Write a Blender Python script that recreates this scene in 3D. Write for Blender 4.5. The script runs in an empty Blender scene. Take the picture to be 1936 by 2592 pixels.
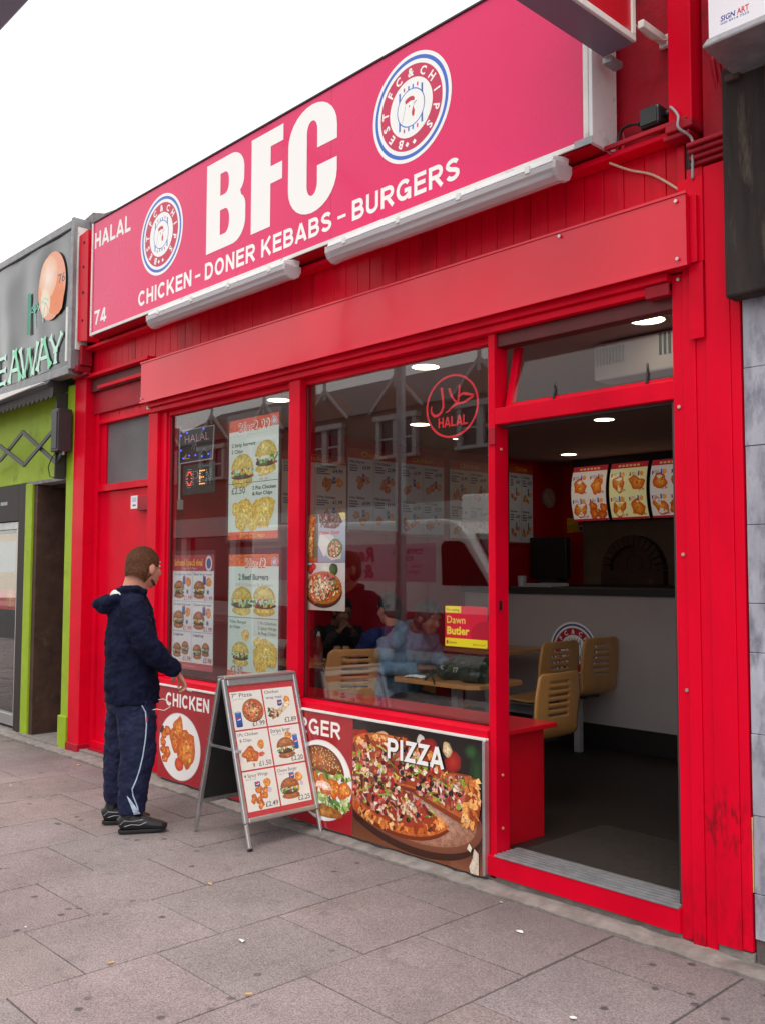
import bpy, bmesh, math, random
from mathutils import Vector, Matrix
from mathutils.geometry import tessellate_polygon
random.seed(7)
R = math.radians
PI = math.pi
SC = bpy.context.scene
COL = SC.collection

# ------------------------------------------------------------------ camera
cd = bpy.data.cameras.new('camera')
cam = bpy.data.objects.new('camera', cd)
COL.objects.link(cam)
cam.matrix_world = Matrix(((0.68488, -0.04373 * -1, -0.72734 * -1, 2.1713),
                           (0.72865, 0.04532 * -1, 0.68339 * -1, -3.8234),
                           (0.00308, -0.99802 * -1, 0.0629 * -1, 1.6),
                           (0, 0, 0, 1)))
cd.sensor_fit = 'VERTICAL'
cd.sensor_height = 24.0
cd.lens = 2400 / 2592 * 24.0
cd.clip_start = 0.05
cd.clip_end = 400
SC.camera = cam

# ------------------------------------------------------------------ sky, sun, exposure
SUN_EL, SUN_AZ = R(52), R(205)
w = bpy.data.worlds.new('World')
SC.world = w
w.use_nodes = True
nt = w.node_tree
nt.nodes.clear()
out = nt.nodes.new('ShaderNodeOutputWorld')
bg = nt.nodes.new('ShaderNodeBackground')
sky = nt.nodes.new('ShaderNodeTexSky')
sky.sky_type = 'NISHITA'
sky.sun_disc = False
sky.sun_elevation = SUN_EL
sky.sun_rotation = SUN_AZ
sky.dust_density = 3.0
sky.air_density = 1.0
mixw = nt.nodes.new('ShaderNodeMix')
mixw.data_type = 'RGBA'
mixw.inputs[0].default_value = 0.8          # the cloud layer that hides the blue
mixw.inputs[7].default_value = (10.0, 9.9, 9.3, 1)
nt.links.new(sky.outputs[0], mixw.inputs[6])
nt.links.new(mixw.outputs[2], bg.inputs[0])
bg.inputs[1].default_value = 0.15
nt.links.new(bg.outputs[0], out.inputs[0])

sd = bpy.data.lights.new('sun', 'SUN')
sd.energy = 1.3
sd.angle = R(26)
sd.color = (1.0, 0.97, 0.92)
sun = bpy.data.objects.new('sun', sd)
COL.objects.link(sun)
# sun stands behind the camera, high over the street
sv = Vector((0.35, -0.62, 1.45)).normalized()
sun.rotation_euler = sv.to_track_quat('Z', 'Y').to_euler()
sky.sun_elevation = math.asin(sv.z)
sky.sun_rotation = math.atan2(sv.x, sv.y)

SC.view_settings.view_transform = 'Standard'
SC.view_settings.look = 'None'
SC.view_settings.exposure = 0.14
SC.view_settings.gamma = 1
SC.render.engine = 'CYCLES'
SC.cycles.use_denoising = True
SC.cycles.max_bounces = 8
SC.cycles.transparent_max_bounces = 16
SC.cycles.sample_clamp_indirect = 6

# ------------------------------------------------------------------ colour and material helpers
def lin(c):
    if isinstance(c, str):
        c = tuple(int(c[i:i + 2], 16) / 255 for i in (0, 2, 4))
    return tuple((x / 12.92 if x <= 0.04045 else ((x + 0.055) / 1.055) ** 2.4) for x in c[:3])

MATS = {}
def mat(name, col, rough=0.5, metal=0.0, spec=0.5, var=0.0, vscale=8.0, bump=0.0, bscale=40.0,
        coat=0.0, col2=None, c2scale=3.0, c2lo=0.55, c2hi=0.7, emit=None, estr=0.0, stretch=(1, 1, 1), vcol=False,
        rvar=0.0):
    """principled material: base colour with noise variation, a second (dirt) colour through a noise mask, bump"""
    m = bpy.data.materials.new(name)
    m.use_nodes = True
    n = m.node_tree
    b = n.nodes['Principled BSDF']
    b.inputs['Roughness'].default_value = rough
    b.inputs['Metallic'].default_value = metal
    b.inputs['Specular IOR Level'].default_value = spec
    b.inputs['Coat Weight'].default_value = coat
    b.inputs['Coat Roughness'].default_value = 0.12
    tc = n.nodes.new('ShaderNodeTexCoord')
    mp = n.nodes.new('ShaderNodeMapping')
    mp.inputs['Scale'].default_value = stretch
    n.links.new(tc.outputs['Object'], mp.inputs[0])
    def noise(scale, det=6.0, rgh=0.6):
        t = n.nodes.new('ShaderNodeTexNoise')
        t.inputs['Scale'].default_value = scale
        t.inputs['Detail'].default_value = det
        t.inputs['Roughness'].default_value = rgh
        n.links.new(mp.outputs[0], t.inputs[0])
        return t.outputs[0]
    if vcol:
        a = n.nodes.new('ShaderNodeAttribute')
        a.attribute_name = 'Col'
        src = a.outputs[0]
    else:
        rgb = n.nodes.new('ShaderNodeRGB')
        rgb.outputs[0].default_value = (*col, 1)
        src = rgb.outputs[0]
    if var:
        mr = n.nodes.new('ShaderNodeMapRange')
        mr.inputs[1].default_value = 0.3
        mr.inputs[2].default_value = 0.7
        mr.inputs[3].default_value = 1 - var
        mr.inputs[4].default_value = 1 + var
        n.links.new(noise(vscale), mr.inputs[0])
        mul = n.nodes.new('ShaderNodeVectorMath')
        mul.operation = 'SCALE'
        n.links.new(src, mul.inputs[0])
        n.links.new(mr.outputs[0], mul.inputs[3])
        src = mul.outputs[0]
    if col2 is not None:
        mr = n.nodes.new('ShaderNodeMapRange')
        mr.inputs[1].default_value = c2lo
        mr.inputs[2].default_value = c2hi
        n.links.new(noise(c2scale, 8, 0.65), mr.inputs[0])
        mx = n.nodes.new('ShaderNodeMix')
        mx.data_type = 'RGBA'
        n.links.new(mr.outputs[0], mx.inputs[0])
        n.links.new(src, mx.inputs[6])
        mx.inputs[7].default_value = (*col2, 1)
        src = mx.outputs[2]
    n.links.new(src, b.inputs['Base Color'])
    if rvar:
        mr = n.nodes.new('ShaderNodeMapRange')
        mr.inputs[1].default_value = 0.35
        mr.inputs[2].default_value = 0.65
        mr.inputs[3].default_value = max(0.02, rough - rvar)
        mr.inputs[4].default_value = rough + rvar
        n.links.new(noise(2.3), mr.inputs[0])
        n.links.new(mr.outputs[0], b.inputs['Roughness'])
    if bump:
        bp = n.nodes.new('ShaderNodeBump')
        bp.inputs['Strength'].default_value = bump
        bp.inputs['Distance'].default_value = 0.01
        n.links.new(noise(bscale, 4), bp.inputs['Height'])
        n.links.new(bp.outputs[0], b.inputs['Normal'])
    if emit is not None:
        b.inputs['Emission Color'].default_value = (*emit, 1)
        b.inputs['Emission Strength'].default_value = estr
    MATS[name] = m
    return m

RED = (0.70, 0.001, 0.022)
mat('red_paint', RED, 0.36, spec=0.10, var=0.08, vscale=3.0, bump=0.12, bscale=26, rvar=0.08, col2=(0.46, 0.001, 0.014), c2scale=1.3, c2lo=0.45, c2hi=0.8)
mat('red_timber', RED, 0.36, spec=0.16, var=0.16, vscale=5.0, bump=0.3, bscale=30, stretch=(1, 1, 0.12), col2=(0.30, 0.003, 0.008), c2scale=5, c2lo=0.5, c2hi=0.75)
mat('red_grimy', (0.38, 0.003, 0.018), 0.5, spec=0.3, var=0.2, vscale=4, bump=0.3, bscale=22, col2=(0.06, 0.012, 0.018), c2scale=2.6, c2lo=0.5, c2hi=0.78)
mat('red_shutter', (0.70, 0.001, 0.026), 0.13, spec=0.5, var=0.05, vscale=1.5, bump=1.0, bscale=1.1, rvar=0.06)
for n_ in MATS['red_shutter'].node_tree.nodes:
    if n_.type == 'BUMP': n_.inputs['Distance'].default_value = 0.045
    if n_.type == 'TEX_NOISE' and abs(n_.inputs['Scale'].default_value - 1.1) < .01: n_.inputs['Detail'].default_value = 0
mat('red_scuffed', RED, 0.38, spec=0.10, var=0.12, vscale=4, bump=0.2, bscale=28, stretch=(1, 1, 0.3))
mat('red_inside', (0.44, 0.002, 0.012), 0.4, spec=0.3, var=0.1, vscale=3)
mat('red_laminate', (0.60, 0.004, 0.016), 0.25, var=0.08, vscale=4)
mat('dark_red', (0.10, 0.003, 0.006), 0.5, var=0.2)
mat('print', (1, 1, 1), 0.38, vcol=True, var=0.03, vscale=60)
mat('print_gloss', (1, 1, 1), 0.2, vcol=True, coat=0.3)
mat('print_paint', (1, 1, 1), 0.4, vcol=True, var=0.06, vscale=10, bump=0.05, bscale=20)
mat('sign_face', (0.76, 0.002, 0.120), 0.3, spec=0.1, var=0.04, vscale=1.2, coat=0.7, rvar=0.06)
MATS['sign_face'].node_tree.nodes['Principled BSDF'].inputs['Coat IOR'].default_value = 1.45
mat('vinyl', (1, 1, 1), 0.35, vcol=True)
mat('white_trim', (0.75, 0.74, 0.72), 0.4, var=0.08, bump=0.1, col2=(0.25, 0.22, 0.2), c2scale=9, c2lo=0.58, c2hi=0.8)
mat('white_plastic', (0.74, 0.73, 0.76), 0.35, var=0.06, vscale=6, col2=(0.32, 0.30, 0.30), c2scale=12, c2lo=0.6, c2hi=0.85)
mat('alu', (0.55, 0.55, 0.57), 0.35, metal=0.85, var=0.1, vscale=12, bump=0.05, bscale=90, rvar=0.1)
mat('alu_dull', (0.30, 0.30, 0.32), 0.5, metal=0.5, var=0.2, vscale=14, bump=0.15, bscale=50)
mat('steel_white', (0.42, 0.42, 0.46), 0.45, var=0.08)
mat('dark_metal', (0.035, 0.033, 0.036), 0.45, var=0.2)
mat('black_plastic', (0.012, 0.012, 0.016), 0.4, var=0.2)
mat('black_board', (0.018, 0.018, 0.02), 0.6, var=0.2)
mat('charred_wood', (0.030, 0.022, 0.022), 0.8, spec=0.25, var=0.5, vscale=9, bump=0.6, bscale=24, stretch=(1, 1, 0.18), col2=(0.13, 0.10, 0.08), c2scale=11, c2lo=0.58, c2hi=0.75)
mat('concrete', (0.235, 0.205, 0.195), 0.9, var=0.25, vscale=14, bump=0.5, bscale=60, col2=(0.13, 0.11, 0.10), c2scale=5, c2lo=0.5, c2hi=0.75)
mat('mortar', (0.11, 0.092, 0.088), 0.95, var=0.3, vscale=30)
mat('ply', (0.62, 0.31, 0.10), 0.38, var=0.12, vscale=7, stretch=(1, 1, 0.25), coat=0.2)
mat('table_top', (0.52, 0.26, 0.10), 0.4, var=0.15, vscale=6, stretch=(0.3, 1, 1))
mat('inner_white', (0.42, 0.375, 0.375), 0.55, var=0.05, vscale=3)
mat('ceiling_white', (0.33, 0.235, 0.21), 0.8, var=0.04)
mat('tile_floor', (0.024, 0.017, 0.015), 0.5, spec=0.3, var=0.25, vscale=10)
mat('mat_floor', (0.026, 0.018, 0.014), 0.95, var=0.3, vscale=40, bump=0.6, bscale=150)
mat('skirting', (0.014, 0.012, 0.012), 0.5)
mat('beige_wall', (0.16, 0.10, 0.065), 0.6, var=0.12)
mat('skin', (0.58, 0.26, 0.19), 0.55, spec=0.3, var=0.06, vscale=20, bump=0.05, bscale=120)
mat('skin_brown', (0.20, 0.095, 0.06), 0.5, var=0.06, vscale=20)
mat('hair_brown', (0.11, 0.042, 0.022), 0.8, spec=0.2, var=0.35, vscale=60, bump=0.9, bscale=260, stretch=(1, 1, 0.5))
mat('hair_strand', (0.15, 0.062, 0.032), 0.7, spec=0.3, var=0.5, vscale=80)
mat('hair_black', (0.010, 0.008, 0.008), 0.6, var=0.3, vscale=50, bump=0.6, bscale=160)
mat('jacket_navy', (0.0075, 0.0095, 0.030), 0.85, spec=0.12, var=0.3, vscale=14, bump=0.35, bscale=330)
mat('trousers_navy', (0.011, 0.015, 0.048), 0.6, spec=0.2, var=0.25, vscale=9, bump=0.2, bscale=300)
mat('inner_hood', (0.60, 0.62, 0.62), 0.8)
mat('pale_stripe', (0.42, 0.52, 0.68), 0.5)
mat('shoe_black', (0.010, 0.010, 0.012), 0.38, var=0.3, bump=0.15, bscale=80)
mat('denim', (0.12, 0.23, 0.36), 0.8, var=0.3, vscale=16, bump=0.3, bscale=200)
mat('navy_cloth', (0.016, 0.028, 0.12), 0.8, spec=0.15, var=0.25, vscale=12)
mat('black_cloth', (0.012, 0.010, 0.011), 0.85, var=0.2)
mat('lime_paint', (0.30, 0.44, 0.010), 0.6, var=0.12, vscale=5, bump=0.2, bscale=22, col2=(0.10, 0.15, 0.01), c2scale=3.4, c2lo=0.58, c2hi=0.8)
mat('brown_brick', (0.065, 0.028, 0.020), 0.75, var=0.35, vscale=7, bump=0.4, bscale=30, col2=(0.15, 0.09, 0.07), c2scale=6, c2lo=0.6, c2hi=0.8)
mat('brown_door', (0.085, 0.030, 0.016), 0.5, var=0.25, vscale=6, stretch=(1, 1, 0.15))
mat('dark_brown', (0.022, 0.014, 0.013), 0.6, var=0.2)
mat('banner', (0.022, 0.024, 0.032), 0.30, spec=0.2, var=0.35, vscale=1.3, bump=1.0, bscale=2.2, coat=1.0)
for n_ in MATS['banner'].node_tree.nodes:
    if n_.type == 'BUMP': n_.inputs['Distance'].default_value = 0.10
    if n_.type == 'TEX_NOISE' and abs(n_.inputs['Scale'].default_value - 2.2) < .01: n_.inputs['Detail'].default_value = 0
MATS['banner'].node_tree.nodes['Principled BSDF'].inputs['Coat IOR'].default_value = 1.5
mat('render_grey', (0.22, 0.20, 0.21), 0.9, var=0.4, vscale=12, bump=0.5, bscale=30)
mat('bag_green', (0.012, 0.028, 0.020), 0.3, var=0.3, bump=0.5, bscale=20)
mat('paper_white', (0.78, 0.78, 0.76), 0.8, var=0.05, bump=0.3, bscale=60)
mat('sauce_red', (0.32, 0.03, 0.02), 0.35)
mat('butt_tan', (0.62, 0.38, 0.16), 0.8, var=0.2)
mat('van_white', (0.86, 0.86, 0.88), 0.25, coat=0.3)
mat('tyre', (0.02, 0.02, 0.02), 0.8)
mat('dark_glass', (0.012, 0.012, 0.014), 0.08)
mat('white_far', (0.42, 0.41, 0.41), 0.8, var=0.1)
mat('brick_far', (0.17, 0.10, 0.075), 0.85, var=0.2, vscale=4)
mat('roof_far', (0.09, 0.085, 0.09), 0.7, var=0.2, vscale=4)
mat('asphalt', (0.06, 0.058, 0.058), 0.9, var=0.2, vscale=8, bump=0.4, bscale=60)
mat('cable_grey', (0.33, 0.31, 0.33), 0.5)
mat('cable_cream', (0.60, 0.44, 0.33), 0.5)
mat('cable_red', (0.40, 0.02, 0.03), 0.5)
mat('lamp_head', (0.16, 0.13, 0.19), 0.45)
mat('downlight_glow', (0.8, 0.8, 0.7), 0.5, emit=(1.0, 0.90, 0.62), estr=9.0)
mat('led_red', (0.4, 0.02, 0.02), 0.4, emit=(1, 0.10, 0.08), estr=1.6)
mat('led_orange', (0.5, 0.2, 0.02), 0.4, emit=(1, 0.42, 0.10), estr=1.8)
mat('led_blue', (0.02, 0.02, 0.5), 0.4, emit=(0.08, 0.08, 1), estr=3.0)
mat('led_pink', (0.35, 0.10, 0.13), 0.4, emit=(1, 0.3, 0.35), estr=0.25)
mat('led_off', (0.40, 0.38, 0.38), 0.4)

def pane_mat(name, tint, boost, rough=0.0, haze=0.0):
    m = bpy.data.materials.new(name)
    m.use_nodes = True
    n = m.node_tree
    n.nodes.clear()
    o = n.nodes.new('ShaderNodeOutputMaterial')
    t = n.nodes.new('ShaderNodeBsdfTransparent')
    t.inputs[0].default_value = (*tint, 1)
    g = n.nodes.new('ShaderNodeBsdfGlossy')
    g.inputs['Roughness'].default_value = rough
    f = n.nodes.new('ShaderNodeLayerWeight')      # Schlick reflectance, the same from both sides
    f.inputs[0].default_value = 0.5
    pw = n.nodes.new('ShaderNodeMath')
    pw.operation = 'POWER'
    pw.inputs[1].default_value = 5.0
    n.links.new(f.outputs['Facing'], pw.inputs[0])
    mu = n.nodes.new('ShaderNodeMath')
    mu.operation = 'MULTIPLY_ADD'
    mu.use_clamp = True
    mu.inputs[1].default_value = 0.95 * boost
    mu.inputs[2].default_value = 0.045 * boost
    n.links.new(pw.outputs[0], mu.inputs[0])
    mx = n.nodes.new('ShaderNodeMixShader')
    n.links.new(mu.outputs[0], mx.inputs[0])
    n.links.new(t.outputs[0], mx.inputs[1])
    n.links.new(g.outputs[0], mx.inputs[2])
    last = mx
    if haze:
        d = n.nodes.new('ShaderNodeBsdfDiffuse')
        d.inputs[0].default_value = (0.78, 0.76, 0.80, 1)
        m2 = n.nodes.new('ShaderNodeMixShader')
        m2.inputs[0].default_value = haze
        n.links.new(mx.outputs[0], m2.inputs[1])
        n.links.new(d.outputs[0], m2.inputs[2])
        last = m2
    n.links.new(last.outputs[0], o.inputs[0])
    MATS[name] = m
pane_mat('glass', (0.99, 0.99, 0.99), 1.65)
pane_mat('glass_thin', (0.99, 0.99, 0.99), 0.7)
pane_mat('clear_plastic', (0.985, 0.985, 0.985), 0.6, 0.1, 0.02)
pane_mat('diffuser', (0.95, 0.93, 0.96), 2.6, 0.08, 0.36)
def mottled(name):
    n = MATS[name].node_tree
    b = n.nodes['Principled BSDF']
    src = b.inputs['Base Color'].links[0].from_socket
    tc = [x for x in n.nodes if x.type == 'TEX_COORD'][0]
    N = n.nodes.new
    def M2(op, a, b_, clamp=False):
        x = N('ShaderNodeMath'); x.operation = op; x.use_clamp = clamp
        for i, v in enumerate((a, b_)):
            if isinstance(v, (int, float)): x.inputs[i].default_value = v
            else: n.links.new(v, x.inputs[i])
        return x.outputs[0]
    sp = N('ShaderNodeSeparateColor'); n.links.new(src, sp.inputs[0])
    r_, g_, b2 = sp.outputs
    amt = M2('MULTIPLY', M2('MULTIPLY', M2('SUBTRACT', g_, .045), 9, True), M2('MULTIPLY', M2('SUBTRACT', M2('SUBTRACT', r_, b2), .09), 4, True))
    res = None
    for sc_, k in ((38, 1.7), (120, 1.6)):
        t = N('ShaderNodeTexNoise'); t.inputs['Scale'].default_value = sc_; t.inputs['Detail'].default_value = 4; t.inputs['Roughness'].default_value = .7
        n.links.new(tc.outputs['Object'], t.inputs[0])
        q = M2('MULTIPLY', M2('SUBTRACT', t.outputs[0], .5), k * 1.6)
        res = q if res is None else M2('ADD', res, q)
    f = M2('MAXIMUM', M2('ADD', 1.0, M2('MULTIPLY', res, amt)), .15)
    v = N('ShaderNodeVectorMath'); v.operation = 'SCALE'
    n.links.new(src, v.inputs[0]); n.links.new(f, v.inputs[3])
    n.links.new(v.outputs[0], b.inputs['Base Color'])
mottled('print'); mottled('print_gloss')
m = mat('print_lit', (1, 1, 1), 0.3, vcol=True)
at_ = [x for x in m.node_tree.nodes if x.type == 'ATTRIBUTE'][0]
m.node_tree.links.new(at_.outputs[0], m.node_tree.nodes['Principled BSDF'].inputs['Emission Color'])
m.node_tree.nodes['Principled BSDF'].inputs['Emission Strength'].default_value = 0.22
# frosted pane of the side door
m = mat('frosted', (0.11, 0.115, 0.125), 0.35, var=0.25, vscale=2.0, bump=0.5, bscale=120)

# paving: colour per slab, fine grain, gum spots and grime near the shop front
m = mat('paving', (1, 1, 1), 0.85, vcol=True, var=0.0, bump=0.35, bscale=170)
n = m.node_tree
b = n.nodes['Principled BSDF']
src = b.inputs['Base Color'].links[0].from_socket
tc = [x for x in n.nodes if x.type == 'TEX_COORD'][0]
def nn(t, **k):
    x = n.nodes.new(t)
    for a, v in k.items():
        setattr(x, a, v)
    return x
def rng(sock, a, b_, c, d):
    x = nn('ShaderNodeMapRange')
    for i, v in enumerate((a, b_, c, d)):
        x.inputs[i + 1].default_value = v
    n.links.new(sock, x.inputs[0])
    return x.outputs[0]
def tex(scale, det=5, r=0.6):
    x = nn('ShaderNodeTexNoise')
    x.inputs['Scale'].default_value = scale
    x.inputs['Detail'].default_value = det
    x.inputs['Roughness'].default_value = r
    n.links.new(tc.outputs['Object'], x.inputs[0])
    return x.outputs[0]
def mathn(op, a, b_):
    x = nn('ShaderNodeMath', operation=op)
    for i, v in enumerate((a, b_)):
        if isinstance(v, (int, float)):
            x.inputs[i].default_value = v
        else:
            n.links.new(v, x.inputs[i])
    return x.outputs[0]
grain = rng(tex(135, 3, 0.8), 0.34, 0.66, 0.52, 1.5)
cloud = rng(tex(1.7, 7, 0.65), 0.3, 0.7, 0.80, 1.16)
blot = rng(tex(6.5, 6, 0.7), 0.56, 0.72, 1.0, 0.72)
k = mathn('MULTIPLY', mathn('MULTIPLY', grain, cloud), blot)
vor = nn('ShaderNodeTexVoronoi')
vor.voronoi_dimensions = '2D'
vor.inputs['Scale'].default_value = 4.6
n.links.new(tc.outputs['Object'], vor.inputs[0])
wob = mathn('ADD', vor.outputs['Distance'], mathn('MULTIPLY', tex(38, 3), 0.06))
spot = rng(wob, 0.085, 0.125, 1.0, 0.0)
pick = mathn('MULTIPLY', spot, rng(tex(1.3, 2), 0.53, 0.58, 0.0, 1.0))
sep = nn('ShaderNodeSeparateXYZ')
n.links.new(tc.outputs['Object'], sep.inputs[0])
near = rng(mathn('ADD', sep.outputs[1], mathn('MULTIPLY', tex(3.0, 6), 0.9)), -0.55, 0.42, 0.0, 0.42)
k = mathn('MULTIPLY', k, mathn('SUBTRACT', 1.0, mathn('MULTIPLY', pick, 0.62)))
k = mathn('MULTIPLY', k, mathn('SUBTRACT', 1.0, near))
mul = nn('ShaderNodeVectorMath', operation='SCALE')
n.links.new(src, mul.inputs[0])
n.links.new(k, mul.inputs[3])
n.links.new(mul.outputs[0], b.inputs['Base Color'])

# grey veined stone tile of the right-hand neighbour
m = mat('grey_marble', (0.36, 0.36, 0.43), 0.45, var=0.3, vscale=5.0, bump=0.15, bscale=20, col2=(0.12, 0.12, 0.16), c2scale=9.0, c2lo=0.46, c2hi=0.70, stretch=(1.6, 1, 0.6))

# black scuffs on the right pilaster: marks with a shape of their own
m = MATS['red_scuffed']
n = m.node_tree
b = n.nodes['Principled BSDF']
src = b.inputs['Base Color'].links[0].from_socket
tc = [x for x in n.nodes if x.type == 'TEX_COORD'][0]
geo = nn('ShaderNodeNewGeometry')
sub = nn('ShaderNodeVectorMath', operation='SUBTRACT')
sub.inputs[1].default_value = (0.215, 0, 0.55)
n.links.new(geo.outputs['Position'], sub.inputs[0])
sc_ = nn('ShaderNodeVectorMath', operation='MULTIPLY')
sc_.inputs[1].default_value = (7.5, 0, 6.0)
n.links.new(sub.outputs[0], sc_.inputs[0])
ln = nn('ShaderNodeVectorMath', operation='LENGTH')
n.links.new(sc_.outputs[0], ln.inputs[0])
x = nn('ShaderNodeTexNoise')
x.inputs['Scale'].default_value = 44
x.inputs['Detail'].default_value = 6
mp2 = nn('ShaderNodeMapping')
mp2.inputs['Scale'].default_value = (1.0, 1.0, 0.35)
n.links.new(geo.outputs['Position'], mp2.inputs[0])
n.links.new(mp2.outputs[0], x.inputs[0])
mask = mathn('MULTIPLY', rng(ln.outputs['Value'], 0.25, 1.1, 1.0, 0.0), rng(x.outputs[0], 0.47, 0.66, 0.0, 1.0))
sepz = nn('ShaderNodeSeparateXYZ')
n.links.new(geo.outputs['Position'], sepz.inputs[0])
x2 = nn('ShaderNodeTexNoise')
x2.inputs['Scale'].default_value = 30
x2.inputs['Detail'].default_value = 6
n.links.new(mp2.outputs[0], x2.inputs[0])
low = mathn('MULTIPLY', rng(sepz.outputs[2], 0.05, 0.42, 0.60, 0.0), rng(x2.outputs[0], 0.46, 0.72, 0.0, 1.0))
mask = mathn('MAXIMUM', mathn('MULTIPLY', mask, 0.80), low)
mx = nn('ShaderNodeMix', data_type='RGBA')
n.links.new(mask, mx.inputs[0])
n.links.new(src, mx.inputs[6])
mx.inputs[7].default_value = (0.035, 0.008, 0.010, 1)
n.links.new(mx.outputs[2], b.inputs['Base Color'])

# ------------------------------------------------------------------ object helpers
ORI = {}
def tag(o, label=None, cat=None, group=None, kind=None):
    if label: o['label'] = label
    if cat: o['category'] = cat
    if group: o['group'] = group
    if kind: o['kind'] = kind
    return o

def thing(name, label, cat, loc=(0, 0, 0), rz=0, group=None):
    o = bpy.data.objects.new(name, None)
    o.empty_display_size = 0.1
    COL.objects.link(o)
    o.location = loc
    o.rotation_euler = (0, 0, rz)
    ORI[o.name] = Vector(loc) if rz == 0 else None
    return tag(o, label, cat, group)

class MB:
    """collects shapes given in the coordinates of the place"""
    def __init__(s):
        s.v, s.f, s.c, s.smooth = [], [], [], False
    def add(s, vs, fs, col=None):
        b = len(s.v)
        s.v += [tuple(x) for x in vs]
        for f in fs:
            s.f.append(tuple(i + b for i in f))
            s.c.append(col)
        return s
    def box(s, x0, x1, y0, y1, z0, z1, col=None):
        vs = [(x, y, z) for x in (x0, x1) for y in (y0, y1) for z in (z0, z1)]
        return s.add(vs, [(0, 1, 3, 2), (4, 6, 7, 5), (0, 4, 5, 1), (2, 3, 7, 6), (0, 2, 6, 4), (1, 5, 7, 3)], col)
    def hexa(s, p, col=None):
        """eight corners: bottom four then top four, both counter-clockwise"""
        return s.add(p, [(3, 2, 1, 0), (4, 5, 6, 7), (0, 1, 5, 4), (1, 2, 6, 5), (2, 3, 7, 6), (3, 0, 4, 7)], col)
    def prism(s, poly, a, b, axis='y', col=None):
        """2-D outline extruded from a to b along an axis"""
        def P(u, v, t):
            return {'y': (u, t, v), 'x': (t, u, v), 'z': (u, v, t)}[axis]
        n_ = len(poly)
        vs = [P(u, v, a) for u, v in poly] + [P(u, v, b) for u, v in poly]
        fs = [tuple(range(n_)), tuple(range(2 * n_ - 1, n_ - 1, -1))]
        fs += [(i, i + n_, (i + 1) % n_ + n_, (i + 1) % n_) for i in range(n_)]
        return s.add(vs, fs, col)
    def loft(s, pts, rad, seg=12, up=None, cap=True, col=None):
        """tube through points; rad is r or (rx, ry) per point; up is a hint for the ry axis"""
        pts = [Vector(p) for p in pts]
        rings = []
        prev = None
        for i, p in enumerate(pts):
            t = (pts[min(i + 1, len(pts) - 1)] - pts[max(i - 1, 0)]).normalized()
            if up is not None:
                u = Vector(up)
            elif prev is not None:
                u = prev
            else:
                u = Vector((0, 0, 1)) if abs(t.z) < 0.9 else Vector((0, 1, 0))
            sd_ = t.cross(u)
            if sd_.length < 1e-5:
                sd_ = t.cross(Vector((1, 0, 0)))
            sd_.normalize()
            uu = sd_.cross(t).normalized()
            prev = uu
            r = rad[i] if isinstance(rad, (list, tuple)) else rad
            rx, ry = r if isinstance(r, (list, tuple)) else (r, r)
            rings.append([p + sd_ * math.cos(2 * PI * k / seg) * rx + uu * math.sin(2 * PI * k / seg) * ry for k in range(seg)])
        vs = [v for rg in rings for v in rg]
        fs = []
        for i in range(len(rings) - 1):
            for k in range(seg):
                a, b_ = i * seg + k, i * seg + (k + 1) % seg
                fs.append((a, b_, b_ + seg, a + seg))
        if cap:
            fs.append(tuple(reversed(range(seg))))
            fs.append(tuple(range((len(rings) - 1) * seg, len(rings) * seg)))
        return s.add(vs, fs, col)
    def ball(s, c, r, seg=14, rings=9, col=None, rot=None):
        rx, ry, rz = r if isinstance(r, (list, tuple)) else (r, r, r)
        vs = []
        for i in range(rings + 1):
            th = PI * i / rings
            for k in range(seg):
                ph = 2 * PI * k / seg
                v = Vector((rx * math.sin(th) * math.cos(ph), ry * math.sin(th) * math.sin(ph), rz * math.cos(th)))
                if rot is not None:
                    v = rot @ v
                vs.append(v + Vector(c))
        fs = []
        for i in range(rings):
            for k in range(seg):
                a, b_ = i * seg + k, i * seg + (k + 1) % seg
                fs.append((a, a + seg, b_ + seg, b_))
        return s.add(vs, fs, col)
    def cyl(s, c, r, h, axis='z', seg=20, r2=None, col=None):
        d = {'x': Vector((1, 0, 0)), 'y': Vector((0, 1, 0)), 'z': Vector((0, 0, 1))}[axis]
        return s.loft([Vector(c), Vector(c) + d * h], [r, r if r2 is None else r2], seg, col=col)
    def build(s, name, m, parent=None, bevel=0.0, smooth=False, local=False):
        off = Vector((0, 0, 0))
        if parent is not None and not local:
            off = ORI.get(parent.name) or Vector((0, 0, 0))
        me = bpy.data.meshes.new(name)
        me.from_pydata([(x - off.x, y - off.y, z - off.z) for x, y, z in s.v], [], s.f)
        me.materials.append(MATS[m] if isinstance(m, str) else m)
        if any(c is not None for c in s.c):
            at = me.color_attributes.new('Col', 'FLOAT_COLOR', 'CORNER')
            k = 0
            buf = []
            for fi, f in enumerate(s.f):
                c = s.c[fi] or (0.5, 0.5, 0.5)
                if isinstance(c[0], (tuple, list)):
                    for q in range(len(f)):
                        buf += [*c[q], 1.0]
                else:
                    buf += [*c, 1.0] * len(f)
            at.data.foreach_set('color', buf)
        else:
            bm = bmesh.new()
            bm.from_mesh(me)
            bmesh.ops.remove_doubles(bm, verts=bm.verts, dist=1e-6)
            bmesh.ops.recalc_face_normals(bm, faces=bm.faces)
            bm.to_mesh(me)
            bm.free()
        if smooth or s.smooth:
            for p in me.polygons:
                p.use_smooth = True
        o = bpy.data.objects.new(name, me)
        COL.objects.link(o)
        if parent is not None:
            o.parent = parent
            ORI[o.name] = off
        if bevel:
            md = o.modifiers.new('bevel', 'BEVEL')
            md.width = bevel
            md.segments = 2
            md.limit_method = 'ANGLE'
            md.angle_limit = R(40)
        return o

def box(name, m, parent, x0, x1, y0, y1, z0, z1, bevel=0.003):
    return MB().box(x0, x1, y0, y1, z0, z1).build(name, m, parent, bevel)

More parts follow.
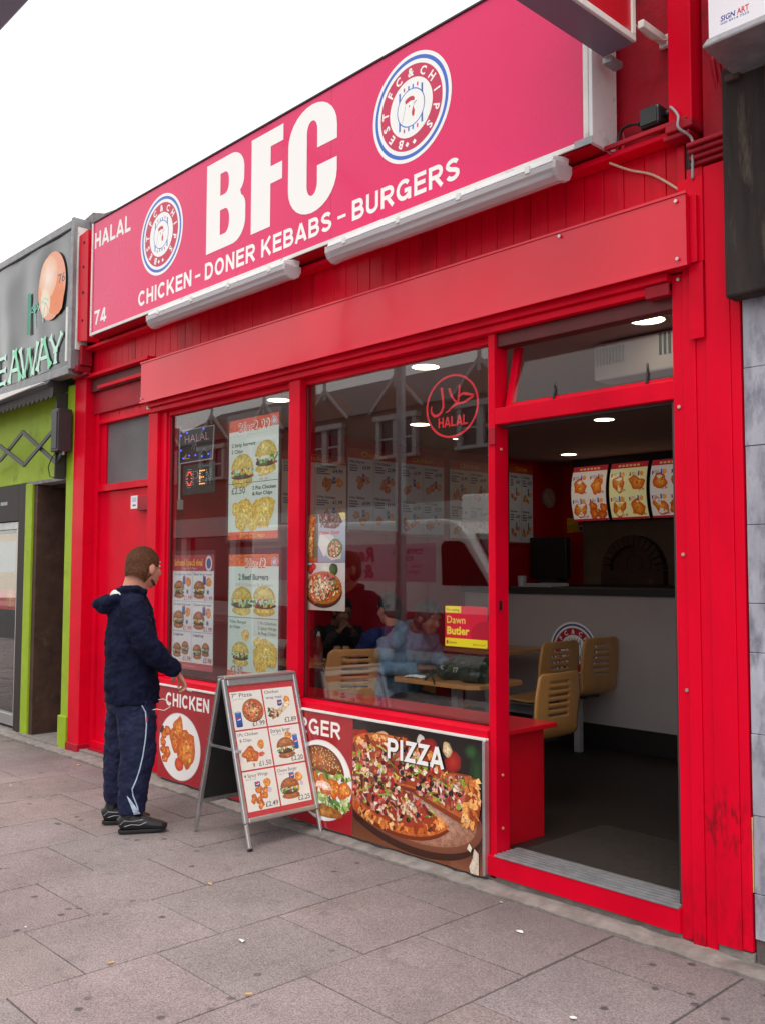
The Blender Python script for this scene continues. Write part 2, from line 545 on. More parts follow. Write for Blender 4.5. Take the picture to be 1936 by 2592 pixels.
def organic(name, mb, m, parent, voxel=0.008, smooth=6, disp=None, subtract=None):
    """joins overlapping closed shapes into one continuous skin"""
    o = mb.build(name, m, parent, local=True, smooth=True)
    r = o.modifiers.new('join', 'REMESH')
    r.mode = 'VOXEL'
    r.voxel_size = voxel
    r.use_smooth_shade = True
    if smooth:
        q = o.modifiers.new('soften', 'SMOOTH')
        q.iterations = smooth
        q.factor = 0.5
    if disp:
        for sz, st in disp:
            t = bpy.data.textures.new(name + '_folds', 'CLOUDS')
            t.noise_scale = sz
            t.noise_depth = 2
            dm = o.modifiers.new('folds', 'DISPLACE')
            dm.texture = t
            dm.strength = st
            dm.mid_level = 0.5
            dm.texture_coords = 'LOCAL'
    return o

def copy_tree(o, parent=None):
    c = o.copy()
    COL.objects.link(c)
    if parent is not None:
        c.parent = parent
    for ch in list(o.children):
        copy_tree(ch, c)
    return c

# ------------------------------------------------------------------ flat printed matter
_TX = {}
def text_tris(s, bold):
    k = (s, bold)
    if k not in _TX:
        cu = bpy.data.curves.new('lettering', 'FONT')
        cu.body = s
        cu.offset = bold
        cu.resolution_u = 2
        ob = bpy.data.objects.new('lettering', cu)
        me = ob.to_mesh()
        vs = [(v.co.x, v.co.y) for v in me.vertices]
        fs = [tuple(p.vertices) for p in me.polygons]
        ob.to_mesh_clear()
        bpy.data.objects.remove(ob)
        bpy.data.curves.remove(cu)
        xs = [v[0] for v in vs] or [0, 1]
        _TX[k] = (vs, fs, min(xs), max(xs))
    return _TX[k]

class Can:
    """flat print: coloured shapes laid on a plane, each a hair above the last"""
    def __init__(s, origin, U, V, w=1, h=1, step=8e-6):
        s.o, s.U, s.V = Vector(origin), Vector(U).normalized(), Vector(V).normalized()
        s.N = s.U.cross(s.V).normalized()
        s.m = MB()
        s.lay = 0
        s.step = step
        s.ox = s.oy = 0.0
        s.sx = s.sy = 1.0
        s.clip = None
    def at(s, ox, oy, sx=1.0, sy=1.0):
        s.ox, s.oy, s.sx, s.sy = ox, oy, sx, sy
        return s
    def P(s, x, y):
        if s.clip:
            x, y = min(max(x, s.clip[0]), s.clip[2]), min(max(y, s.clip[1]), s.clip[3])
        return s.o + s.U * (s.ox + x * s.sx) + s.V * (s.oy + y * s.sy) + s.N * (s.lay * s.step)
    def tri(s, pts, fs, col):
        s.lay += 1
        s.m.add([s.P(x, y) for x, y in pts], fs, col if col and isinstance(col[0], (tuple, list)) else col)
    def poly(s, pts, c):
        c = lin(c)
        s.lay += 1
        tris = tessellate_polygon([[Vector((x, y, 0)) for x, y in pts]])
        P = [s.P(x, y) for x, y in pts]
        out_ = []
        for t in tris:
            a, b_, d = [Vector((pts[i][0] * s.sx, pts[i][1] * s.sy)) for i in t]
            cr = (b_ - a).x * (d - a).y - (b_ - a).y * (d - a).x
            out_.append(tuple(t) if cr > 0 else tuple(reversed(t)))
        s.m.add(P, out_, c)
    def rect(s, x0, y0, x1, y1, c, c2=None):
        s.lay += 1
        a = lin(c)
        col = a
        if c2 is not None:
            b_ = lin(c2)
            col = (a, a, b_, b_)
        s.m.add([s.P(x0, y0), s.P(x1, y0), s.P(x1, y1), s.P(x0, y1)], [(0, 1, 2, 3)], col)
    def fan(s, pts, cen, c, c2):
        """c at the rim, c2 in the middle"""
        s.lay += 1
        a, b_ = lin(c), lin(c2)
        n_ = len(pts)
        s.m.add([s.P(*cen)] + [s.P(x, y) for x, y in pts], [(0, i + 1, (i + 1) % n_ + 1) for i in range(n_)], None)
        for q in range(n_):
            s.m.c[-1 - q] = (b_, a, a)
    def ell(s, cx, cy, rx, ry, c, c2=None, rot=0.0, n=28, a0=0.0, a1=2 * PI):
        full = abs(a1 - a0 - 2 * PI) < 1e-6
        k = n if full else n + 1
        pts = []
        for i in range(k):
            t = a0 + (a1 - a0) * i / n
            x, y = rx * math.cos(t), ry * math.sin(t)
            pts.append((cx + x * math.cos(rot) - y * math.sin(rot), cy + x * math.sin(rot) + y * math.cos(rot)))
        if full:
            s.fan(pts, (cx, cy), c, c2 if c2 is not None else c)
        else:
            s.poly(pts, c)
    def ring(s, cx, cy, r0, r1, c, n=64):
        s.lay += 1
        a = lin(c)
        vs = [s.P(cx + r * math.cos(2 * PI * i / n), cy + r * math.sin(2 * PI * i / n)) for r in (r0, r1) for i in range(n)]
        s.m.add(vs, [(i, i + n, (i + 1) % n + n, (i + 1) % n) for i in range(n)], a)
    def blob(s, cx, cy, rx, ry, c, c2=None, jag=0.2, n=16, rot=0.0, rnd=random):
        pts = []
        ph = [rnd.uniform(0, 6.28) for _ in range(3)]
        for i in range(n):
            t = 2 * PI * i / n
            r = 1 + jag * (0.5 * math.sin(2 * t + ph[0]) + 0.35 * math.sin(3 * t + ph[1]) + 0.3 * math.sin(5 * t + ph[2])) + jag * 0.3 * rnd.uniform(-1, 1)
            x, y = rx * r * math.cos(t), ry * r * math.sin(t)
            pts.append((cx + x * math.cos(rot) - y * math.sin(rot), cy + x * math.sin(rot) + y * math.cos(rot)))
        s.fan(pts, (cx, cy), c, c2 if c2 is not None else c)
    def line(s, pts, wd, c):
        for (x0, y0), (x1, y1) in zip(pts, pts[1:]):
            dx, dy = x1 - x0, y1 - y0
            L = math.hypot(dx, dy) or 1
            nx, ny = -dy / L * wd / 2, dx / L * wd / 2
            ex, ey = dx / L * wd * 0.25, dy / L * wd * 0.25
            s.lay += 1
            s.m.add([s.P(x0 - ex - nx, y0 - ey - ny), s.P(x1 + ex - nx, y1 + ey - ny), s.P(x1 + ex + nx, y1 + ey + ny), s.P(x0 - ex + nx, y0 - ey + ny)], [(0, 1, 2, 3)], lin(c))
    def text(s, t, x, y, h, c, w=None, bold=0.02, al='l', rot=0.0, slant=0.0):
        """h is the height of a capital; w squeezes or widens the whole line"""
        vs, fs, x0, x1 = text_tris(t, bold)
        k = h / 0.715
        kx = k if w is None else w / (x1 - x0)
        wd = (x1 - x0) * kx
        ox = {'l': 0, 'c': -wd / 2, 'r': -wd}[al]
        pts = []
        for vx, vy in vs:
            px, py = (vx - x0) * kx + ox, vy * k
            px += slant * py
            if rot:
                px, py = px * math.cos(rot) - py * math.sin(rot), px * math.sin(rot) + py * math.cos(rot)
            pts.append((x + px, y + py))
        s.lay += 1
        s.m.add([s.P(a, b_) for a, b_ in pts], fs, lin(c))
        return wd
    def arc_text(s, items, cx, cy, r, h, c, bold=0.03, kx=1.0):
        for ch, ang in items:
            vs, fs, x0, x1 = text_tris(ch, bold)
            k = h / 0.715
            a = -R(ang)
            wd = (x1 - x0) * k * kx
            pts = []
            for vx, vy in vs:
                px, py = (vx - x0) * k * kx - wd / 2, vy * k + r - h / 2
                pts.append((cx + px * math.cos(a) - py * math.sin(a), cy + px * math.sin(a) + py * math.cos(a)))
            s.lay += 1
            s.m.add([s.P(*p) for p in pts], fs, lin(c))
    def build(s, name, m='print', parent=None):
        return s.m.build(name, m, parent)
# plain upright sign lettering built from strokes of even weight
def _arc(cx, cy, rx, ry, a0, a1, n=10):
    return [(cx + rx * math.cos(R(a0 + (a1 - a0) * i / n)), cy + ry * math.sin(R(a0 + (a1 - a0) * i / n))) for i in range(n + 1)]
def glyph(ch, t):
    """centre lines in a box one high; returns width and strokes"""
    a, b, m = t / 2, 1 - t / 2, .5
    def wd(w): return a, w - a
    if ch == 'H': l, r = wd(.70); return .70, [[(l, 0), (l, 1)], [(r, 0), (r, 1)], [(l, m), (r, m)]]
    if ch == 'A': return .76, [[(.06, 0), (.38, 1 - .02)], [(.38, 1 - .02), (.70, 0)], [(.18, .27), (.58, .27)]]
    if ch == 'L': l, r = wd(.58); return .58, [[(l, 1), (l, a), (.58, a)]]
    if ch == 'C': return .72, [_arc(.38, .5, .30, .5 - a, 42, 318, 18)]
    if ch == 'G': return .78, [_arc(.39, .5, .31, .5 - a, 42, 322, 18), [(.78 - a, 0), (.78 - a, .53)], [(.42, .45), (.78 - a, .45)]]
    if ch == 'I': return t * 1.05, [[(t * .525, 0), (t * .525, 1)]]
    if ch == 'K': l, r = wd(.74); return .74, [[(l, 0), (l, 1)], [(l + .02, .36), (.66, 1)], [(.30, .58), (.68, 0)]]
    if ch == 'E': l, r = wd(.62); return .62, [[(.62, b), (l, b), (l, a), (.63, a)], [(l, m + .02), (.58, m + .02)]]
    if ch == 'N': l, r = wd(.71); return .71, [[(l, 0), (l, 1)], [(r, 0), (r, 1)], [(l, .97), (r, .03)]]
    if ch == 'D': l, r = wd(.72); return .72, [[(l, .5), (l, b), (.34, b)] + _arc(.34, .5, .72 - .34 - a, .5 - a, 90, -90, 14) + [(.34, a), (l, a), (l, .5)]]
    if ch == 'O': return .78, [_arc(.39, .5, .39 - a, .5 - a, 0, 360, 26)]
    if ch == 'R': l, r = wd(.71); return .72, [[(l, 0), (l, 1)], [(l, b), (.42, b)] + _arc(.42, b - .215, .20, .215, 90, -90, 10) + [(l, b - .43)], [(.38, .42), (.66, 0)]]
    if ch == 'P': l, r = wd(.68); return .68, [[(l, 0), (l, 1)], [(l, b), (.40, b)] + _arc(.40, b - .225, .20, .225, 90, -90, 10) + [(l, b - .45)]]
    if ch == 'B': l, r = wd(.69); return .70, [[(l, 0), (l, 1)], [(l, b), (.38, b)] + _arc(.38, b - .20, .19, .20, 90, -90, 10) + [(l, b - .40)], [(l, a), (.40, a)] + _arc(.40, a + (b - .40 - a) / 2, .22, (b - .40 - a) / 2, -90, 90, 10) + [(l, b - .40)]]
    if ch == 'S': return .66, [_arc(.33, b - .205, .24, .205, 25, 180, 10) + [(.10, b - .24)] + [(.20, .555), (.46, .455)] + [(.56, a + .27)] + _arc(.33, a + .205, .24, .205, 0, -160, 12)]
    if ch == 'U': l, r = wd(.70); return .70, [[(l, 1), (l, .34)] + _arc(.35, .34, .35 - a, .34 - a, 180, 360, 12) + [(r, 1)]]
    if ch == 'Z': return .64, [[(.04, b), (.56, b), (.08, a), (.62, a)]]
    if ch == '7': return .56, [[(.02, b), (.50, b), (.34, .5), (.20, 0)]]
    if ch == '4': return .60, [[(.62, .25), (.08, .25), (.38, .95)], [(.42, 0), (.42, 1)]]
    return .3, []
def thick(P, t, closed=False):
    """outline quads of an open polyline with mitred bends"""
    n_ = len(P)
    L_, Rr = [], []
    for i in range(n_):
        p = Vector(P[i])
        d0 = (p - Vector(P[i - 1])).normalized() if i else ((p - Vector(P[-2])).normalized() if closed else None)
        d1 = (Vector(P[i + 1]) - p).normalized() if i < n_ - 1 else ((Vector(P[1]) - p).normalized() if closed else None)
        d0 = d0 or d1
        d1 = d1 or d0
        n0, n1 = Vector((-d0.y, d0.x)), Vector((-d1.y, d1.x))
        mm = (n0 + n1)
        mm = mm.normalized() if mm.length > 1e-4 else n0
        k = 1 / max(.45, mm.dot(n0))
        L_.append(p + mm * t / 2 * k)
        Rr.append(p - mm * t / 2 * k)
    return L_, Rr
def sans(c, s_, x, y, h, w, col, t=.20, gap=.11):
    tot = 0
    gl = []
    for ch in s_:
        gw, st = glyph(ch, t)
        gl.append((tot, st))
        tot += gw + gap
    tot -= gap
    kx = w / tot
    for gx, st in gl:
        for pl_ in st:
            cl_ = math.dist(pl_[0], pl_[-1]) < 1e-6
            A = [(gx * kx + u * kx, v * h) for u, v in pl_]
            A = [p for i_, p in enumerate(A) if i_ == 0 or math.dist(p, A[i_ - 1]) > 1e-5]
            L_, Rr = thick(A, t * h, cl_)
            c.lay += 1
            vs = [c.P(x + p.x, y + p.y) for p in L_] + [c.P(x + p.x, y + p.y) for p in Rr]
            k = len(A)
            c.m.add(vs, [(i, i + k, i + k + 1, i + 1) for i in range(k - 1)], lin(col))

# ------------------------------------------------------------------ pictures of food (print only)
def chicken(c, x, y, r, seed=1, tone=0, n=1):
    rd = random.Random(seed)
    edge, mid = [('b8420f', 'f08a2c'), ('e2bc38', 'fbee84'), ('c8520c', 'f2a03c')][tone]
    for i in range(n):
        ox, oy = (0, 0) if n == 1 else (rd.uniform(-1, 1) * r * 0.7, rd.uniform(-1, 1) * r * 0.5)
        rr = r if n == 1 else r * 0.45
        c.blob(x + ox, y + oy, rr, rr * 0.85, edge, mid, 0.28, 18, rd.uniform(0, 3), rd)
        for _ in range(10):
            a, q = rd.uniform(0, 6.28), rd.uniform(0, 0.7) * rr
            c.blob(x + ox + q * math.cos(a), y + oy + q * 0.85 * math.sin(a), rr * rd.uniform(0.06, 0.18), rr * rd.uniform(0.05, 0.12),
                   rd.choice([edge, mid, 'f7b95a' if tone != 1 else 'fdf6b0', 'cf5a18' if tone != 1 else 'e8c850']), None, 0.4, 8, rd.uniform(0, 3), rd)

def burger(c, x, y, w_, h_, seed=1, tone=0):
    rd = random.Random(seed)
    bun = [('8e4413', 'd98a3d'), ('d0b440', 'f6ea86'), ('a14d17', 'cf7a35')][tone]
    green = ['2f6b1c', '4f9a2c', '86b84a', '1d4f14'] if tone != 1 else ['3f9a4c', '6cc060', 'a8dc80', '2c7a3c', '8ad070']
    c.blob(x, y - h_ * 0.36, w_ * 0.44, h_ * 0.17, bun[0], bun[1], 0.06, 20, 0, rd)
    c.blob(x, y - h_ * 0.18, w_ * 0.46, h_ * 0.11, '3b1d0c', '6b3717', 0.12, 18, 0, rd)
    for _ in range(26):
        c.blob(x + rd.uniform(-0.46, 0.46) * w_, y + rd.uniform(-0.17, 0.05) * h_, w_ * rd.uniform(0.04, 0.09), h_ * rd.uniform(0.03, 0.07),
               rd.choice(green + ['f2c230', 'e8e8c0', 'c83a20']), None, 0.4, 8, rd.uniform(0, 3), rd)
    pts = [(x + w_ * 0.47 * math.cos(t), y + h_ * 0.03 + h_ * 0.45 * math.sin(t)) for t in [PI * i / 16 for i in range(17)]]
    c.fan(pts, (x - w_ * 0.08, y + h_ * 0.28), bun[0], bun[1])
    for _ in range(12):
        c.ell(x + rd.uniform(-0.3, 0.3) * w_, y + h_ * rd.uniform(0.2, 0.4), w_ * 0.012, h_ * 0.012, 'f6e2b0', n=6)

def chips(c, x, y, r, seed=1, pale=False):
    rd = random.Random(seed)
    c.blob(x, y, r, r, 'e8862a' if not pale else 'ecc860', 'f7b04a' if not pale else 'f6e090', 0.12, 16, 0, rd)
    for _ in range(9):
        a = rd.uniform(0, PI)
        px, py = x + rd.uniform(-0.5, 0.5) * r, y + rd.uniform(-0.5, 0.5) * r
        c.line([(px - math.cos(a) * r * 0.4, py - math.sin(a) * r * 0.4), (px + math.cos(a) * r * 0.4, py + math.sin(a) * r * 0.4)], r * 0.12,
               rd.choice(['f9cf70', 'd9701c', 'f2a040'] if not pale else ['faf0b0', 'e0b850']))

def drink_can(c, x, y, w_, h_):
    c.rect(x - w_ / 2, y - h_ / 2, x + w_ / 2, y + h_ / 2, '1240a0', '2f6fd0')
    c.ell(x, y + h_ / 2, w_ / 2, h_ * 0.06, 'b8c0cc')
    c.ell(x, y - h_ / 2, w_ / 2, h_ * 0.05, '12307a')
    if w_ > 0.02:
        c.ell(x, y, w_ * 0.30, w_ * 0.30, 'ffffff', n=18)
        c.ell(x, y, w_ * 0.30, w_ * 0.30, 'd02030', a0=R(20), a1=R(200), n=12)
        c.ell(x, y, w_ * 0.30, w_ * 0.30, '1a4fb0', a0=R(210), a1=R(345), n=12)

def pizza(c, x, y, rx, ry, seed=1, n=60):
    rd = random.Random(seed)
    c.ell(x, y - ry * 0.10, rx, ry, '6b3512', 'a8642a')
    c.ell(x, y, rx, ry, 'b8662a', 'e8a85a')
    c.ell(x, y + ry * 0.03, rx * 0.86, ry * 0.84, 'c8481c', 'f0b070')
    for _ in range(n):
        a, q = rd.uniform(0, 6.28), math.sqrt(rd.random()) * 0.8
        c.blob(x + rx * q * math.cos(a), y + ry * q * math.sin(a), rx * rd.uniform(0.04, 0.09), rx * rd.uniform(0.03, 0.07),
               rd.choice(['f4dca0', 'f0c890', 'c83a1c', 'e06a3a', '5a8a30', '3a2018', 'f6ead0']), None, 0.4, 7, rd.uniform(0, 3), rd)

def emblem(c, x, y, r, field='c81850', blue='2f66c8', white='f4f4f4', n=72, sx=1.0):
    c.ell(x, y, r * sx, r, white, n=n)
    c.ring(x, y, r * 0.86, r * 0.93, blue, n)
    c.ell(x, y, r * 0.785 * sx, r * 0.785, field, n=n)
    c.ell(x, y, r * 0.545 * sx, r * 0.545, white, n=48)
    seq = [('B', 203), ('E', 228), ('S', 252), ('T', 275), ('F', 308), ('C', 332), ('&', 0), ('C', 28), ('H', 53), ('I', 80), ('P', 108), ('S', 135)]
    c.arc_text(seq, x, y, r * 0.665, r * 0.155, white, 0.03)
    for a in (172, 188):
        px, py = x + r * 0.665 * math.sin(R(a)), y + r * 0.665 * math.cos(R(a))
        q = r * 0.05
        c.poly([(px - q, py), (px, py - q), (px + q, py), (px, py + q)], white)
    for sx_ in (-1, 1):
        c.rect(x + sx_ * r * 0.285 - r * 0.022, y - r * 0.36, x + sx_ * r * 0.285 + r * 0.022, y + r * 0.36, blue)
    for q in (-0.17, -0.055, 0.055, 0.17):
        for sy_ in (-1, 1):
            c.rect(x + (q - 0.018) * r, y + sy_ * r * 0.385 - r * 0.035, x + (q + 0.018) * r, y + sy_ * r * 0.385 + r * 0.035, field if abs(q) > 0.1 else blue)
    c.ell(x, y, r * 0.355, r * 0.355, blue, n=40)
    c.ell(x, y, r * 0.335, r * 0.335, white, n=40)
    # plain rooster head: comb, wattle, eye and beak lines
    c.poly([(x - .14 * r, y + .10 * r), (x - .15 * r, y + .17 * r), (x - .10 * r, y + .20 * r), (x - .03 * r, y + .215 * r), (x + .05 * r, y + .205 * r), (x + .10 * r, y + .16 * r),
            (x + .09 * r, y + .11 * r), (x + .0 * r, y + .13 * r)], 'c82038')
    c.poly([(x + .06 * r, y + .02 * r), (x + .10 * r, y - .08 * r), (x + .085 * r, y - .17 * r), (x + .04 * r, y - .18 * r), (x + .02 * r, y - .10 * r)], 'c82038')
    c.line([(x + .06 * r, y + .06 * r), (x + .15 * r, y + .09 * r), (x + .07 * r, y + .02 * r)], r * .012, '8090a8')
    c.line([(x - .14 * r, y + .08 * r), (x - .17 * r, y - .06 * r), (x - .22 * r, y - .22 * r)], r * .010, '8090a8')
    c.ell(x - .04 * r, y + .04 * r, r * .018, r * .018, '902040', n=8)

FU, FV = (1, 0, 0), (0, 0, 1)

# ------------------------------------------------------------------ ground
gm = MB().box(-60, 40, -40, 0.3, -0.60, -0.16)
tag(gm.build('ground', 'asphalt'), 'dark ground under the street', kind='structure')
tag(box('road', 'asphalt', None, -60, 40, -13.2, -5.06, -0.159, -0.12, 0), 'grey asphalt road behind the viewer', kind='structure')
tag(box('kerb', 'concrete', None, -60, 40, -5.055, -4.92, -0.16, 0.0, 0.01), 'concrete kerb along the road', kind='structure')
tag(box('far_pavement', 'concrete', None, -60, 40, -15.9, -13.25, -0.16, 0.0, 0.0), 'pavement on the far side of the road', kind='structure')
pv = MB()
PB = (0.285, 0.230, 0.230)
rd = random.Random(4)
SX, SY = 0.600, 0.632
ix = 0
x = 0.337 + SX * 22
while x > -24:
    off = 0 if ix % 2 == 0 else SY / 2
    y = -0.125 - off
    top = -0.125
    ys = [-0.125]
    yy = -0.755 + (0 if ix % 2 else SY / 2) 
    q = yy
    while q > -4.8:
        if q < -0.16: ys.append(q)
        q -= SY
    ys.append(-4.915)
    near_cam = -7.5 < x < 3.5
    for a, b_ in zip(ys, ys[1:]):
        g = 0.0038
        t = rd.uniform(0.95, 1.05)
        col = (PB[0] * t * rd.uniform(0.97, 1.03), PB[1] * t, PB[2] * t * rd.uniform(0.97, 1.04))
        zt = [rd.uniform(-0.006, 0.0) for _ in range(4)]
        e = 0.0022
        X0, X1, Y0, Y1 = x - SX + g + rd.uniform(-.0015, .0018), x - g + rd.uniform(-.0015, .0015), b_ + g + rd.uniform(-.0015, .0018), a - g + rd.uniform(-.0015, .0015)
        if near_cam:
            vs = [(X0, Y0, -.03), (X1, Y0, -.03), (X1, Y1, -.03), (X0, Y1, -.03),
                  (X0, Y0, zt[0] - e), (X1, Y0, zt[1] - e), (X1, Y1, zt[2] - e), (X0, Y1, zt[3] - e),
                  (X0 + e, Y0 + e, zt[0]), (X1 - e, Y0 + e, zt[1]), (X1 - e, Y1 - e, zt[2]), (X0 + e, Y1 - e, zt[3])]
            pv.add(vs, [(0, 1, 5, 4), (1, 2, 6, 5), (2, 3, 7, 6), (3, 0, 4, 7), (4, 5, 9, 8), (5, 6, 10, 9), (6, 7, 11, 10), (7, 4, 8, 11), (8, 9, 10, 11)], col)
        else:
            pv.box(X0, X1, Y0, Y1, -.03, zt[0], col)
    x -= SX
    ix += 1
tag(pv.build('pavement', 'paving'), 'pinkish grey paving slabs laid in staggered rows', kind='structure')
tag(box('pavement_bed', 'mortar', None, -24, 14, -4.92, 0.2, -0.05, -0.009, 0), 'dark bedding between the slabs', kind='structure')
# uneven concrete strip at the foot of the shop fronts
cs = MB()
N = 260
rd = random.Random(9)
pts = []
for i in range(N + 1):
    xx = -13 + 16 * i / N
    pts.append((xx, -0.118 + rd.uniform(-0.012, 0.012), 0.006 + rd.uniform(-0.003, 0.003), 0.026 + rd.uniform(-0.006, 0.006)))
for i in range(N):
    a, b_ = pts[i], pts[i + 1]
    cs.add([(a[0], a[1], -0.02), (b_[0], b_[1], -0.02), (a[0], a[1], a[2]), (b_[0], b_[1], b_[2]), (a[0], -0.06, a[3] - .006), (b_[0], -0.06, b_[3] - .006), (a[0], 0.3, a[3]), (b_[0], 0.3, b_[3])],
           [(0, 1, 3, 2), (2, 3, 5, 4), (4, 5, 7, 6)])
tag(cs.build('concrete_strip', 'concrete'), 'worn concrete strip between the slabs and the shop fronts', kind='structure')

# ------------------------------------------------------------------ the shop
shop = thing('takeaway_shop', 'bright red painted takeaway shop front with large window and open doorway', 'shop', (-2.5, 0.0, 0))
# walls round the room
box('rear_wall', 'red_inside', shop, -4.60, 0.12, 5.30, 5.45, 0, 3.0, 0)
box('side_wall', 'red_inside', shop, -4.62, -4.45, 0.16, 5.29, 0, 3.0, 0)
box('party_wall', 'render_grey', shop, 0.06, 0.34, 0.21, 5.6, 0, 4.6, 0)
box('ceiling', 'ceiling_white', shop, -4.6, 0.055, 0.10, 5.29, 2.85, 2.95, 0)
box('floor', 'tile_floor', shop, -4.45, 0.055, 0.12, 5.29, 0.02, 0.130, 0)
box('roof', 'render_grey', shop, -6.0, 0.30, 0.20, 5.6, 4.30, 4.42, 0)
box('upper_wall', 'red_grimy', shop, -5.95, -0.36, 0.075, 0.19, 3.0, 4.56, 0.003)
box('upper_wall', 'red_grimy', shop, -0.3595, 0.32, 0.075, 0.19, 3.0, 4.86, 0.003)
box('passage_wall', 'render_grey', shop, -5.98, -5.80, 0.2, 5.5, 0, 4.4, 0)
# rough blocks on top of the wall by the left pilaster
rb = MB()
rb.prism([(-5.95, 4.60), (-5.93, 4.80), (-5.72, 4.83), (-5.50, 4.76), (-5.30, 4.74), (-5.22, 4.58)], 0.0, 0.072, 'y')
rb.build('coping', 'render_grey', shop, 0.006)

# left pilaster
pl = MB()
pl.box(-5.985, -5.765, -0.005, 0.13, 0.03, 3.33)
pl.build('pilaster', 'red_paint', shop, 0.004)
pb = MB().box(-5.995, -5.75, -0.02, 0.13, 0.0, 0.085)
pb.build('pilaster_base', 'red_grimy', shop, 0.006)
pu = MB().prism([(-5.72, 3.63), (-5.73, 4.58), (-5.55, 4.60), (-5.53, 3.60)], -0.12, 0.0, 'y')
o = pu.build('pilaster_board', 'red_timber', shop, 0.003)
for z in (3.80, 4.05, 4.28, 4.50):
    MB().cyl((-5.63, -0.128, z), 0.011, 0.01, 'y', 10).build('bolt_head', 'dark_red', o)
fr = MB().prism([(-5.79, 3.56), (-5.80, 4.66), (-5.74, 4.67), (-5.725, 4.55), (-5.745, 4.2), (-5.725, 3.9), (-5.735, 3.56)], -0.125, -0.02, 'y')
fr.build('filler_strip', 'white_trim', shop, 0.002)
cp = MB().box(-5.93, -5.70, -0.09, 0.02, 3.42, 3.60)
cp.box(-5.90, -5.72, -0.12, 0.02, 3.36, 3.42)
cp.box(-5.95, -5.68, -0.06, 0.02, 3.332, 3.36)
cp.build('corbel', 'red_grimy', shop, 0.01)

# side door beside the window
d = MB().box(-5.762, -5.70, 0.09, 0.16, 0.0, 3.335)
d.box(-4.765, -4.655, 0.09, 0.16, 0.0, 2.93)
d.box(-5.70, -4.765, 0.09, 0.16, 2.905, 2.945)
d.box(-5.70, -4.765, 0.09, 0.16, 2.30, 2.36)
d.box(-5.70, -4.765, 0.09, 0.17, 0.03, 0.12)
dfr = d.build('side_door_frame', 'red_paint', shop, 0.004)
dr = MB().box(-5.697, -4.768, 0.122, 0.165, 0.122, 2.297)
dr.box(-5.697, -5.60, 0.118, 0.165, 2.362, 2.902)
dr.box(-4.86, -4.768, 0.118, 0.165, 2.362, 2.902)
sdoor = dr.build('side_door', 'red_paint', shop, 0.003)
MB().box(-5.597, -4.863, 0.135, 0.15, 2.362, 2.902).build('frosted_pane', 'frosted', sdoor)
lb = box('lock_box', 'red_grimy', sdoor, -4.97, -4.775, 0.085, 0.121, 2.10, 2.225, 0.005)
MB().cyl((-4.80, 0.116, 2.02), 0.012, -0.012, 'y', 12).build('lock_cylinder', 'alu', sdoor)
c = Can((-5.14, 0.1195, 2.125), FU, FV)
c.rect(0, 0, 0.115, 0.11, 'e8e8ea')
c.rect(0.02, 0.055, 0.095, 0.095, 'b8c0d8')
c.rect(0.03, 0.020, 0.085, 0.036, '606880')
c.build('notice_label', 'print', sdoor)
tr = MB()
for i in range(8):
    xa = -5.70 + i * 0.1169
    tr.box(xa + 0.001, xa + 0.1145, 0.108, 0.14, 2.946, 3.19)
tr.build('transom_boards', 'red_timber', shop, 0.003)
box('shutter_ledge', 'red_paint', shop, -5.762, -4.66, -0.02, 0.10, 3.315, 3.345, 0.003)
box('ledge_shade_strip', 'dark_red', shop, -5.762, -4.66, 0.04, 0.12, 3.195, 3.31, 0.003)  # dark red strip painted in for the shadow under the ledge
box('shutter_slot_lip', 'red_paint', shop, -5.60, -4.66, 0.02, 0.06, 3.205, 3.235, 0.002)
box('lower_step', 'red_grimy', shop, -5.70, -4.70, 0.05, 0.089, 0.0, 0.06, 0.004)

# plank cladding above the shutter housing
pk = MB()
xx = -5.76
i = 0
rd = random.Random(3)
while xx < 0.02:
    wdt = min(0.112, 0.05 - xx)
    pk.box(xx + 0.0015, xx + wdt - 0.0015, 0.045 + rd.uniform(-.0015, .0015), 0.074, 3.346 if xx < -4.66 else 3.20, 3.60)
    xx += 0.112
cl = pk.build('plank_cladding', 'red_timber', shop, 0.003)
# ledge under the big sign
box('ledge', 'red_paint', shop, -5.70, 0.10, -0.05, 0.044, 3.555, 3.585, 0.006)
box('ledge_batten', 'red_grimy', shop, -0.30, 0.12, -0.075, -0.052, 3.590, 3.612, 0.004)

# shutter housing
sh = MB().box(-4.65, 0.118, -0.08, 0.05, 2.945, 3.265)
shb = sh.build('shutter_housing', 'red_shutter', shop, 0.006)
sl = MB().box(-4.655, 0.123, -0.086, -0.079, 3.258, 3.272)
sl.box(-4.655, 0.123, -0.086, -0.079, 2.938, 2.950)
sl.build('housing_edge', 'red_shutter', shb, 0.002)
ec = MB().box(0.1185, 0.150, -0.05, 0.06, 2.955, 3.255)
ec.build('housing_end', 'red_paint', shb, 0.002)
for (a, z) in ((0.075, 3.235), (0.078, 2.975), (-0.55, 3.24), (-4.62, 2.975)):
    MB().cyl((a, -0.0865, z), 0.008, -0.006, 'y', 10).build('housing_screw', 'alu', shb)
gd = MB().box(-4.60, 0.0, -0.045, 0.02, 2.905, 2.944)
gd.box(-4.60, 0.0, -0.02, 0.05, 2.865, 2.904)
gd.build('shutter_bar', 'red_paint', shb, 0.003)
box('shutter_bracket', 'white_trim', shb, -4.63, -4.60, -0.035, -0.01, 2.895, 2.925, 0.003)
box('shutter_guide_stop', 'red_grimy', shb, -0.12, 0.0, -0.03, 0.02, 2.845, 2.903, 0.004)

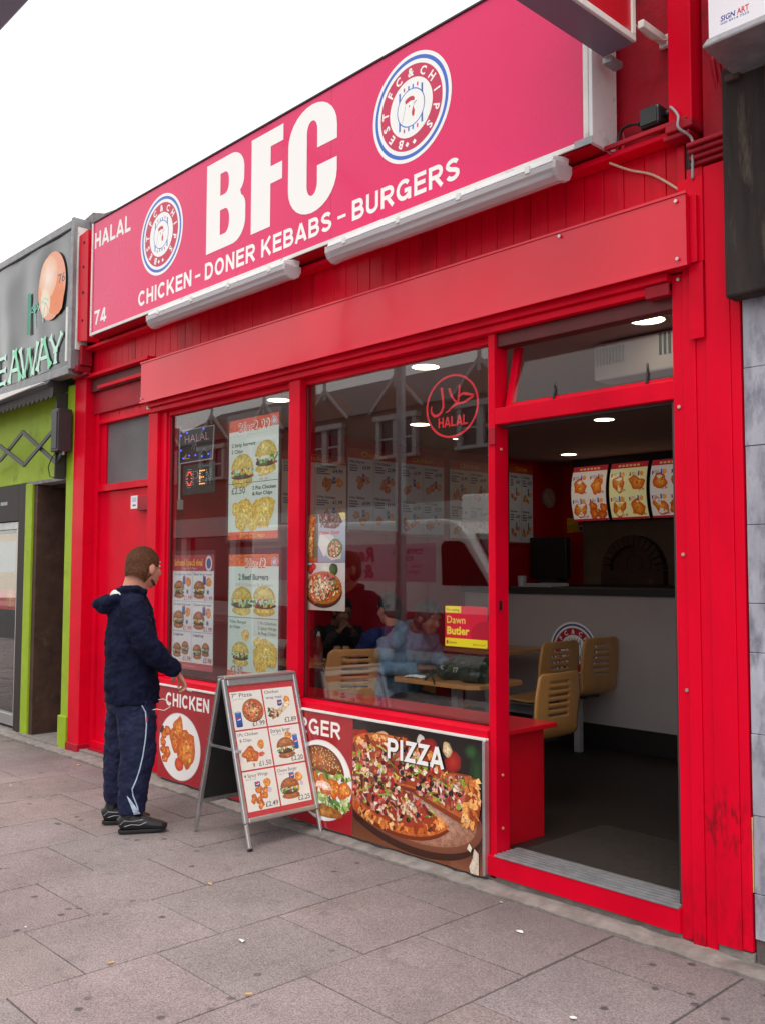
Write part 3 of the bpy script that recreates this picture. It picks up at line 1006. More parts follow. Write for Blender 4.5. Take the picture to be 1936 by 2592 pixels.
# window frames and glass: left bay and right bay
wf = MB()
wf.box(-4.652, -4.51, 0.0, 0.12, 0.79, 2.864)
wf.box(-4.509, -4.425, 0.03, 0.12, 0.79, 2.864)
wf.box(-4.424, -4.395, 0.045, 0.12, 0.79, 2.864)
wf.box(-2.808, -2.69, 0.0, 0.10, 0.79, 2.864)
wf.box(-4.394, -2.809, 0.04, 0.10, 2.825, 2.863)
wf.box(-2.689, -1.112, 0.04, 0.10, 2.825, 2.863)
frame = wf.build('window_frame', 'red_paint', shop, 0.004)
cill = MB()
cill.prism([(-0.012, 0.742), (-0.012, 0.775), (0.06, 0.79), (0.12, 0.79), (0.12, 0.70), (0.0, 0.70)], -4.652, -1.088, 'x')
cill.build('window_sill', 'red_paint', shop, 0.003)
for nm, a, b_ in (('left', -4.394, -2.809), ('right', -2.689, -1.112)):
    MB().box(a, b_, 0.066, 0.072, 0.791, 2.824).build('window_pane', 'glass', frame)
    bd = MB()
    bd.box(a, a + 0.018, 0.052, 0.064, 0.80, 2.815)
    bd.box(b_ - 0.018, b_, 0.052, 0.064, 0.80, 2.815)
    bd.box(a, b_, 0.052, 0.064, 0.791, 0.800)
    bd.build('glazing_bead', 'dark_red', frame, 0.002)
jb = MB().box(-1.086, -1.04, 0.0, 0.11, 0.03, 2.90)
jb.box(-1.111, -1.087, 0.03, 0.11, 0.79, 2.864)
post = jb.build('door_post', 'red_paint', shop, 0.004)
ls = MB()
ls.box(-1.0395, -1.037, 0.03, 0.05, 1.40, 1.45)
ls.build('lock_slot', 'black_plastic', post)
for z in (0.55, 0.28, 2.25):
    MB().cyl((-1.039, 0.05, z), 0.007, 0.004, 'x', 8).build('post_screw', 'butt_tan', post)
box('strike_plate', 'red_grimy', post, -1.075, -1.03, -0.012, -0.001, 2.27, 2.36, 0.002)
box('door_head', 'red_paint', shop, -1.039, 0.005, 0.0, 0.075, 2.375, 2.462, 0.004)
box('door_stop', 'dark_metal', shop, -1.03, -0.005, 0.04, 0.08, 2.362, 2.3745, 0.002)
box('fanlight_head', 'dark_red', shop, -1.039, 0.005, 0.02, 0.10, 2.79, 2.864, 0.004)
# fanlight tilted into the room
fl = bpy.data.objects.new('fanlight', None)
def tilt(yb, zb, z, t):        # a point on the tilted leaf
    return (yb + (z - zb) * math.tan(R(13)), z)
def leafbar(mb, xa, xb, za, zb_, th=0.03):
    ya, yb_ = 0.055 + (za - 2.465) * 0.23, 0.055 + (zb_ - 2.465) * 0.23
    mb.hexa([(xa, ya, za), (xb, ya, za), (xb, ya + th, za), (xa, ya + th, za), (xa, yb_, zb_), (xb, yb_, zb_), (xb, yb_ + th, zb_), (xa, yb_ + th, zb_)])
fb = MB()
leafbar(fb, -1.015, -0.97, 2.465, 2.80)
leafbar(fb, -0.035, -0.004, 2.465, 2.80)
leafbar(fb, -0.969, -0.036, 2.465, 2.490)
fan_o = fb.build('fanlight', 'red_paint', shop, 0.003)
gp = MB()
leafbar(gp, -0.969, -0.036, 2.491, 2.80, 0.005)
gp.build('fanlight_pane', 'glass_thin', fan_o)
for xa in (-0.70, -0.17):
    h_ = MB().loft([(xa - 0.02, 0.10, 2.58), (xa, 0.07, 2.53), (xa + 0.005, 0.045, 2.47)], [0.006, 0.008, 0.006], 8)
    h_.build('catch', 'black_plastic', fan_o)
# right jamb strip
box('jamb_strip', 'dark_metal', shop, -0.022, -0.002, 0.02, 0.10, 0.16, 2.37, 0.002)
# right pilaster of boards
rp = MB()
rp.box(0.0, 0.058, -0.004, 0.20, 0.028, 2.935)
rp.box(0.0585, 0.116, -0.016, 0.20, 0.022, 3.33)
rp.box(0.1165, 0.170, -0.010, 0.20, 0.014, 3.33)
rp.box(0.1705, 0.279, -0.022, 0.20, 0.055, 3.38)
rp.box(0.2795, 0.323, -0.018, 0.20, 0.060, 3.38)
rpo = rp.build('pilaster_boards', 'red_scuffed', shop, 0.003)
MB().box(0.172, 0.324, -0.012, 0.2, 0.0, 0.054).build('pilaster_footing', 'concrete', rpo, 0.004)
pp = MB().box(0.050, 0.170, -0.030, -0.0105, 2.96, 3.345)
pp.box(0.10, 0.168, -0.034, -0.0305, 2.62, 2.958)
pp.build('cover_plate', 'red_paint', rpo, 0.003)
for (a, z) in ((0.035, 2.91), (0.03, 2.335), (0.038, 1.68), (0.045, 1.09)):
    MB().cyl((a, -0.0045, z), 0.008, -0.007, 'y', 10).build('pilaster_screw', 'alu', rpo)
# upper right: boxed pipe, moulding, ridged corbel
box('pipe_casing', 'red_paint', shop, 0.030, 0.143, -0.06, 0.074, 3.60, 4.86, 0.006)
up = MB().box(0.02, 0.150, -0.075, 0.073, 3.560, 3.598)
up.box(0.0, 0.13, -0.06, 0.073, 3.535, 3.559)
up.build('casing_foot', 'red_grimy', shop, 0.006)
md = MB()
for k in range(4):
    md.box(0.112 + 0.004 * k, 0.30, -0.03 - 0.018 * k, 0.073, 3.395 + 0.022 * k, 3.4155 + 0.022 * k)
md.build('moulding', 'red_grimy', shop, 0.006)
co = MB()
for k in range(4):
    co.loft([(0.215 + k * 0.024, 0.02, 4.05), (0.215 + k * 0.024, 0.0, 3.85), (0.22 + k * 0.022, 0.03, 3.72)], [0.012, 0.013, 0.008], 8)
co.build('ridged_corbel', 'red_grimy', shop, 0.0)
box('upper_post', 'red_grimy', shop, 0.152, 0.30, 0.02, 0.074, 3.486, 4.86, 0.004)
dk = MB().box(0.062, 0.082, 0.03, 0.044, 3.35, 3.53)
dk.build('gap', 'black_board', shop)  # solid black strip stands in for the shade inside the gap
box('slot_post', 'red_timber', shop, 0.084, 0.160, -0.01, 0.074, 3.335, 3.394, 0.003)
box('end_post', 'red_timber', shop, 0.022, 0.060, 0.02, 0.044, 3.28, 3.53, 0.003)
# threshold and riser
rs = MB().prism([(-1.085, 0.052), (-0.75, 0.050), (-0.3, 0.052), (0.0, 0.046), (0.0, 0.150), (-1.085, 0.150)], -0.022, 0.12, 'y')
rs.build('step_riser', 'red_paint', shop, 0.003)
th = MB()
th.box(-1.036, -0.004, -0.026, 0.175, 0.1505, 0.160)
for k in range(5):
    th.box(-1.034, -0.006, 0.0 + k * 0.034, 0.012 + k * 0.034, 0.1605, 0.164)
th.build('threshold', 'alu_dull', shop, 0.002)
box('plinth', 'concrete', shop, -5.76, 0.0, 0.0, 0.10, 0.0, 0.045, 0.004)
box('stallriser', 'red_paint', shop, -4.652, -1.088, -0.004, 0.10, 0.046, 0.699, 0.002)
tm = MB().box(-4.37, -1.078, -0.040, -0.0125, 0.727, 0.739)
tm.build('panel_trim', 'white_trim', shop, 0.002)
tv = MB().box(-1.100, -1.082, -0.042, -0.0045, 0.045, 0.726)
tv.build('panel_end_trim', 'alu', shop, 0.003)

# ------------------------------------------------------------------ picture panels under the window
def panel(label, xa, xb, z0=0.036, z1=0.725):
    t = thing('picture_panel', label, 'panel', ((xa + xb) / 2, -0.02, z0), 0, 'picture panels under the window')
    box('backing', 'alu_dull', t, xa, xb, -0.028, -0.0045, z0, z1, 0.0)
    c = Can((xa, -0.0285, z0), FU, FV, step=6e-6)
    c.clip = (0, 0, xb - xa, z1 - z0)
    return t, c
RC = 'a81424'
t, c = panel('red panel with CHICKEN lettering over a plate of fried chicken', -4.37, -3.272)
W_, H_ = 1.098, 0.689
c.rect(0, 0, W_, H_, RC)
sans(c, 'CHICKEN', 0.109, 0.549, 0.099, 0.596, 'f4f2f2', .20)
px, py = 0.31, 0.262
c.ell(px, py, 0.29, 0.247, 'd8d4d4', n=48)
c.ell(px, py, 0.283, 0.24, 'f4f2f2', n=48)
chicken(c, px + 0.0, py + 0.05, 0.13, 3, 2)
chicken(c, px + 0.10, py - 0.02, 0.135, 5, 2)
chicken(c, px - 0.02, py + 0.13, 0.085, 8, 2)
c.blob(px - 0.0, py - 0.13, 0.06, 0.05, 'c03a18', 'f06a3a', 0.1)
for k, (a, b_) in enumerate(((-0.22, 0.07), (-0.235, 0.01), (-0.225, -0.05), (-0.20, -0.11), (-0.17, 0.10), (-0.16, -0.06))):
    chicken(c, px + a, py + b_, 0.042, 20 + k, 0)
c.blob(px - 0.25, py + 0.10, 0.035, 0.02, '3a0c10', '7a1c20', 0.1, rot=0.9)
c.build('picture', 'print_gloss', t)

t, c = panel('red panel with BURGER lettering over a round burger picture', -3.270, -2.118)
W_ = 1.152
c.rect(0, 0, W_, H_, RC)
sans(c, 'BURGER', W_ - 0.112 - 0.625, 0.551, 0.096, 0.625, 'f4f2f2', .19)
px, py = W_ - 0.285, 0.283
c.ell(px, py, 0.280, 0.243, 'e4e2e2', n=48)
c.ell(px, py, 0.272, 0.235, 'f8f6f4', n=48)
rd = random.Random(77)
pts = [(px - 0.02 + 0.23 * math.cos(q), py + 0.045 + 0.165 * math.sin(q)) for q in [PI * i / 24 for i in range(25)]]
c.fan(pts, (px - 0.02, py + 0.13), '6b2c12', 'c07038')
for _ in range(110):
    q, s_ = rd.uniform(0.1, 3.04), math.sqrt(rd.uniform(0.05, 0.95))
    c.ell(px - 0.02 + 0.21 * s_ * math.cos(q), py + 0.055 + 0.15 * s_ * math.sin(q), 0.006, 0.004, rd.choice(['f0d8a8', 'e8c080', 'd8a860']), n=6, rot=rd.uniform(0, 3))
for _ in range(60):
    c.blob(px + rd.uniform(-0.25, 0.25), py + rd.uniform(-0.16, -0.085), rd.uniform(0.015, 0.035), rd.uniform(0.01, 0.02), rd.choice(['8fae58', '5a8a34', 'b8c878', '3f6a24', 'e0e4b0']), None, 0.5, 8, rd.uniform(0, 3), rd)
for _ in range(40):
    c.blob(px + rd.uniform(-0.25, 0.27), py + rd.uniform(0.02, 0.05), rd.uniform(0.012, 0.03), rd.uniform(0.008, 0.016), rd.choice(['6a9a3c', '3f6a24', 'a8c060']), None, 0.5, 8, rd.uniform(0, 3), rd)
for k in range(5):
    chicken(c, px - 0.17 + 0.095 * k, py - 0.03, 0.062, 40 + k, 2)
c.blob(px + 0.02, py - 0.03, 0.07, 0.03, 'f0b8a0', 'fff0ea', 0.3)
c.blob(px, py - 0.18, 0.21, 0.035, '9a5a22', 'c88a44', 0.06)
c.build('picture', 'print_gloss', t)

t, c = panel('photo panel of a sliced loaded pizza on a board with PIZZA lettering', -2.116, -1.101)
W_, H_ = 1.015, 0.689
c.rect(0, 0, W_, H_, '24100e', '140c0c')
rd = random.Random(31)
c.rect(0, 0, W_, 0.22, '7a4428', '3a1c14')
c.rect(0.78, 0.0, W_, 0.16, '8a5238', '3a1a12')
# vegetables behind
for (a, b_, r1, r2, e, m_) in ((0.03, 0.50, .09, .14, '8a1410', 'd83020'), (0.09, 0.55, .07, .09, 'a01814', 'e04028'), (0.22, 0.57, .06, .07, 'b09070', 'e8d0a8'), (0.26, 0.60, .05, .05, 'c8a480', 'f0dcc0'),
                               (0.42, 0.60, .09, .06, '281008', '50281c'), (0.56, 0.62, .03, .05, 'c8c0b8', 'f4f0ea'), (0.62, 0.57, .08, .09, '7a0a0a', 'cc281a'), (0.80, 0.55, .06, .06, '7a0c0c', 'c42c1c'),
                               (0.76, 0.61, .035, .04, 'c0a078', 'ecd8b0'), (0.97, 0.50, .07, .14, '08180a', '1e4a20'), (0.93, 0.62, .05, .04, '0c2410', '2a5a28')):
    c.blob(a, b_, r1, r2, e, m_, 0.12, 22, 0, rd)
# board
c.ell(0.42, 0.245, 0.585, 0.235, '3a1a0e', '5a2c18', rot=-0.10, n=56)
c.ell(0.43, 0.275, 0.58, 0.225, '7a4430', 'a86e54', rot=-0.10, n=56)
c.ell(0.42, 0.285, 0.55, 0.205, 'a06c54', 'd8b0a0', rot=-0.10, n=56)
# crust and pizza with an open wedge on the right
def sect(cx, cy, rx, ry, a0, a1, n=40, rot=-0.1):
    pts = [(cx, cy)]
    for i in range(n + 1):
        q = a0 + (a1 - a0) * i / n
        x_, y_ = rx * math.cos(q), ry * math.sin(q)
        pts.append((cx + x_ * math.cos(rot) - y_ * math.sin(rot), cy + x_ * math.sin(rot) + y_ * math.cos(rot)))
    return pts
cx, cy = 0.34, 0.365
c.poly(sect(cx, cy - 0.022, 0.50, 0.265, R(8), R(334)), '7a2c0c')
c.poly(sect(cx, cy, 0.50, 0.265, R(8), R(334)), 'c86428')
c.poly(sect(cx, cy + 0.012, 0.455, 0.232, R(9), R(332)), 'a83c1c')
for _ in range(150):
    q = rd.uniform(R(10), R(330)); s_ = rd.uniform(0.90, 1.0)
    c.blob(cx + 0.49 * s_ * math.cos(q - .1), cy + 0.255 * s_ * math.sin(q - .1), rd.uniform(.012, .034), rd.uniform(.010, .022), rd.choice(['d87838', 'e89a50', 'c05018', '9a3410', 'f0b878', 'e0843c', '6a2408']), None, 0.5, 9, rd.uniform(0, 3), rd)
tops = ['f0d8b8', 'e8c8a0', 'e8b0a0', 'c83020', 'd85038', 'a01c1c', 'b85a50', '8c4038', '701c1a', 'f4e8d8', 'c8742c', 'd88a8a', 'e0a0a0', '1c1014', '241418', '2a1a20', '8aac34', 'd8c040', '5c2c20', '7c4434', 'e8c8b0', 'f0dcc8', 'c8584c', 'e8a898', 'b03028', 'd87850']
def toppings(n, region):
    for _ in range(n):
        x_, y_ = region()
        k = rd.random()
        if k < 0.13:
            rr = rd.uniform(.012, .018)
            c.ell(x_, y_, rr, rr * 0.8, '100a10', '2c1c28', n=12)
            c.ell(x_ + .002, y_ + .002, rr * .35, rr * .28, '6a3830', n=8)
        elif k < 0.2:
            a = rd.uniform(-1, 1)
            L = rd.uniform(.03, .055)
            c.line([(x_ - L * math.cos(a), y_ - L * .6 * math.sin(a)), (x_, y_ + .006), (x_ + L * math.cos(a), y_ + L * .6 * math.sin(a))], .009, rd.choice(['8aac34', '6a8c20', 'a8c850']))
        else:
            c.blob(x_, y_, rd.uniform(.010, .030), rd.uniform(.008, .018), rd.choice(tops), rd.choice(tops) if k > .8 else None, 0.5, 8, rd.uniform(0, 3), rd)
def reg():
    q = rd.uniform(R(12), R(328)); s_ = math.sqrt(rd.random()) * 0.9
    return cx + 0.455 * s_ * math.cos(q - .1), cy + 0.012 + 0.228 * s_ * math.sin(q - .1)
toppings(470, reg)
# lifted slice on the right
c.poly([(0.50, 0.335), (0.74, 0.27), (0.93, 0.22), (0.99, 0.30), (1.00, 0.42), (0.93, 0.50), (0.80, 0.50)], '8a3814')
c.poly([(0.52, 0.35), (0.74, 0.295), (0.90, 0.26), (0.96, 0.33), (0.97, 0.42), (0.91, 0.49), (0.78, 0.49)], 'c06030')
for _ in range(70):
    q = rd.random()
    c.blob(0.93 + rd.uniform(-.05, .05), 0.24 + q * 0.24, rd.uniform(.015, .03), rd.uniform(.012, .024), rd.choice(['e09850', 'c86428', 'f0b878', '9a3c14', 'e8a860', 'd47a3a']), None, 0.5, 9, rd.uniform(0, 3), rd)
def reg2():
    u, v = rd.random(), rd.random()
    return 0.55 + u * 0.33, 0.36 + (v - 0.28) * (0.03 + u * 0.16)
toppings(170, reg2)
c.ell(0.42, 0.315, 0.02, 0.014, 'a83c1c')
c.poly([(0.93, 0.0), (0.985, 0.0), (0.985, 0.11), (0.955, 0.13), (0.945, 0.08), (0.92, 0.03)], 'd8c8b8')
c.poly([(0.905, 0.12), (0.93, 0.105), (0.94, 0.13), (0.92, 0.15)], 'e8e0d4')
sans(c, 'PIZZA', 0.305, 0.497, 0.115, 0.438, '3a2a24', .20)
sans(c, 'PIZZA', 0.300, 0.502, 0.115, 0.438, 'f6f6f6', .20)
c.build('picture', 'print_gloss', t)
# ------------------------------------------------------------------ the long sign over the shop
sg = thing('fascia_sign', 'long pinkish red fascia sign with big white letters and two round emblems', 'sign', (-2.85, -0.16, 3.6))
X0, X1, Z0, Z1 = -5.385, -0.300, 3.605, 4.600
MB().box(X0 + .012, X1 - .012, -0.150, 0.040, Z0 + .012, Z1 - .012).build('sign_box', 'white_plastic', sg, 0.002)
sf = MB().box(X0 + .02, -2.2015, -0.158, -0.1505, Z0 + .022, Z1 - .012)
sf.box(-2.1995, X1 - .035, -0.158, -0.1505, Z0 + .022, Z1 - .012)
sf.build('sign_panel', 'sign_face', sg)
tf = MB()
tf.box(X0, X1 - .022, -0.168, -0.1585, Z0, Z0 + .024)
tf.box(X0, X0 + .022, -0.168, -0.1585, Z0 + .0245, Z1 - .012)
tf.box(X1 - .050, X1 - .022, -0.168, -0.1585, Z0 + .0245, Z1 - .012)
tf.build('sign_trim', 'white_trim', sg, 0.002)
MB().box(X0, X1, -0.168, 0.04, Z1 - .0115, Z1).build('sign_cap', 'dark_metal', sg, 0.002)
MB().box(X1 - .0215, X1, -0.165, 0.04, Z0, Z1 - .012).build('sign_end', 'white_plastic', sg, 0.003)
ub = MB().box(X0, X1 - .022, -0.149, 0.04, Z0 - .004, Z0 + .0115)
ub.build('sign_underside', 'red_inside', sg)
cc = MB().box(X1 - .10, X1 + .004, -0.172, -0.1685, Z0 - .006, Z0 + .03)
cc.build('corner_cap', 'alu_dull', sg, 0.002)
c = Can((0, -0.1583, 0), FU, FV, step=5e-6)
WH = 'f6f4f4'
def word(items):
    c = Can((0, -0.1583, 0), FU, FV, step=5e-6)
    for it in items:
        if it[0] == '-':
            c.rect(*it[1:], WH)
        else:
            sans(c, it[0], it[1], it[2], it[3], it[4], WH)
    c.build('lettering', 'vinyl', sg)
word([('HALAL', -5.345, 4.358, 0.138, 0.625, 0.028)])
word([('74', -5.325, 3.690, 0.120, 0.215, 0.028)])
word([('CHICKEN', -4.570, 3.693, 0.122, 0.788, 0.034)])
word([('-', -3.735, 3.738, -3.665, 3.757)])
word([('DONER', -3.607, 3.692, 0.122, 0.620, 0.034)])
word([('KEBABS', -2.921, 3.692, 0.122, 0.730, 0.034)])
word([('-', -2.135, 3.738, -2.060, 3.757)])
word([('BURGERS', -2.005, 3.692, 0.124, 0.865, 0.034)])
# the three big letters, heavy and narrow
def big(outer, holes, name):
    loops = [[Vector((a, b_, 0)) for a, b_ in outer]] + [[Vector((a, b_, 0)) for a, b_ in h] for h in holes]
    flat = [v for l in loops for v in l]
    tr_ = tessellate_polygon(loops)
    m_ = MB()
    fs = []
    for t_ in tr_:
        a, b_, d_ = [flat[i] for i in t_]
        fs.append(tuple(t_) if (b_ - a).cross(d_ - a).z > 0 else tuple(reversed(t_)))
    m_.add([(v.x, -0.1592, v.y) for v in flat], fs, lin(WH))
    return m_.build(name, 'vinyl', sg)
def arc(cx, cy, rx, ry, a0, a1, n=14):
    return [(cx + rx * math.cos(R(a0 + (a1 - a0) * i / n)), cy + ry * math.sin(R(a0 + (a1 - a0) * i / n))) for i in range(n + 1)]
bz, bt = 3.876, 4.528
bx = -3.592
o = [(bx, bz)] + arc(bx + .325, bz + .15, .160, .15, -90, 0) + arc(bx + .385, bz + .235, .10, .10, 0, 62, 8) + arc(bx + .375, bz + .445, .092, .10, -60, 0, 8) + arc(bx + .307, bt - .14, .160, .14, 0, 90) + [(bx, bt)]
h1 = [(bx + .175, bz + .10)] + arc(bx + .235, bz + .18, .055, .08, -90, 0, 8) + arc(bx + .235, bz + .20, .055, .08, 0, 90, 8) + [(bx + .175, bz + .28)]
h2 = [(bx + .175, bz + .385)] + arc(bx + .232, bz + .455, .05, .07, -90, 0, 8) + arc(bx + .232, bz + .475, .05, .07, 0, 90, 8) + [(bx + .175, bz + .545)]
big(o, [list(reversed(h1)), list(reversed(h2))], 'letter')
fx = -3.040
big([(fx, 3.880), (fx + .218, 3.880), (fx + .218, 4.170), (fx + .345, 4.170), (fx + .345, 4.288), (fx + .218, 4.288), (fx + .218, 4.425), (fx + .355, 4.425), (fx + .355, 4.535), (fx, 4.535)], [], 'letter')
kx = -2.632
o = [(kx + .488, 4.255), (kx + .488, 4.345)] + arc(kx + .245, 4.345, .243, .208, 0, 180) + arc(kx + .245, 4.058, .243, .208, 180, 360) + [(kx + .488, 4.140), (kx + .298, 4.140)]
o += arc(kx + .246, 4.035, .052, .075, 0, -180, 10) + arc(kx + .246, 4.375, .052, .072, 180, 0, 10) + [(kx + .298, 4.255)]
big(o, [], 'letter')
for (ex, ez, rr, label) in ((-1.508, 4.212, 0.311, None), (-4.230, 4.195, 0.315, None)):
    c = Can((ex, -0.1587, ez), FU, FV, step=5e-6)
    emblem(c, 0, 0, rr)
    c.build('emblem', 'vinyl', sg)

# ------------------------------------------------------------------ strip lights below the sign
def strip_light(xa, xb, label):
    t = thing('strip_light', label, 'strip light', ((xa + xb) / 2, -0.13, 3.59), group='strip lights under the long sign')
    h_ = MB().prism([(-0.145, 3.598), (-0.235, 3.575), (-0.245, 3.545), (-0.115, 3.545), (-0.105, 3.598)], xa + .02, xb - .02, 'x')
    hs = h_.build('lamp_housing', 'white_plastic', t, 0.004)
    pf = [(-0.243, 3.544), (-0.243, 3.515), (-0.225, 3.482), (-0.195, 3.465), (-0.165, 3.465), (-0.135, 3.482), (-0.118, 3.515), (-0.118, 3.544)]
    MB().prism(pf, xa + .01, xb - .01, 'x').build('diffuser', 'diffuser', t, 0.004)
    MB().cyl((xa + .07, -0.18, 3.515), 0.013, xb - xa - .14, 'x', 14).build('tube', 'white_plastic', t, smooth=True)
    for q in (xa, xb - .02):
        MB().prism([(-0.247, 3.55), (-0.247, 3.512), (-0.228, 3.478), (-0.197, 3.460), (-0.163, 3.460), (-0.132, 3.478), (-0.113, 3.512), (-0.113, 3.55)], q, q + .022, 'x').build('end_cap', 'diffuser', t, 0.004)
    k = 4
    for i in range(k):
        q = xa + .16 + (xb - xa - .34) * i / (k - 1)
        MB().box(q, q + .028, -0.2505, -0.236, 3.528, 3.566).build('clip', 'white_trim', t, 0.003)
    return t
strip_light(-4.285, -2.545, 'grimy strip light under the left half of the long sign')
strip_light(-2.150, -0.455, 'grimy strip light under the right half of the long sign')

# ------------------------------------------------------------------ sign sticking out over the pavement
pj = thing('projecting_sign', 'red box sign with a white disc jutting out over the pavement', 'sign', (-0.15, -0.5, 4.0))
PX = -0.085
PT = 0.165
pa, pz = -1.25, 4.00
MB().box(PX - PT, PX, pa, -0.150, pz, 4.95).build('sign_case', 'white_plastic', pj, 0.004)
MB().box(PX - PT + .004, PX - .004, pa + .02, -0.152, pz - 0.004, pz - 0.0005).build('case_underside', 'lamp_head', pj)
pe = MB()
pe.box(PX + .0005, PX + .012, pa, -0.150, pz, pz + .030)
pe.box(PX + .0005, PX + .012, -0.176, -0.150, pz + .0305, 4.95)
pe.build('case_trim', 'white_trim', pj, 0.002)
c = Can((PX + 0.001, -1.25, pz), (0, 1, 0), (0, 0, 1))
c.rect(0, 0.03, 1.074, 0.95, 'c01424')
c.ell(0.50 + .355, 0.56, 0.30 * .74, 0.36, 'f0f0f2', n=48)
c.build('sign_face', 'vinyl', pj)
br = MB().box(-0.065, -0.035, -0.149, 0.050, 4.055, 4.092)
br.box(-0.075, -0.025, 0.0505, 0.074, 4.045, 4.102)
br.build('bracket', 'white_trim', pj, 0.004)
br = MB().box(-0.255, -0.205, -0.149, -0.05, 3.965, 3.995)
br.build('bracket', 'alu_dull', pj, 0.004)

# ------------------------------------------------------------------ power box and cables
jbx = thing('junction_box', 'small black power box with cables beside the long sign', 'power box', (-0.06, 0.03, 3.66))
m_ = MB().box(-0.125, -0.02, -0.055, 0.044, 3.635, 3.735)
m_.build('box_body', 'black_plastic', jbx, 0.018)
m_ = MB().box(-0.115, -0.03, -0.062, -0.0555, 3.645, 3.725)
m_.build('box_lid', 'black_plastic', jbx, 0.012)
m_ = MB().cyl((-0.02, -0.005, 3.69), 0.014, 0.03, 'x', 12).cyl((-0.125, -0.005, 3.69), 0.014, -0.025, 'x', 12)
m_.build('gland', 'black_plastic', jbx, smooth=True)
def cable(label, pts, r, m, n=8):
    P = [Vector(p) for p in pts]
    out_ = []
    for i in range(len(P) - 1):
        p0, p1, p2, p3 = P[max(i - 1, 0)], P[i], P[i + 1], P[min(i + 2, len(P) - 1)]
        for k in range(n):
            t = k / n
            out_.append(0.5 * ((2 * p1) + (-p0 + p2) * t + (2 * p0 - 5 * p1 + 4 * p2 - p3) * t * t + (-p0 + 3 * p1 - 3 * p2 + p3) * t ** 3))
    out_.append(P[-1])
    o = MB().loft(out_, r, 8).build('cable', m, None, smooth=True)
    return tag(o, label, 'cable', group='cables around the power box')
cable('black cable looping from the power box down to the sign corner', [(-0.145, 0.0, 3.69), (-0.20, 0.01, 3.71), (-0.26, 0.02, 3.71), (-0.285, 0.02, 3.65), (-0.275, 0.0, 3.60)], 0.007, 'black_plastic')
cable('red painted cable hanging in a loop under the power box', [(-0.262, 0.03, 3.70), (-0.250, 0.02, 3.64), (-0.255, -0.01, 3.585), (-0.275, -0.055, 3.572), (-0.297, -0.06, 3.60)], 0.006, 'cable_red')
cable('grey cable running from the power box down past the ledge', [(0.01, -0.005, 3.69), (0.045, -0.065, 3.68), (0.088, -0.08, 3.62), (0.095, -0.09, 3.56), (0.128, -0.04, 3.52), (0.135, -0.045, 3.44), (0.128, -0.036, 3.335)], 0.006, 'cable_grey')
cable('cream cable sagging across the planks to the shutter housing', [(-0.30, -0.03, 3.545), (-0.22, 0.02, 3.50), (-0.10, 0.03, 3.44), (0.03, 0.03, 3.33)], 0.006, 'cable_cream')
cable('thin pale cable by the projecting sign bracket', [(-0.105, -0.15, 4.12), (-0.07, -0.04, 4.06), (-0.03, 0.03, 4.06), (0.028, 0.05, 4.07)], 0.004, 'cable_cream')
cable('thin red cable climbing beside the boxed pipe', [(-0.01, 0.02, 3.72), (0.018, 0.05, 3.80), (0.020, 0.06, 3.95), (0.024, 0.06, 4.1)], 0.0035, 'cable_red')

# ------------------------------------------------------------------ right-hand neighbour
rn = thing('neighbour_shop', 'grey marble tiled shop front at the right edge with a blackened board above', 'shop', (1.5, 0.1, 0))
tl = MB()
zs = [0.115, 0.297, 0.611, 0.940, 1.272, 1.474, 1.80, 2.13, 2.46, 2.76]
rd = random.Random(12)
for za, zb in zip(zs, zs[1:]):
    xx = 0.331
    while xx < 3.2:
        wd = rd.choice((0.45, 0.6, 0.38))
        tl.box(xx + .001, xx + wd - .001, -0.012 + rd.uniform(-.002, .002), 0.12, za + .0012, zb - .0012)
        xx += wd
tl.build('stone_tiles', 'grey_marble', rn, 0.002)
box('tile_backing', 'mortar', rn, 0.330, 3.2, 0.0, 0.13, 0.0, 2.74, 0)
box('upper_wall', 'render_grey', rn, 0.345, 3.3, 0.13, 0.3, 0.0, 5.2, 0)
box('timber_edge', 'butt_tan', rn, 0.3255, 0.3300, -0.012, 0.05, 0.30, 0.60, 0)
bb = MB().box(0.306, 1.30, -0.115, -0.02, 2.745, 3.735)
bo = bb.build('blackened_board', 'charred_wood', rn, 0.012)
ed = MB().box(0.50, 0.512, -0.123, -0.1155, 2.75, 3.70)
ed.build('board_rib', 'brown_door', bo, 0.002)
MB().box(0.335, 0.40, -0.14, -0.1155, 3.655, 3.685).build('board_cleat', 'brown_brick', bo, 0.004)
ls_ = thing('light_box_sign', 'white light box sign with a grey hood at the top right corner', 'sign', (1.2, -0.3, 3.8))
MB().box(0.378, 2.6, -0.345, -0.05, 3.735, 4.9).build('sign_case', 'white_plastic', ls_, 0.004)
hd = MB().prism([(-0.352, 3.742), (-0.390, 3.700), (-0.388, 3.690), (-0.05, 3.672), (-0.05, 3.7345), (-0.345, 3.7345), (-0.347, 3.742)], 0.372, 2.61, 'x')
hd.build('sign_hood', 'alu_dull', ls_, 0.003)
c = Can((0.378, -0.3465, 3.735), FU, FV)
c.rect(0, 0.004, 2.2, 1.16, 'ecebf4')
c.text('SIGN', 0.050, 0.058, 0.022, '3038a0', w=0.060, bold=0.03, slant=0.1)
c.text('ART', 0.118, 0.058, 0.024, 'd02840', w=0.050, bold=0.03)
c.text('020 8914 7222', 0.050, 0.044, 0.009, '3038a0', w=0.118, bold=0.02)
c.build('sign_face', 'vinyl', ls_)

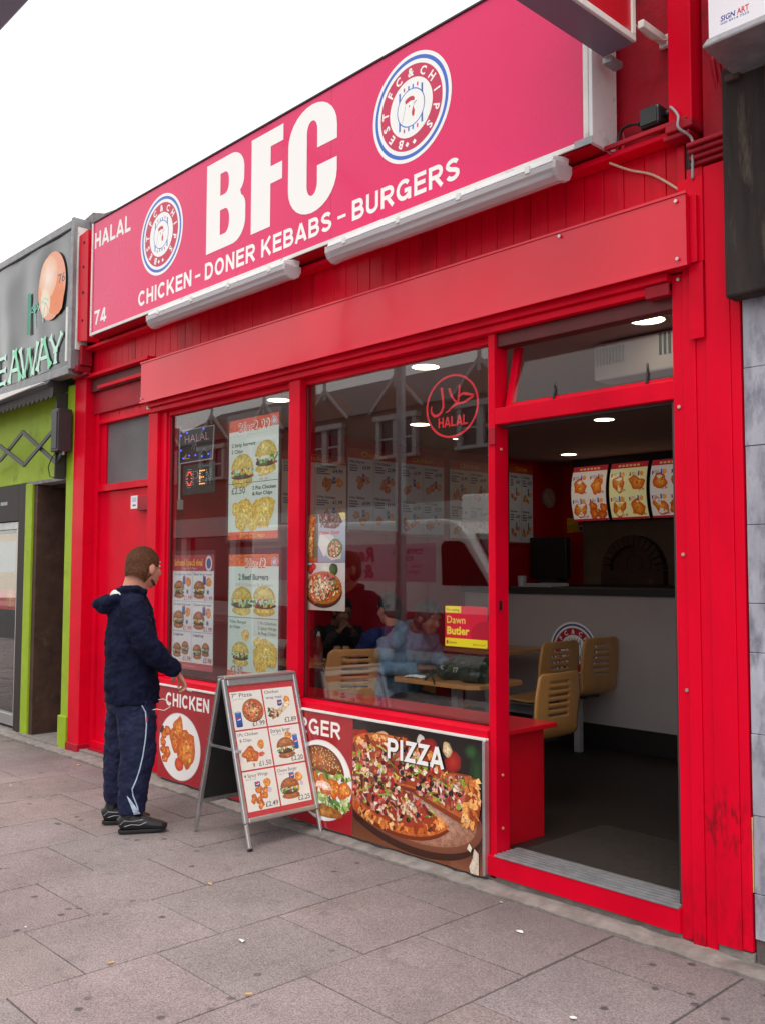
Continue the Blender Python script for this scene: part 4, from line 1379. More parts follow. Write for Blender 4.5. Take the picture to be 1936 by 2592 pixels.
# ------------------------------------------------------------------ left-hand neighbour
ln_ = thing('green_shop', 'lime green shop front with a recessed brown doorway at the left edge', 'shop', (-7.5, 0.1, 0))
gp_ = MB()
gp_.box(-6.138, -5.996, 0.0, 0.16, 0.02, 3.30)
gp_.build('green_pier', 'lime_paint', ln_, 0.004)
MB().box(-6.16, -5.994, -0.02, 0.16, 0.0, 0.30).build('pier_base', 'lime_paint', ln_, 0.008)
MB().box(-7.035, -6.878, 0.0, 0.16, 0.02, 2.45).build('green_pier', 'lime_paint', ln_, 0.004)
MB().box(-9.6, -6.1385, 0.03, 0.16, 2.47, 3.30).build('green_wall', 'lime_paint', ln_, 0.003)
MB().box(-7.03, -6.139, 0.005, 0.16, 2.435, 2.469).build('lintel', 'render_grey', ln_, 0.004)
box('recess_side', 'brown_brick', ln_, -6.877, -6.80, 0.02, 1.5, 0.0, 2.434, 0.003)
box('recess_wall', 'brown_brick', ln_, -6.80, -6.06, 0.95, 1.05, 0.0, 2.434, 0.0)
box('recess_jamb', 'dark_brown', ln_, -6.139, -6.06, 0.161, 0.95, 0.0, 2.434, 0.0)
box('recess_ceiling', 'dark_brown', ln_, -6.80, -6.06, 0.17, 0.95, 2.40, 2.434, 0.0)
dd = box('door', 'brown_door', ln_, -6.72, -6.10, 0.89, 0.945, 0.05, 1.98, 0.004)
box('door_frame', 'brown_door', ln_, -6.795, -6.722, 0.87, 0.949, 0.0, 2.06, 0.004)
MB().box(-6.60, -6.22, 0.882, 0.8895, 1.15, 1.85).build('door_panel', 'brown_door', dd, 0.004)
MB().cyl((-6.66, 0.86, 1.0), 0.02, 0.03, 'y', 10).build('door_knob', 'alu_dull', dd, smooth=True)
df = MB().box(-7.245, -7.036, 0.02, 0.16, 0.0, 2.465)
df.box(-9.6, -7.246, 0.02, 0.16, 2.10, 2.465)
df.build('dark_surround', 'dark_brown', ln_, 0.003)
af = MB().box(-7.335, -7.246, 0.05, 0.12, 0.05, 2.095)
af.box(-9.6, -7.336, 0.05, 0.12, 2.02, 2.095)
af.box(-9.6, -7.336, 0.05, 0.12, 0.05, 0.16)
wfr = af.build('window_frame', 'alu', ln_, 0.003)
MB().box(-9.6, -7.336, 0.08, 0.086, 0.161, 2.019).build('window_pane', 'glass', wfr)
c = Can((-8.2, 0.10, 1.2), FU, FV)
c.rect(0, 0, 0.80, 0.78, '8a6010', 'b07c14')
c.rect(0.12, 0.38, 0.72, 0.70, '9aa4a8')
c.rect(0.0, 0.0, 0.80, 0.20, 'c8303a')
pizza(c, 0.62, 0.12, 0.14, 0.10, 5, 20)
c.build('window_poster', 'print', ln_)
c = Can((-7.70, 0.018, 2.27), FU, FV)
for k in range(5): c.rect(.036 * k, 0, .036 * k + .026, .034, 'a8a8b0')
c.build('lettering', 'vinyl', ln_)
box('shop_interior', 'dark_brown', ln_, -14.0, -7.0, 1.4, 1.5, 0.0, 2.9, 0)
box('shop_interior_floor', 'tile_floor', ln_, -14.0, -7.0, 0.17, 1.39, 0.02, 0.05, 0)
box('shop_interior_ceiling', 'dark_brown', ln_, -14.0, -7.0, 0.17, 1.39, 2.6, 2.7, 0)
box('shop_interior_end', 'dark_brown', ln_, -9.75, -9.65, 0.17, 1.39, 0.051, 2.59, 0)
MB().box(-10.5, -5.999, 0.17, 0.30, 3.0, 4.86).build('upper_wall', 'render_grey', ln_)
MB().box(-7.035, -6.135, -0.03, 1.0, 0.0, 0.035).build('door_step', 'concrete', ln_, 0.004)

bn = thing('banner_sign', 'dark grey glossy vinyl banner sign with an orange disc and pale green lettering', 'sign', (-7.5, -0.1, 3.4))
NX = 60
vs, fs = [], []
rd = random.Random(8)
for i in range(NX + 1):
    for j in range(13):
        u, v = i / NX, j / 12
        xx = -10.0 + 4.22 * u
        zz = 3.435 + 1.235 * v
        wv = 0.006 * math.sin(u * 34 + 2.2 * v) * (1 - 0.4 * v) + 0.004 * math.sin(u * 71 + 5 * v) * (1 - v)
        vs.append((xx, -0.145 + wv, zz))
for i in range(NX):
    for j in range(12):
        a = i * 13 + j
        fs.append((a, a + 13, a + 14, a + 1))
MB().add(vs, fs).build('banner_skin', 'banner', bn, smooth=True)
MB().box(-10.0, -5.80, -0.118, 0.0, 3.40, 4.70).build('sign_case', 'dark_metal', bn)
fm = MB().box(-5.80, -5.752, -0.165, 0.0, 3.385, 4.755)
fm.box(-10.0, -5.801, -0.165, -0.05, 4.665, 4.735)
fm.box(-10.0, -5.801, -0.165, -0.05, 3.345, 3.425)
fm.build('sign_frame', 'alu_dull', bn, 0.006)
MB().box(-5.85, -5.815, -0.172, -0.160, 3.46, 3.95).build('torn_edge', 'white_trim', bn, 0.002)
c = Can((0, -0.1565, 0), FU, FV, step=1e-5)
c.ell(-6.195, 4.225, 0.292, 0.318, 'f2a080', 'f6b490', n=40)
c.blob(-6.12, 4.13, 0.19, 0.20, 'ee8a54', 'f08044', .10)
c.ell(-6.27, 4.32, 0.19, 0.20, 'f6b894', 'fbe8dc', n=30)
c.blob(-6.33, 4.10, 0.10, 0.15, 'f8dcc0', 'fbeedd', .15)
c.text('76', -6.055, 4.215, 0.085, '604050', w=0.135, bold=0.01)
palm = '58b8a0'
c.rect(-6.735, 3.86, -6.655, 4.26, '1f8a72')
c.line([(-6.40, 4.05), (-6.38, 3.98), (-6.37, 3.92)], 0.012, 'b8e0c8')
c.line([(-6.42, 4.12), (-6.33, 4.14), (-6.26, 4.10)], 0.02, 'b8e0c8')
c.line([(-6.48, 4.06), (-6.40, 4.12), (-6.33, 4.09)], 0.02, 'b8e0c8')
c.line([(-6.36, 3.98), (-6.32, 4.10), (-6.26, 4.02), (-6.30, 3.94)], 0.012, 'c8b8a0')
for k in range(6):
    a = R(30 + k * 28)
    c.line([(-6.56, 4.05), (-6.56 + .08 * math.cos(a), 4.05 + .10 * math.sin(a)), (-6.56 + .12 * math.cos(a), 4.03 + .08 * math.sin(a))], 0.012, palm)
c.line([(-6.56, 4.05), (-6.54, 3.90)], 0.014, palm)
c.build('disc_and_palm', 'print_paint', bn)
# flared lettering: strokes with swollen feet
c = Can((0, -0.1570, 0), FU, FV, step=1e-5)
G1, G2 = 'c4f2de', '7cdcae'
def stroke(x0, z0, x1, z1, wd, col):
    dx, dz = x1 - x0, z1 - z0
    L = math.hypot(dx, dz)
    nx, nz = -dz / L, dx / L
    P = []
    prof = [(0, .95), (.06, 1.0), (.14, .62), (.30, .42), (.5, .50), (.7, .42), (.86, .62), (.94, 1.0), (1, .95)]
    for t, q in prof: P.append((x0 + dx * t + nx * wd * q, z0 + dz * t + nz * wd * q))
    for t, q in reversed(prof): P.append((x0 + dx * t - nx * wd * q, z0 + dz * t - nz * wd * q))
    c.poly(P, col)
def A_(x, z, w_, h_):
    stroke(x, z, x + w_ * .42, z + h_, .045, G1)
    stroke(x + w_, z, x + w_ * .45, z + h_, .050, G2)
    c.rect(x + w_ * .25, z + h_ * .30, x + w_ * .75, z + h_ * .42, G1)
def Y_(x, z, w_, h_):
    stroke(x + w_ * .5, z, x + w_ * .5, z + h_ * .55, .045, G1)
    stroke(x + w_ * .48, z + h_ * .45, x + w_ * .05, z + h_, .042, G1)
    stroke(x + w_ * .52, z + h_ * .45, x + w_ * .98, z + h_, .036, G1)
def Wd(x, z, w_, h_):
    stroke(x, z + h_, x + w_ * .28, z, .042, G1)
    stroke(x + w_ * .28, z, x + w_ * .5, z + h_ * .9, .038, G2)
    stroke(x + w_ * .5, z + h_ * .9, x + w_ * .74, z, .042, G2)
    stroke(x + w_ * .74, z, x + w_, z + h_, .036, G1)
def E_(x, z, w_, h_):
    stroke(x + .04, z, x + .04, z + h_, .055, G1)
    for q in (.04, .48, .92):
        stroke(x + .02, z + h_ * q, x + w_, z + h_ * q, .035, G1)
def K_(x, z, w_, h_):
    stroke(x + .04, z, x + .04, z + h_, .05, G1)
    stroke(x + .06, z + h_ * .45, x + w_, z + h_, .04, G1)
    stroke(x + .06, z + h_ * .55, x + w_, z, .045, G2)
def T_(x, z, w_, h_):
    stroke(x + w_ / 2, z, x + w_ / 2, z + h_, .05, G1)
    stroke(x, z + h_ * .95, x + w_, z + h_ * .95, .035, G2)
T_(-8.72, 3.49, .26, .27); A_(-8.35, 3.48, .28, .27); K_(-7.95, 3.47, .26, .28)
E_(-7.47, 3.46, .25, .29)
A_(-7.13, 3.45, .27, .31); Wd(-6.88, 3.455, .41, .30); A_(-6.47, 3.47, .28, .29); Y_(-6.21, 3.48, .26, .27)
c.build('lettering', 'vinyl', bn)

# rolled awning and its folding arms
aw = thing('rolled_awning', 'rolled up awning with dark fringe under the grey banner', 'awning', (-7.5, -0.1, 3.2))
MB().prism([(-0.16, 3.345), (-0.20, 3.30), (-0.14, 3.255), (0.02, 3.26), (0.02, 3.344)], -9.8, -6.17, 'x').build('awning_cassette', 'dark_metal', aw, 0.006)
MB().prism([(-9.8, 3.345), (-9.8, 3.26), (-7.76, 3.262), (-6.18, 3.31), (-6.18, 3.318), (-7.76, 3.345)], -0.225, -0.203, 'y').build('front_bar', 'white_trim', aw, 0.003)
vn = MB()
xx = -9.8
while xx < -6.15:
    vn.prism([(xx, 3.27), (xx, 3.20), (xx + .02, 3.178), (xx + .05, 3.17), (xx + .08, 3.178), (xx + .098, 3.20), (xx + .098, 3.27)], -0.16, -0.15, 'y')
    xx += 0.1
vn.build('fringe', 'dark_brown', aw)
ga = thing('folding_gate_arms', 'dark crossed folding arms on the lime green wall', 'lattice', (-7.0, -0.05, 2.7))
z1 = [(-8.5, 2.95), (-7.96, 2.60), (-7.46, 2.723), (-6.963, 2.958), (-6.18, 2.585), (-5.99, 2.74)]
z1 = [(-8.05, 2.61), (-7.46, 2.735), (-6.955, 2.955), (-6.18, 2.585), (-6.02, 2.72)]
z2 = [(-8.05, 2.98), (-7.46, 2.86), (-6.855, 2.62), (-6.237, 2.882), (-6.02, 2.72)]
for k, (Z, yy) in enumerate(((z1, -0.085), (z2, -0.105))):
    for (a, b_), (a2, b2) in zip(Z, Z[1:]):
        L = math.hypot(a2 - a, b2 - b_)
        nx, nz = -(b2 - b_) / L * .021, (a2 - a) / L * .021
        MB().prism([(a - nx, b_ - nz), (a2 - nx, b2 - nz), (a2 + nx, b2 + nz), (a + nx, b_ + nz)], yy, yy + 0.016, 'y').build('arm', 'dark_metal', ga, 0.003)
MB().box(-6.175, -6.155, -0.10, 0.029, 2.44, 3.24).build('mounting_post', 'dark_metal', ga, 0.003)
ab = thing('motor_box', 'narrow grey box fixed on the green pier', 'box', (-6.09, -0.1, 2.67))
MB().box(-6.14, -5.992, -0.155, -0.021, 2.675, 3.065).build('box_body', 'dark_metal', ab, 0.008)
MB().box(-6.12, -6.01, -0.162, -0.1555, 2.70, 3.04).build('box_cover', 'dark_metal', ab, 0.003)
MB().cyl((-6.01, -0.09, 2.675), 0.012, -0.03, 'z', 10).build('cable_gland', 'alu_dull', ab)
o = MB().loft([(-6.10, -0.12, 2.675), (-6.17, -0.13, 2.62), (-6.235, -0.13, 2.55), (-6.215, -0.12, 2.46), (-6.165, -0.10, 2.45)], 0.005, 8).build('cable', 'black_plastic', None, smooth=True)
tag(o, 'thin dark cable drooping beneath the grey box on the green pier', 'cable')

# ------------------------------------------------------------------ things hanging in the window
def sheet(name, label, cat, x0, x1, z0, z1, y=0.082, group=None, pad=(0, 0, 0, 0), wav=False, plastic=True):
    t = thing(name, label, cat, ((x0 + x1) / 2, y, z0), 0, group)
    if plastic:
        MB().box(x0, x1, y - .0045, y - .0035, z0, z1).build('plastic_sleeve', 'clear_plastic', t)
    return t, Can((x0 + pad[0], y - .001, z0 + pad[1]), FU, FV, step=6e-6)
OR = 'f0592a'
GT = '3a6a58'
t, c = sheet('poster', 'upper window poster reading 2for2.99 with two strip burgers', 'poster', -3.645, -2.997, 1.808, 2.735, group='food posters in the left window', pad=(.025, .018))
c.rect(0, 0, .598, .868, 'dff2ea', 'e8f6f0')
c.rect(0, 0, .598, .055, OR)
c.text('BFC Chicken', .30, .014, .032, 'f4a838', w=.30, bold=.04, al='c')
c.rect(0, .782, .598, .868, OR)
c.text('2for2.99', .115, .770, .072, 'fff6ea', w=.385, bold=.045)
c.text('2for2.99', .120, .772, .068, 'cc1c28', w=.365, bold=-.004)
emblem(c, .545, .815, .035, blue='3878b0', n=20)
c.text('2 Strip burgers', .035, .670, .026, GT, w=.29, bold=.03)
c.text('2 Chips', .035, .625, .026, GT, w=.14, bold=.03)
burger(c, .455, .575, .27, .24, 1, 1)
burger(c, .170, .500, .29, .24, 2, 1)
chips(c, .40, .465, .030, 3, True); chips(c, .46, .470, .030, 4, True)
c.ell(.40, .42, .022, .008, 'c8d8d0'); c.ell(.46, .42, .022, .008, 'c8d8d0')
c.rect(0, .402, .598, .406, '3a5a50')
c.text('£2.50', .04, .330, .050, '4a6058', w=.17, bold=.01)
c.text('2 Pcs Chicken', .295, .350, .025, GT, w=.28, bold=.03)
c.text('& Reg Chips', .295, .310, .025, GT, w=.24, bold=.03)
chicken(c, .20, .180, .125, 11, 1); chicken(c, .43, .19, .130, 12, 1); chicken(c, .10, .22, .055, 13, 1); chicken(c, .30, .11, .06, 14, 1)
c.build('poster_sheet', 'print', t)
t, c = sheet('poster', 'lower window poster reading 2for£2 with two beef burgers', 'poster', -3.612, -2.975, .84, 1.772, group='food posters in the left window', pad=(.0, .0))
c.rect(.008, 0, .605, .925 - .045, 'd8f2ea', 'e4f6f0')
c.rect(.008, .795, .605, .880, 'f0742e')
c.text('2for£2', .205, .780, .072, 'fff6ea', w=.258, bold=.045)
c.text('2for£2', .209, .782, .068, 'd2402c', w=.24, bold=-.004)
emblem(c, .555, .825, .035, blue='3878b0', n=20)
c.text('2 Beef Burgers', .13, .700, .042, GT, w=.36, bold=.03)
c.text('OR 2 Chicken St. Burgers', .10, .655, .022, 'd8a8a0', w=.44, bold=.01)
burger(c, .175, .555, .27, .20, 6, 1); burger(c, .440, .56, .28, .21, 7, 1)
c.rect(.008, .432, .605, .436, '6a8a80')
c.text('Fillet Burger', .03, .392, .022, '78a090', w=.21, bold=.02); c.text('& Chips', .03, .355, .022, '78a090', w=.13, bold=.02)
for k, q in enumerate(('1 Pc Chicken', '3 Spicy Wings', '& Reg Chips')):
    c.text(q, .375, .392 - .035 * k, .022, '78a090', w=.21, bold=.02)
chips(c, .225, .31, .045, 8, True)
burger(c, .165, .18, .22, .17, 9, 1)
chicken(c, .46, .18, .135, 15, 1); chicken(c, .36, .27, .04, 16, 1)
c.rect(.008, 0, .605, .055, 'ee6a30')
c.text('£2.50', .05, .040, .050, 'f6e8dc', w=.145, bold=.07)
c.text('£2.50', .05, .040, .050, '55504a', w=.145, bold=.01)
c.build('poster_sheet', 'print', t)
t, c = sheet('poster', 'white and red School Specil deal poster with six burger prices', 'poster', -4.385, -3.776, .858, 1.757, group='food posters in the left window', pad=(.012, .0))
SR = 'b81c30'
c.rect(0, 0, .575, .865, SR)
c.text('School Specil deal', .02, .785, .050, 'f2a830', w=.40, bold=.04)
c.text('12pm to 3.30pm', .14, .757, .016, 'e8c0c0', w=.20, bold=.01)
c.ell(.505, .80, .045, .058, 'e8e8f0', n=24); c.ell(.505, .80, .030, .04, '4858a0', n=20)
c.rect(.0, .05, .575, .745, 'f2f2f6')
cells = [(0, 2, 'Ch strip brgr meal', '£1.99'), (1, 2, 'Beef brgr meal', '£1.99'), (0, 1, 'Ch Steak brgr meal', '£1.99'), (1, 1, 'Cheese brgr meal', '£1.99'), (0, 0, '2 nuggt brgr', '£1.99'), (1, 0, '2 Beef brgr', '£2.98')]
for k, (a, b_, q, pr) in enumerate(cells):
    ox, oz = .01 + a * .285, .055 + b_ * .23
    c.text(q, ox + .01, oz + .195, .018, '404860', w=.24 if b_ else .15, bold=.01)
    if b_:
        c.rect(ox + .135, oz + .125, ox + .175, oz + .185, '2840a0')
        c.ell(ox + .155, oz + .185, .02, .006, 'c04050')
        chips(c, ox + .215, oz + .145, .036, 50 + k)
        burger(c, ox + .085, oz + .09, .165, .135, 60 + k, 0)
        c.ell(ox + .205, oz + .07, .02, .022, 'c0c4e0'); c.ell(ox + .205, oz + .07, .012, .013, '505890')
    else:
        burger(c, ox + .07, oz + .085, .125, .11, 60 + k, 0); burger(c, ox + .185, oz + .105, .105, .10, 80 + k, 0)
    c.text(pr, ox + .155, oz + .008, .034, 'c02838', w=.11, bold=.01)
    c.rect(ox, oz + .226, ox + .275, oz + .229, '8088a8')
c.rect(.286, .05, .289, .745, '9098b8')
c.text('BFC Chicken', .17, .018, .012, 'e09090', w=.17)
c.build('poster_sheet', 'print', t)
# LED signs
t = thing('led_sign', 'clear blue edged LED sign with HALAL in pink tubes', 'LED sign', (-4.1, .1, 2.44), group='LED signs hanging in the window')
hm = MB()
hm.hexa([(-4.355, .112, 2.445), (-3.880, .112, 2.447), (-3.880, .118, 2.447), (-4.355, .118, 2.445), (-4.318, .094, 2.698), (-3.836, .094, 2.694), (-3.836, .100, 2.694), (-4.318, .100, 2.698)])
hm.build('acrylic_board', 'black_board', t)
ef = MB()
for (a, b_) in (((-4.355, .109, 2.445), (-3.880, .109, 2.447)), ((-3.880, .109, 2.447), (-3.836, .091, 2.694)), ((-3.836, .091, 2.694), (-4.318, .091, 2.698)), ((-4.318, .091, 2.698), (-4.355, .109, 2.445))):
    ef.loft([a, b_], 0.0045, 6)
ef.build('edge_strip', 'steel_white', t)
c = Can((-4.33, .1085, 2.447), FU, (0.0, -0.07, 1), step=1e-5)
c.text('HALAL', .075, .150, .062, 'd8a8b0', w=.34, bold=-.012)
c.line([(.05, .035), (.09, .065), (.06, .03), (.13, .028)], .006, 'd8a050')
c.line([(.16, .10), (.19, .13), (.20, .09), (.23, .135), (.25, .08)], .006, '8a7078')
c.line([(.30, .06), (.34, .09), (.37, .06), (.40, .07)], .006, '8a7078')
c.build('tube_lettering', 'print', t)
lb_ = MB()
for (a, b_) in ((.025, .215), (.115, .228), (.015, .10), (.045, .035), (.13, .05), (.22, .045), (.35, .235), (.31, .03), (.40, .04)):
    lb_.ball((-4.33 + a, .106 - .07 * b_, 2.447 + b_), .006, 8, 6)
lb_.build('blue_led', 'led_blue', t)
t = thing('led_sign', 'black OPEN sign of dotted orange and red LEDs', 'LED sign', (-4.05, .1, 2.19), group='LED signs hanging in the window')
box('sign_board', 'black_board', t, -4.280, -3.830, .100, .112, 2.190, 2.420, .003)
def dots(strokes, x, z, w_, h_, k=9):
    out_ = []
    for pl_ in strokes:
        for (a, b_), (a2, b2) in zip(pl_, pl_[1:]):
            L = math.hypot((a2 - a) * w_, (b2 - b_) * h_)
            n_ = max(2, int(L / .017))
            out_ += [(x + (a + (a2 - a) * i / n_) * w_, z + (b_ + (b2 - b_) * i / n_) * h_) for i in range(n_ + 1)]
    return out_
OO = [[(0.3, 0), (0, .25), (0, .75), (.3, 1), (.7, 1), (1, .75), (1, .25), (.7, 0), (.3, 0)]]
EE = [[(1, 0), (0, 0), (0, 1), (1, 1)], [(0, .5), (.8, .5)]]
PP = [[(0, 0), (0, 1), (.8, 1), (1, .8), (1, .6), (.8, .48), (0, .48)]]
NN_ = [[(0, 0), (0, 1), (1, 0), (1, 1)]]
for nm, st, xx, m_ in (('lit_letter', OO, -4.215, 'led_red'), ('lit_letter', EE, -4.035, 'led_orange'), ('unlit_letter', PP, -4.125, 'led_off'), ('unlit_letter', NN_, -3.945, 'led_off')):
    q = MB()
    for a, b_ in dots(st, xx, 2.265, .062, .10):
        q.ball((a, .098, b_), .0052, 8, 5)
    if nm == 'unlit_letter' or st is OO:
        pass
    q.build(nm, m_, t)
q = MB()
for a, b_ in dots(OO, -4.232, 2.245, .096, .14):
    q.ball((a, .098, b_), .0045, 8, 5)
q.build('unlit_ring', 'led_off', t)
# food photo poster, sticker, round halal transfer
t, c = sheet('poster', 'glossy photo poster of doner, wrap and round pizza stuck at the window edge', 'poster', -2.746, -2.320, 1.352, 1.972, y=0.0805, plastic=False)
c.rect(0, 0, .426, .305, 'c8bcb4', 'e0d8dc')
c.rect(0, .308, .155, .62, '5c6840', '7a7458')
c.rect(.157, .308, .426, .62, '9aa4ba', 'c4c8d6')
rd = random.Random(19)
c.poly([(.045, .345), (.100, .345), (.125, .58), (.105, .61), (.04, .61), (.018, .58)], 'd89048')
for _ in range(130):
    q = rd.random()
    hw = .026 + .026 * q
    c.blob(.072 + rd.uniform(-1, 1) * hw, .345 + q * .262, rd.uniform(.005, .012), rd.uniform(.004, .010), rd.choice(['f0c070', 'e8a850', 'f6dca0', 'c8703a', 'a8482a'] if q < .75 else ['c05030', 'd87848', 'a83a20', 'e89858']), None, .5, 7, rd.uniform(0, 3), rd)
c.rect(0, .31, .155, .335, 'b8481c', 'c87030')
c.poly([(.165, .60), (.175, .56), (.22, .53), (.33, .52), (.40, .56), (.36, .62), (.17, .62)], '7a4a50')
for _ in range(60):
    c.blob(rd.uniform(.18, .37), rd.uniform(.535, .615), rd.uniform(.006, .014), rd.uniform(.004, .009), rd.choice(['5c3038', '8c6058', 'c8b0a8', '402028', 'a87868', '78904c']), None, .5, 7, rd.uniform(0, 3), rd)
c.poly([(.36, .62), (.40, .57), (.426, .58), (.426, .62)], 'e8d890')
c.poly([(.18, .50), (.30, .48), (.40, .40), (.38, .33), (.30, .32), (.22, .36)], 'e0dcd8')
c.poly([(.18, .50), (.16, .42), (.22, .34), (.28, .44)], 'f0ecea')
c.blob(.325, .395, .072, .062, '6a7a38', 'a88a60', .1, 18, 0, rd)
for _ in range(50):
    a, q = rd.uniform(0, 6.28), math.sqrt(rd.random()) * .055
    c.blob(.325 + q * math.cos(a), .395 + q * math.sin(a), rd.uniform(.006, .013), rd.uniform(.005, .010), rd.choice(['d89070', 'f0dcc0', 'c04a38', '6a8a38', 'e8b890', 'f6f0e4']), None, .5, 7, rd.uniform(0, 3), rd)
c.text('Chicken', .165, .487, .022, 'e8607c', w=.105, bold=.03); c.text('Doner', .290, .487, .024, 'e8607c', w=.085, bold=.03)
c.blob(.085, .262, .035, .030, 'a01c18', 'e04a38', .15, 16, 0, rd); c.blob(.115, .28, .025, .025, 'b02420', 'e85a48', .15, 14, 0, rd)
c.blob(.235, .27, .05, .03, 'd8dcc8', 'f0f0e8', .2, 14, 0, rd); c.blob(.315, .262, .042, .038, '1c4420', '3a7038', .1, 16, 0, rd)
c.ell(.215, .120, .185, .105, '4a3430', '2c1c1c')
pizza(c, .215, .145, .182, .105, 44, 150)
for _ in range(60):
    a, q = rd.uniform(0, 6.28), math.sqrt(rd.random()) * .8
    c.blob(.215 + .17 * q * math.cos(a), .148 + .09 * q * math.sin(a), rd.uniform(.006, .012), rd.uniform(.004, .008), rd.choice(['3f6a24', '5a8a34', 'f6ead0', '201818', 'f4e0c0']), None, .5, 7, rd.uniform(0, 3), rd)
c.build('poster_sheet', 'print_gloss', t)
t, c = sheet('window_sticker', 'small red and yellow election sticker low in the right window', 'sticker', -1.470, -1.163, 1.190, 1.413, y=0.0800, plastic=False)
c.rect(0, 0, .307, .223, 'e0123c')
c.ell(.30, .075, .11, .07, 'c00830')
c.rect(0, 0, .307, .045, 'f8ec20')
c.rect(.002, .185, .118, .221, 'f8ec20')
c.text("I'm voting", .010, .194, .016, '9a7a20', w=.095, bold=.02)
c.text('Dawn', .014, .127, .042, 'f4e860', w=.135, bold=.005)
c.text('Butler', .014, .067, .042, 'f8ec40', w=.165, bold=.035)
c.text('Labour', .028, .015, .015, '907818', w=.06, bold=.02)
c.ell(.016, .022, .008, .011, 'c04030')
c.text('labour.org.uk', .205, .013, .011, '907818', w=.09, bold=.01)
c.build('sticker_sheet', 'vinyl', t)
t, c = sheet('window_transfer', 'red ring with halal in Arabic and English at the top of the window', 'sticker', -1.622, -1.208, 2.352, 2.712, y=0.0800, plastic=False)
HR = 'ec1c34'
c.at(.205, .180)
c.sy = 0.90
c.ring(0, 0, .186, .200, HR, 72)
sans(c, 'HALAL', -.104, -.128, .064, .222, HR, .18)
def brush(P, ws, n=10):
    """tapering pen stroke"""
    P = [Vector((a, b_)) for a, b_ in P]
    pts, wd = [], []
    for i in range(len(P) - 1):
        p0, p1, p2, p3 = P[max(i - 1, 0)], P[i], P[i + 1], P[min(i + 2, len(P) - 1)]
        for k in range(n):
            t_ = k / n
            pts.append(0.5 * ((2 * p1) + (-p0 + p2) * t_ + (2 * p0 - 5 * p1 + 4 * p2 - p3) * t_ * t_ + (-p0 + 3 * p1 - 3 * p2 + p3) * t_ ** 3))
            wd.append(ws[i] + (ws[i + 1] - ws[i]) * t_)
    pts.append(P[-1]); wd.append(ws[-1])
    L_, R_ = [], []
    for i, p in enumerate(pts):
        d_ = (pts[min(i + 1, len(pts) - 1)] - pts[max(i - 1, 0)]).normalized()
        nn_ = Vector((-d_.y, d_.x)) * wd[i] / 2
        L_.append(p + nn_); R_.append(p - nn_)
    c.lay += 1
    vs_ = [c.P(*v) for v in L_] + [c.P(*v) for v in R_]
    k = len(pts)
    c.m.add(vs_, [(i + k, i + k + 1, i + 1, i) for i in range(k - 1)], lin(HR))
# ha with its hook, lam-alef crossing, final lam with deep bowl
brush([(.055, .050), (.080, .067), (.118, .058), (.162, .044), (.128, .026), (.088, .012), (.055, .012)], [.006, .014, .018, .010, .016, .014, .010])
brush([(.060, .125), (.052, .060), (.045, .020), (.020, .012)], [.016, .014, .012, .008])
brush([(-.020, .115), (.000, .060), (.035, .020), (.060, .012)], [.018, .014, .012, .006])
brush([(.072, .012), (.010, -.002), (-.025, -.028), (-.05, -.035)], [.010, .012, .012, .004])
brush([(-.080, .128), (-.070, .060), (-.068, .000), (-.095, -.040), (-.135, -.045), (-.160, -.015), (-.155, .020)], [.020, .016, .014, .018, .018, .012, .005])
c.build('transfer_print', 'vinyl', t)
# ------------------------------------------------------------------ inside the shop
FZ = 0.130
ct = thing('counter', 'white fronted serving counter with a dark worktop inside the doorway', 'counter', (-2.2, 3.07, FZ))
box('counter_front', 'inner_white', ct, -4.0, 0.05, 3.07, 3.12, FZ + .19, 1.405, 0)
box('kick_board', 'skirting', ct, -4.0, 0.05, 3.06, 3.12, FZ, FZ + .1895, 0)
box('worktop', 'black_board', ct, -4.02, 0.05, 3.03, 3.75, 1.406, 1.462, .004)
wr = thing('wall_roundel', 'round red, white and blue emblem on the white counter front', 'emblem', (-2.74, 3.06, .93))
c = Can((-2.74, 3.066, .925), FU, FV, step=1e-5)
emblem(c, 0, 0, .245, field='b01c38', blue='28549c')
c.build('emblem_print', 'vinyl', wr)

sf_ = thing('window_shelf', 'glossy red shelf running inside the windows', 'shelf', (-2.7, .35, FZ))
box('shelf_top', 'red_laminate', sf_, -4.39, -1.095, .125, .60, .730, .757, .004)
box('shelf_end', 'red_laminate', sf_, -1.17, -1.145, .125, .54, FZ, .7295, .003)
mt = tag(box('door_mat', 'mat_floor', None, -1.04, -0.02, .18, .95, FZ + .001, FZ + .012, .004), 'dark brown ribbed mat just inside the doorway', 'door mat')

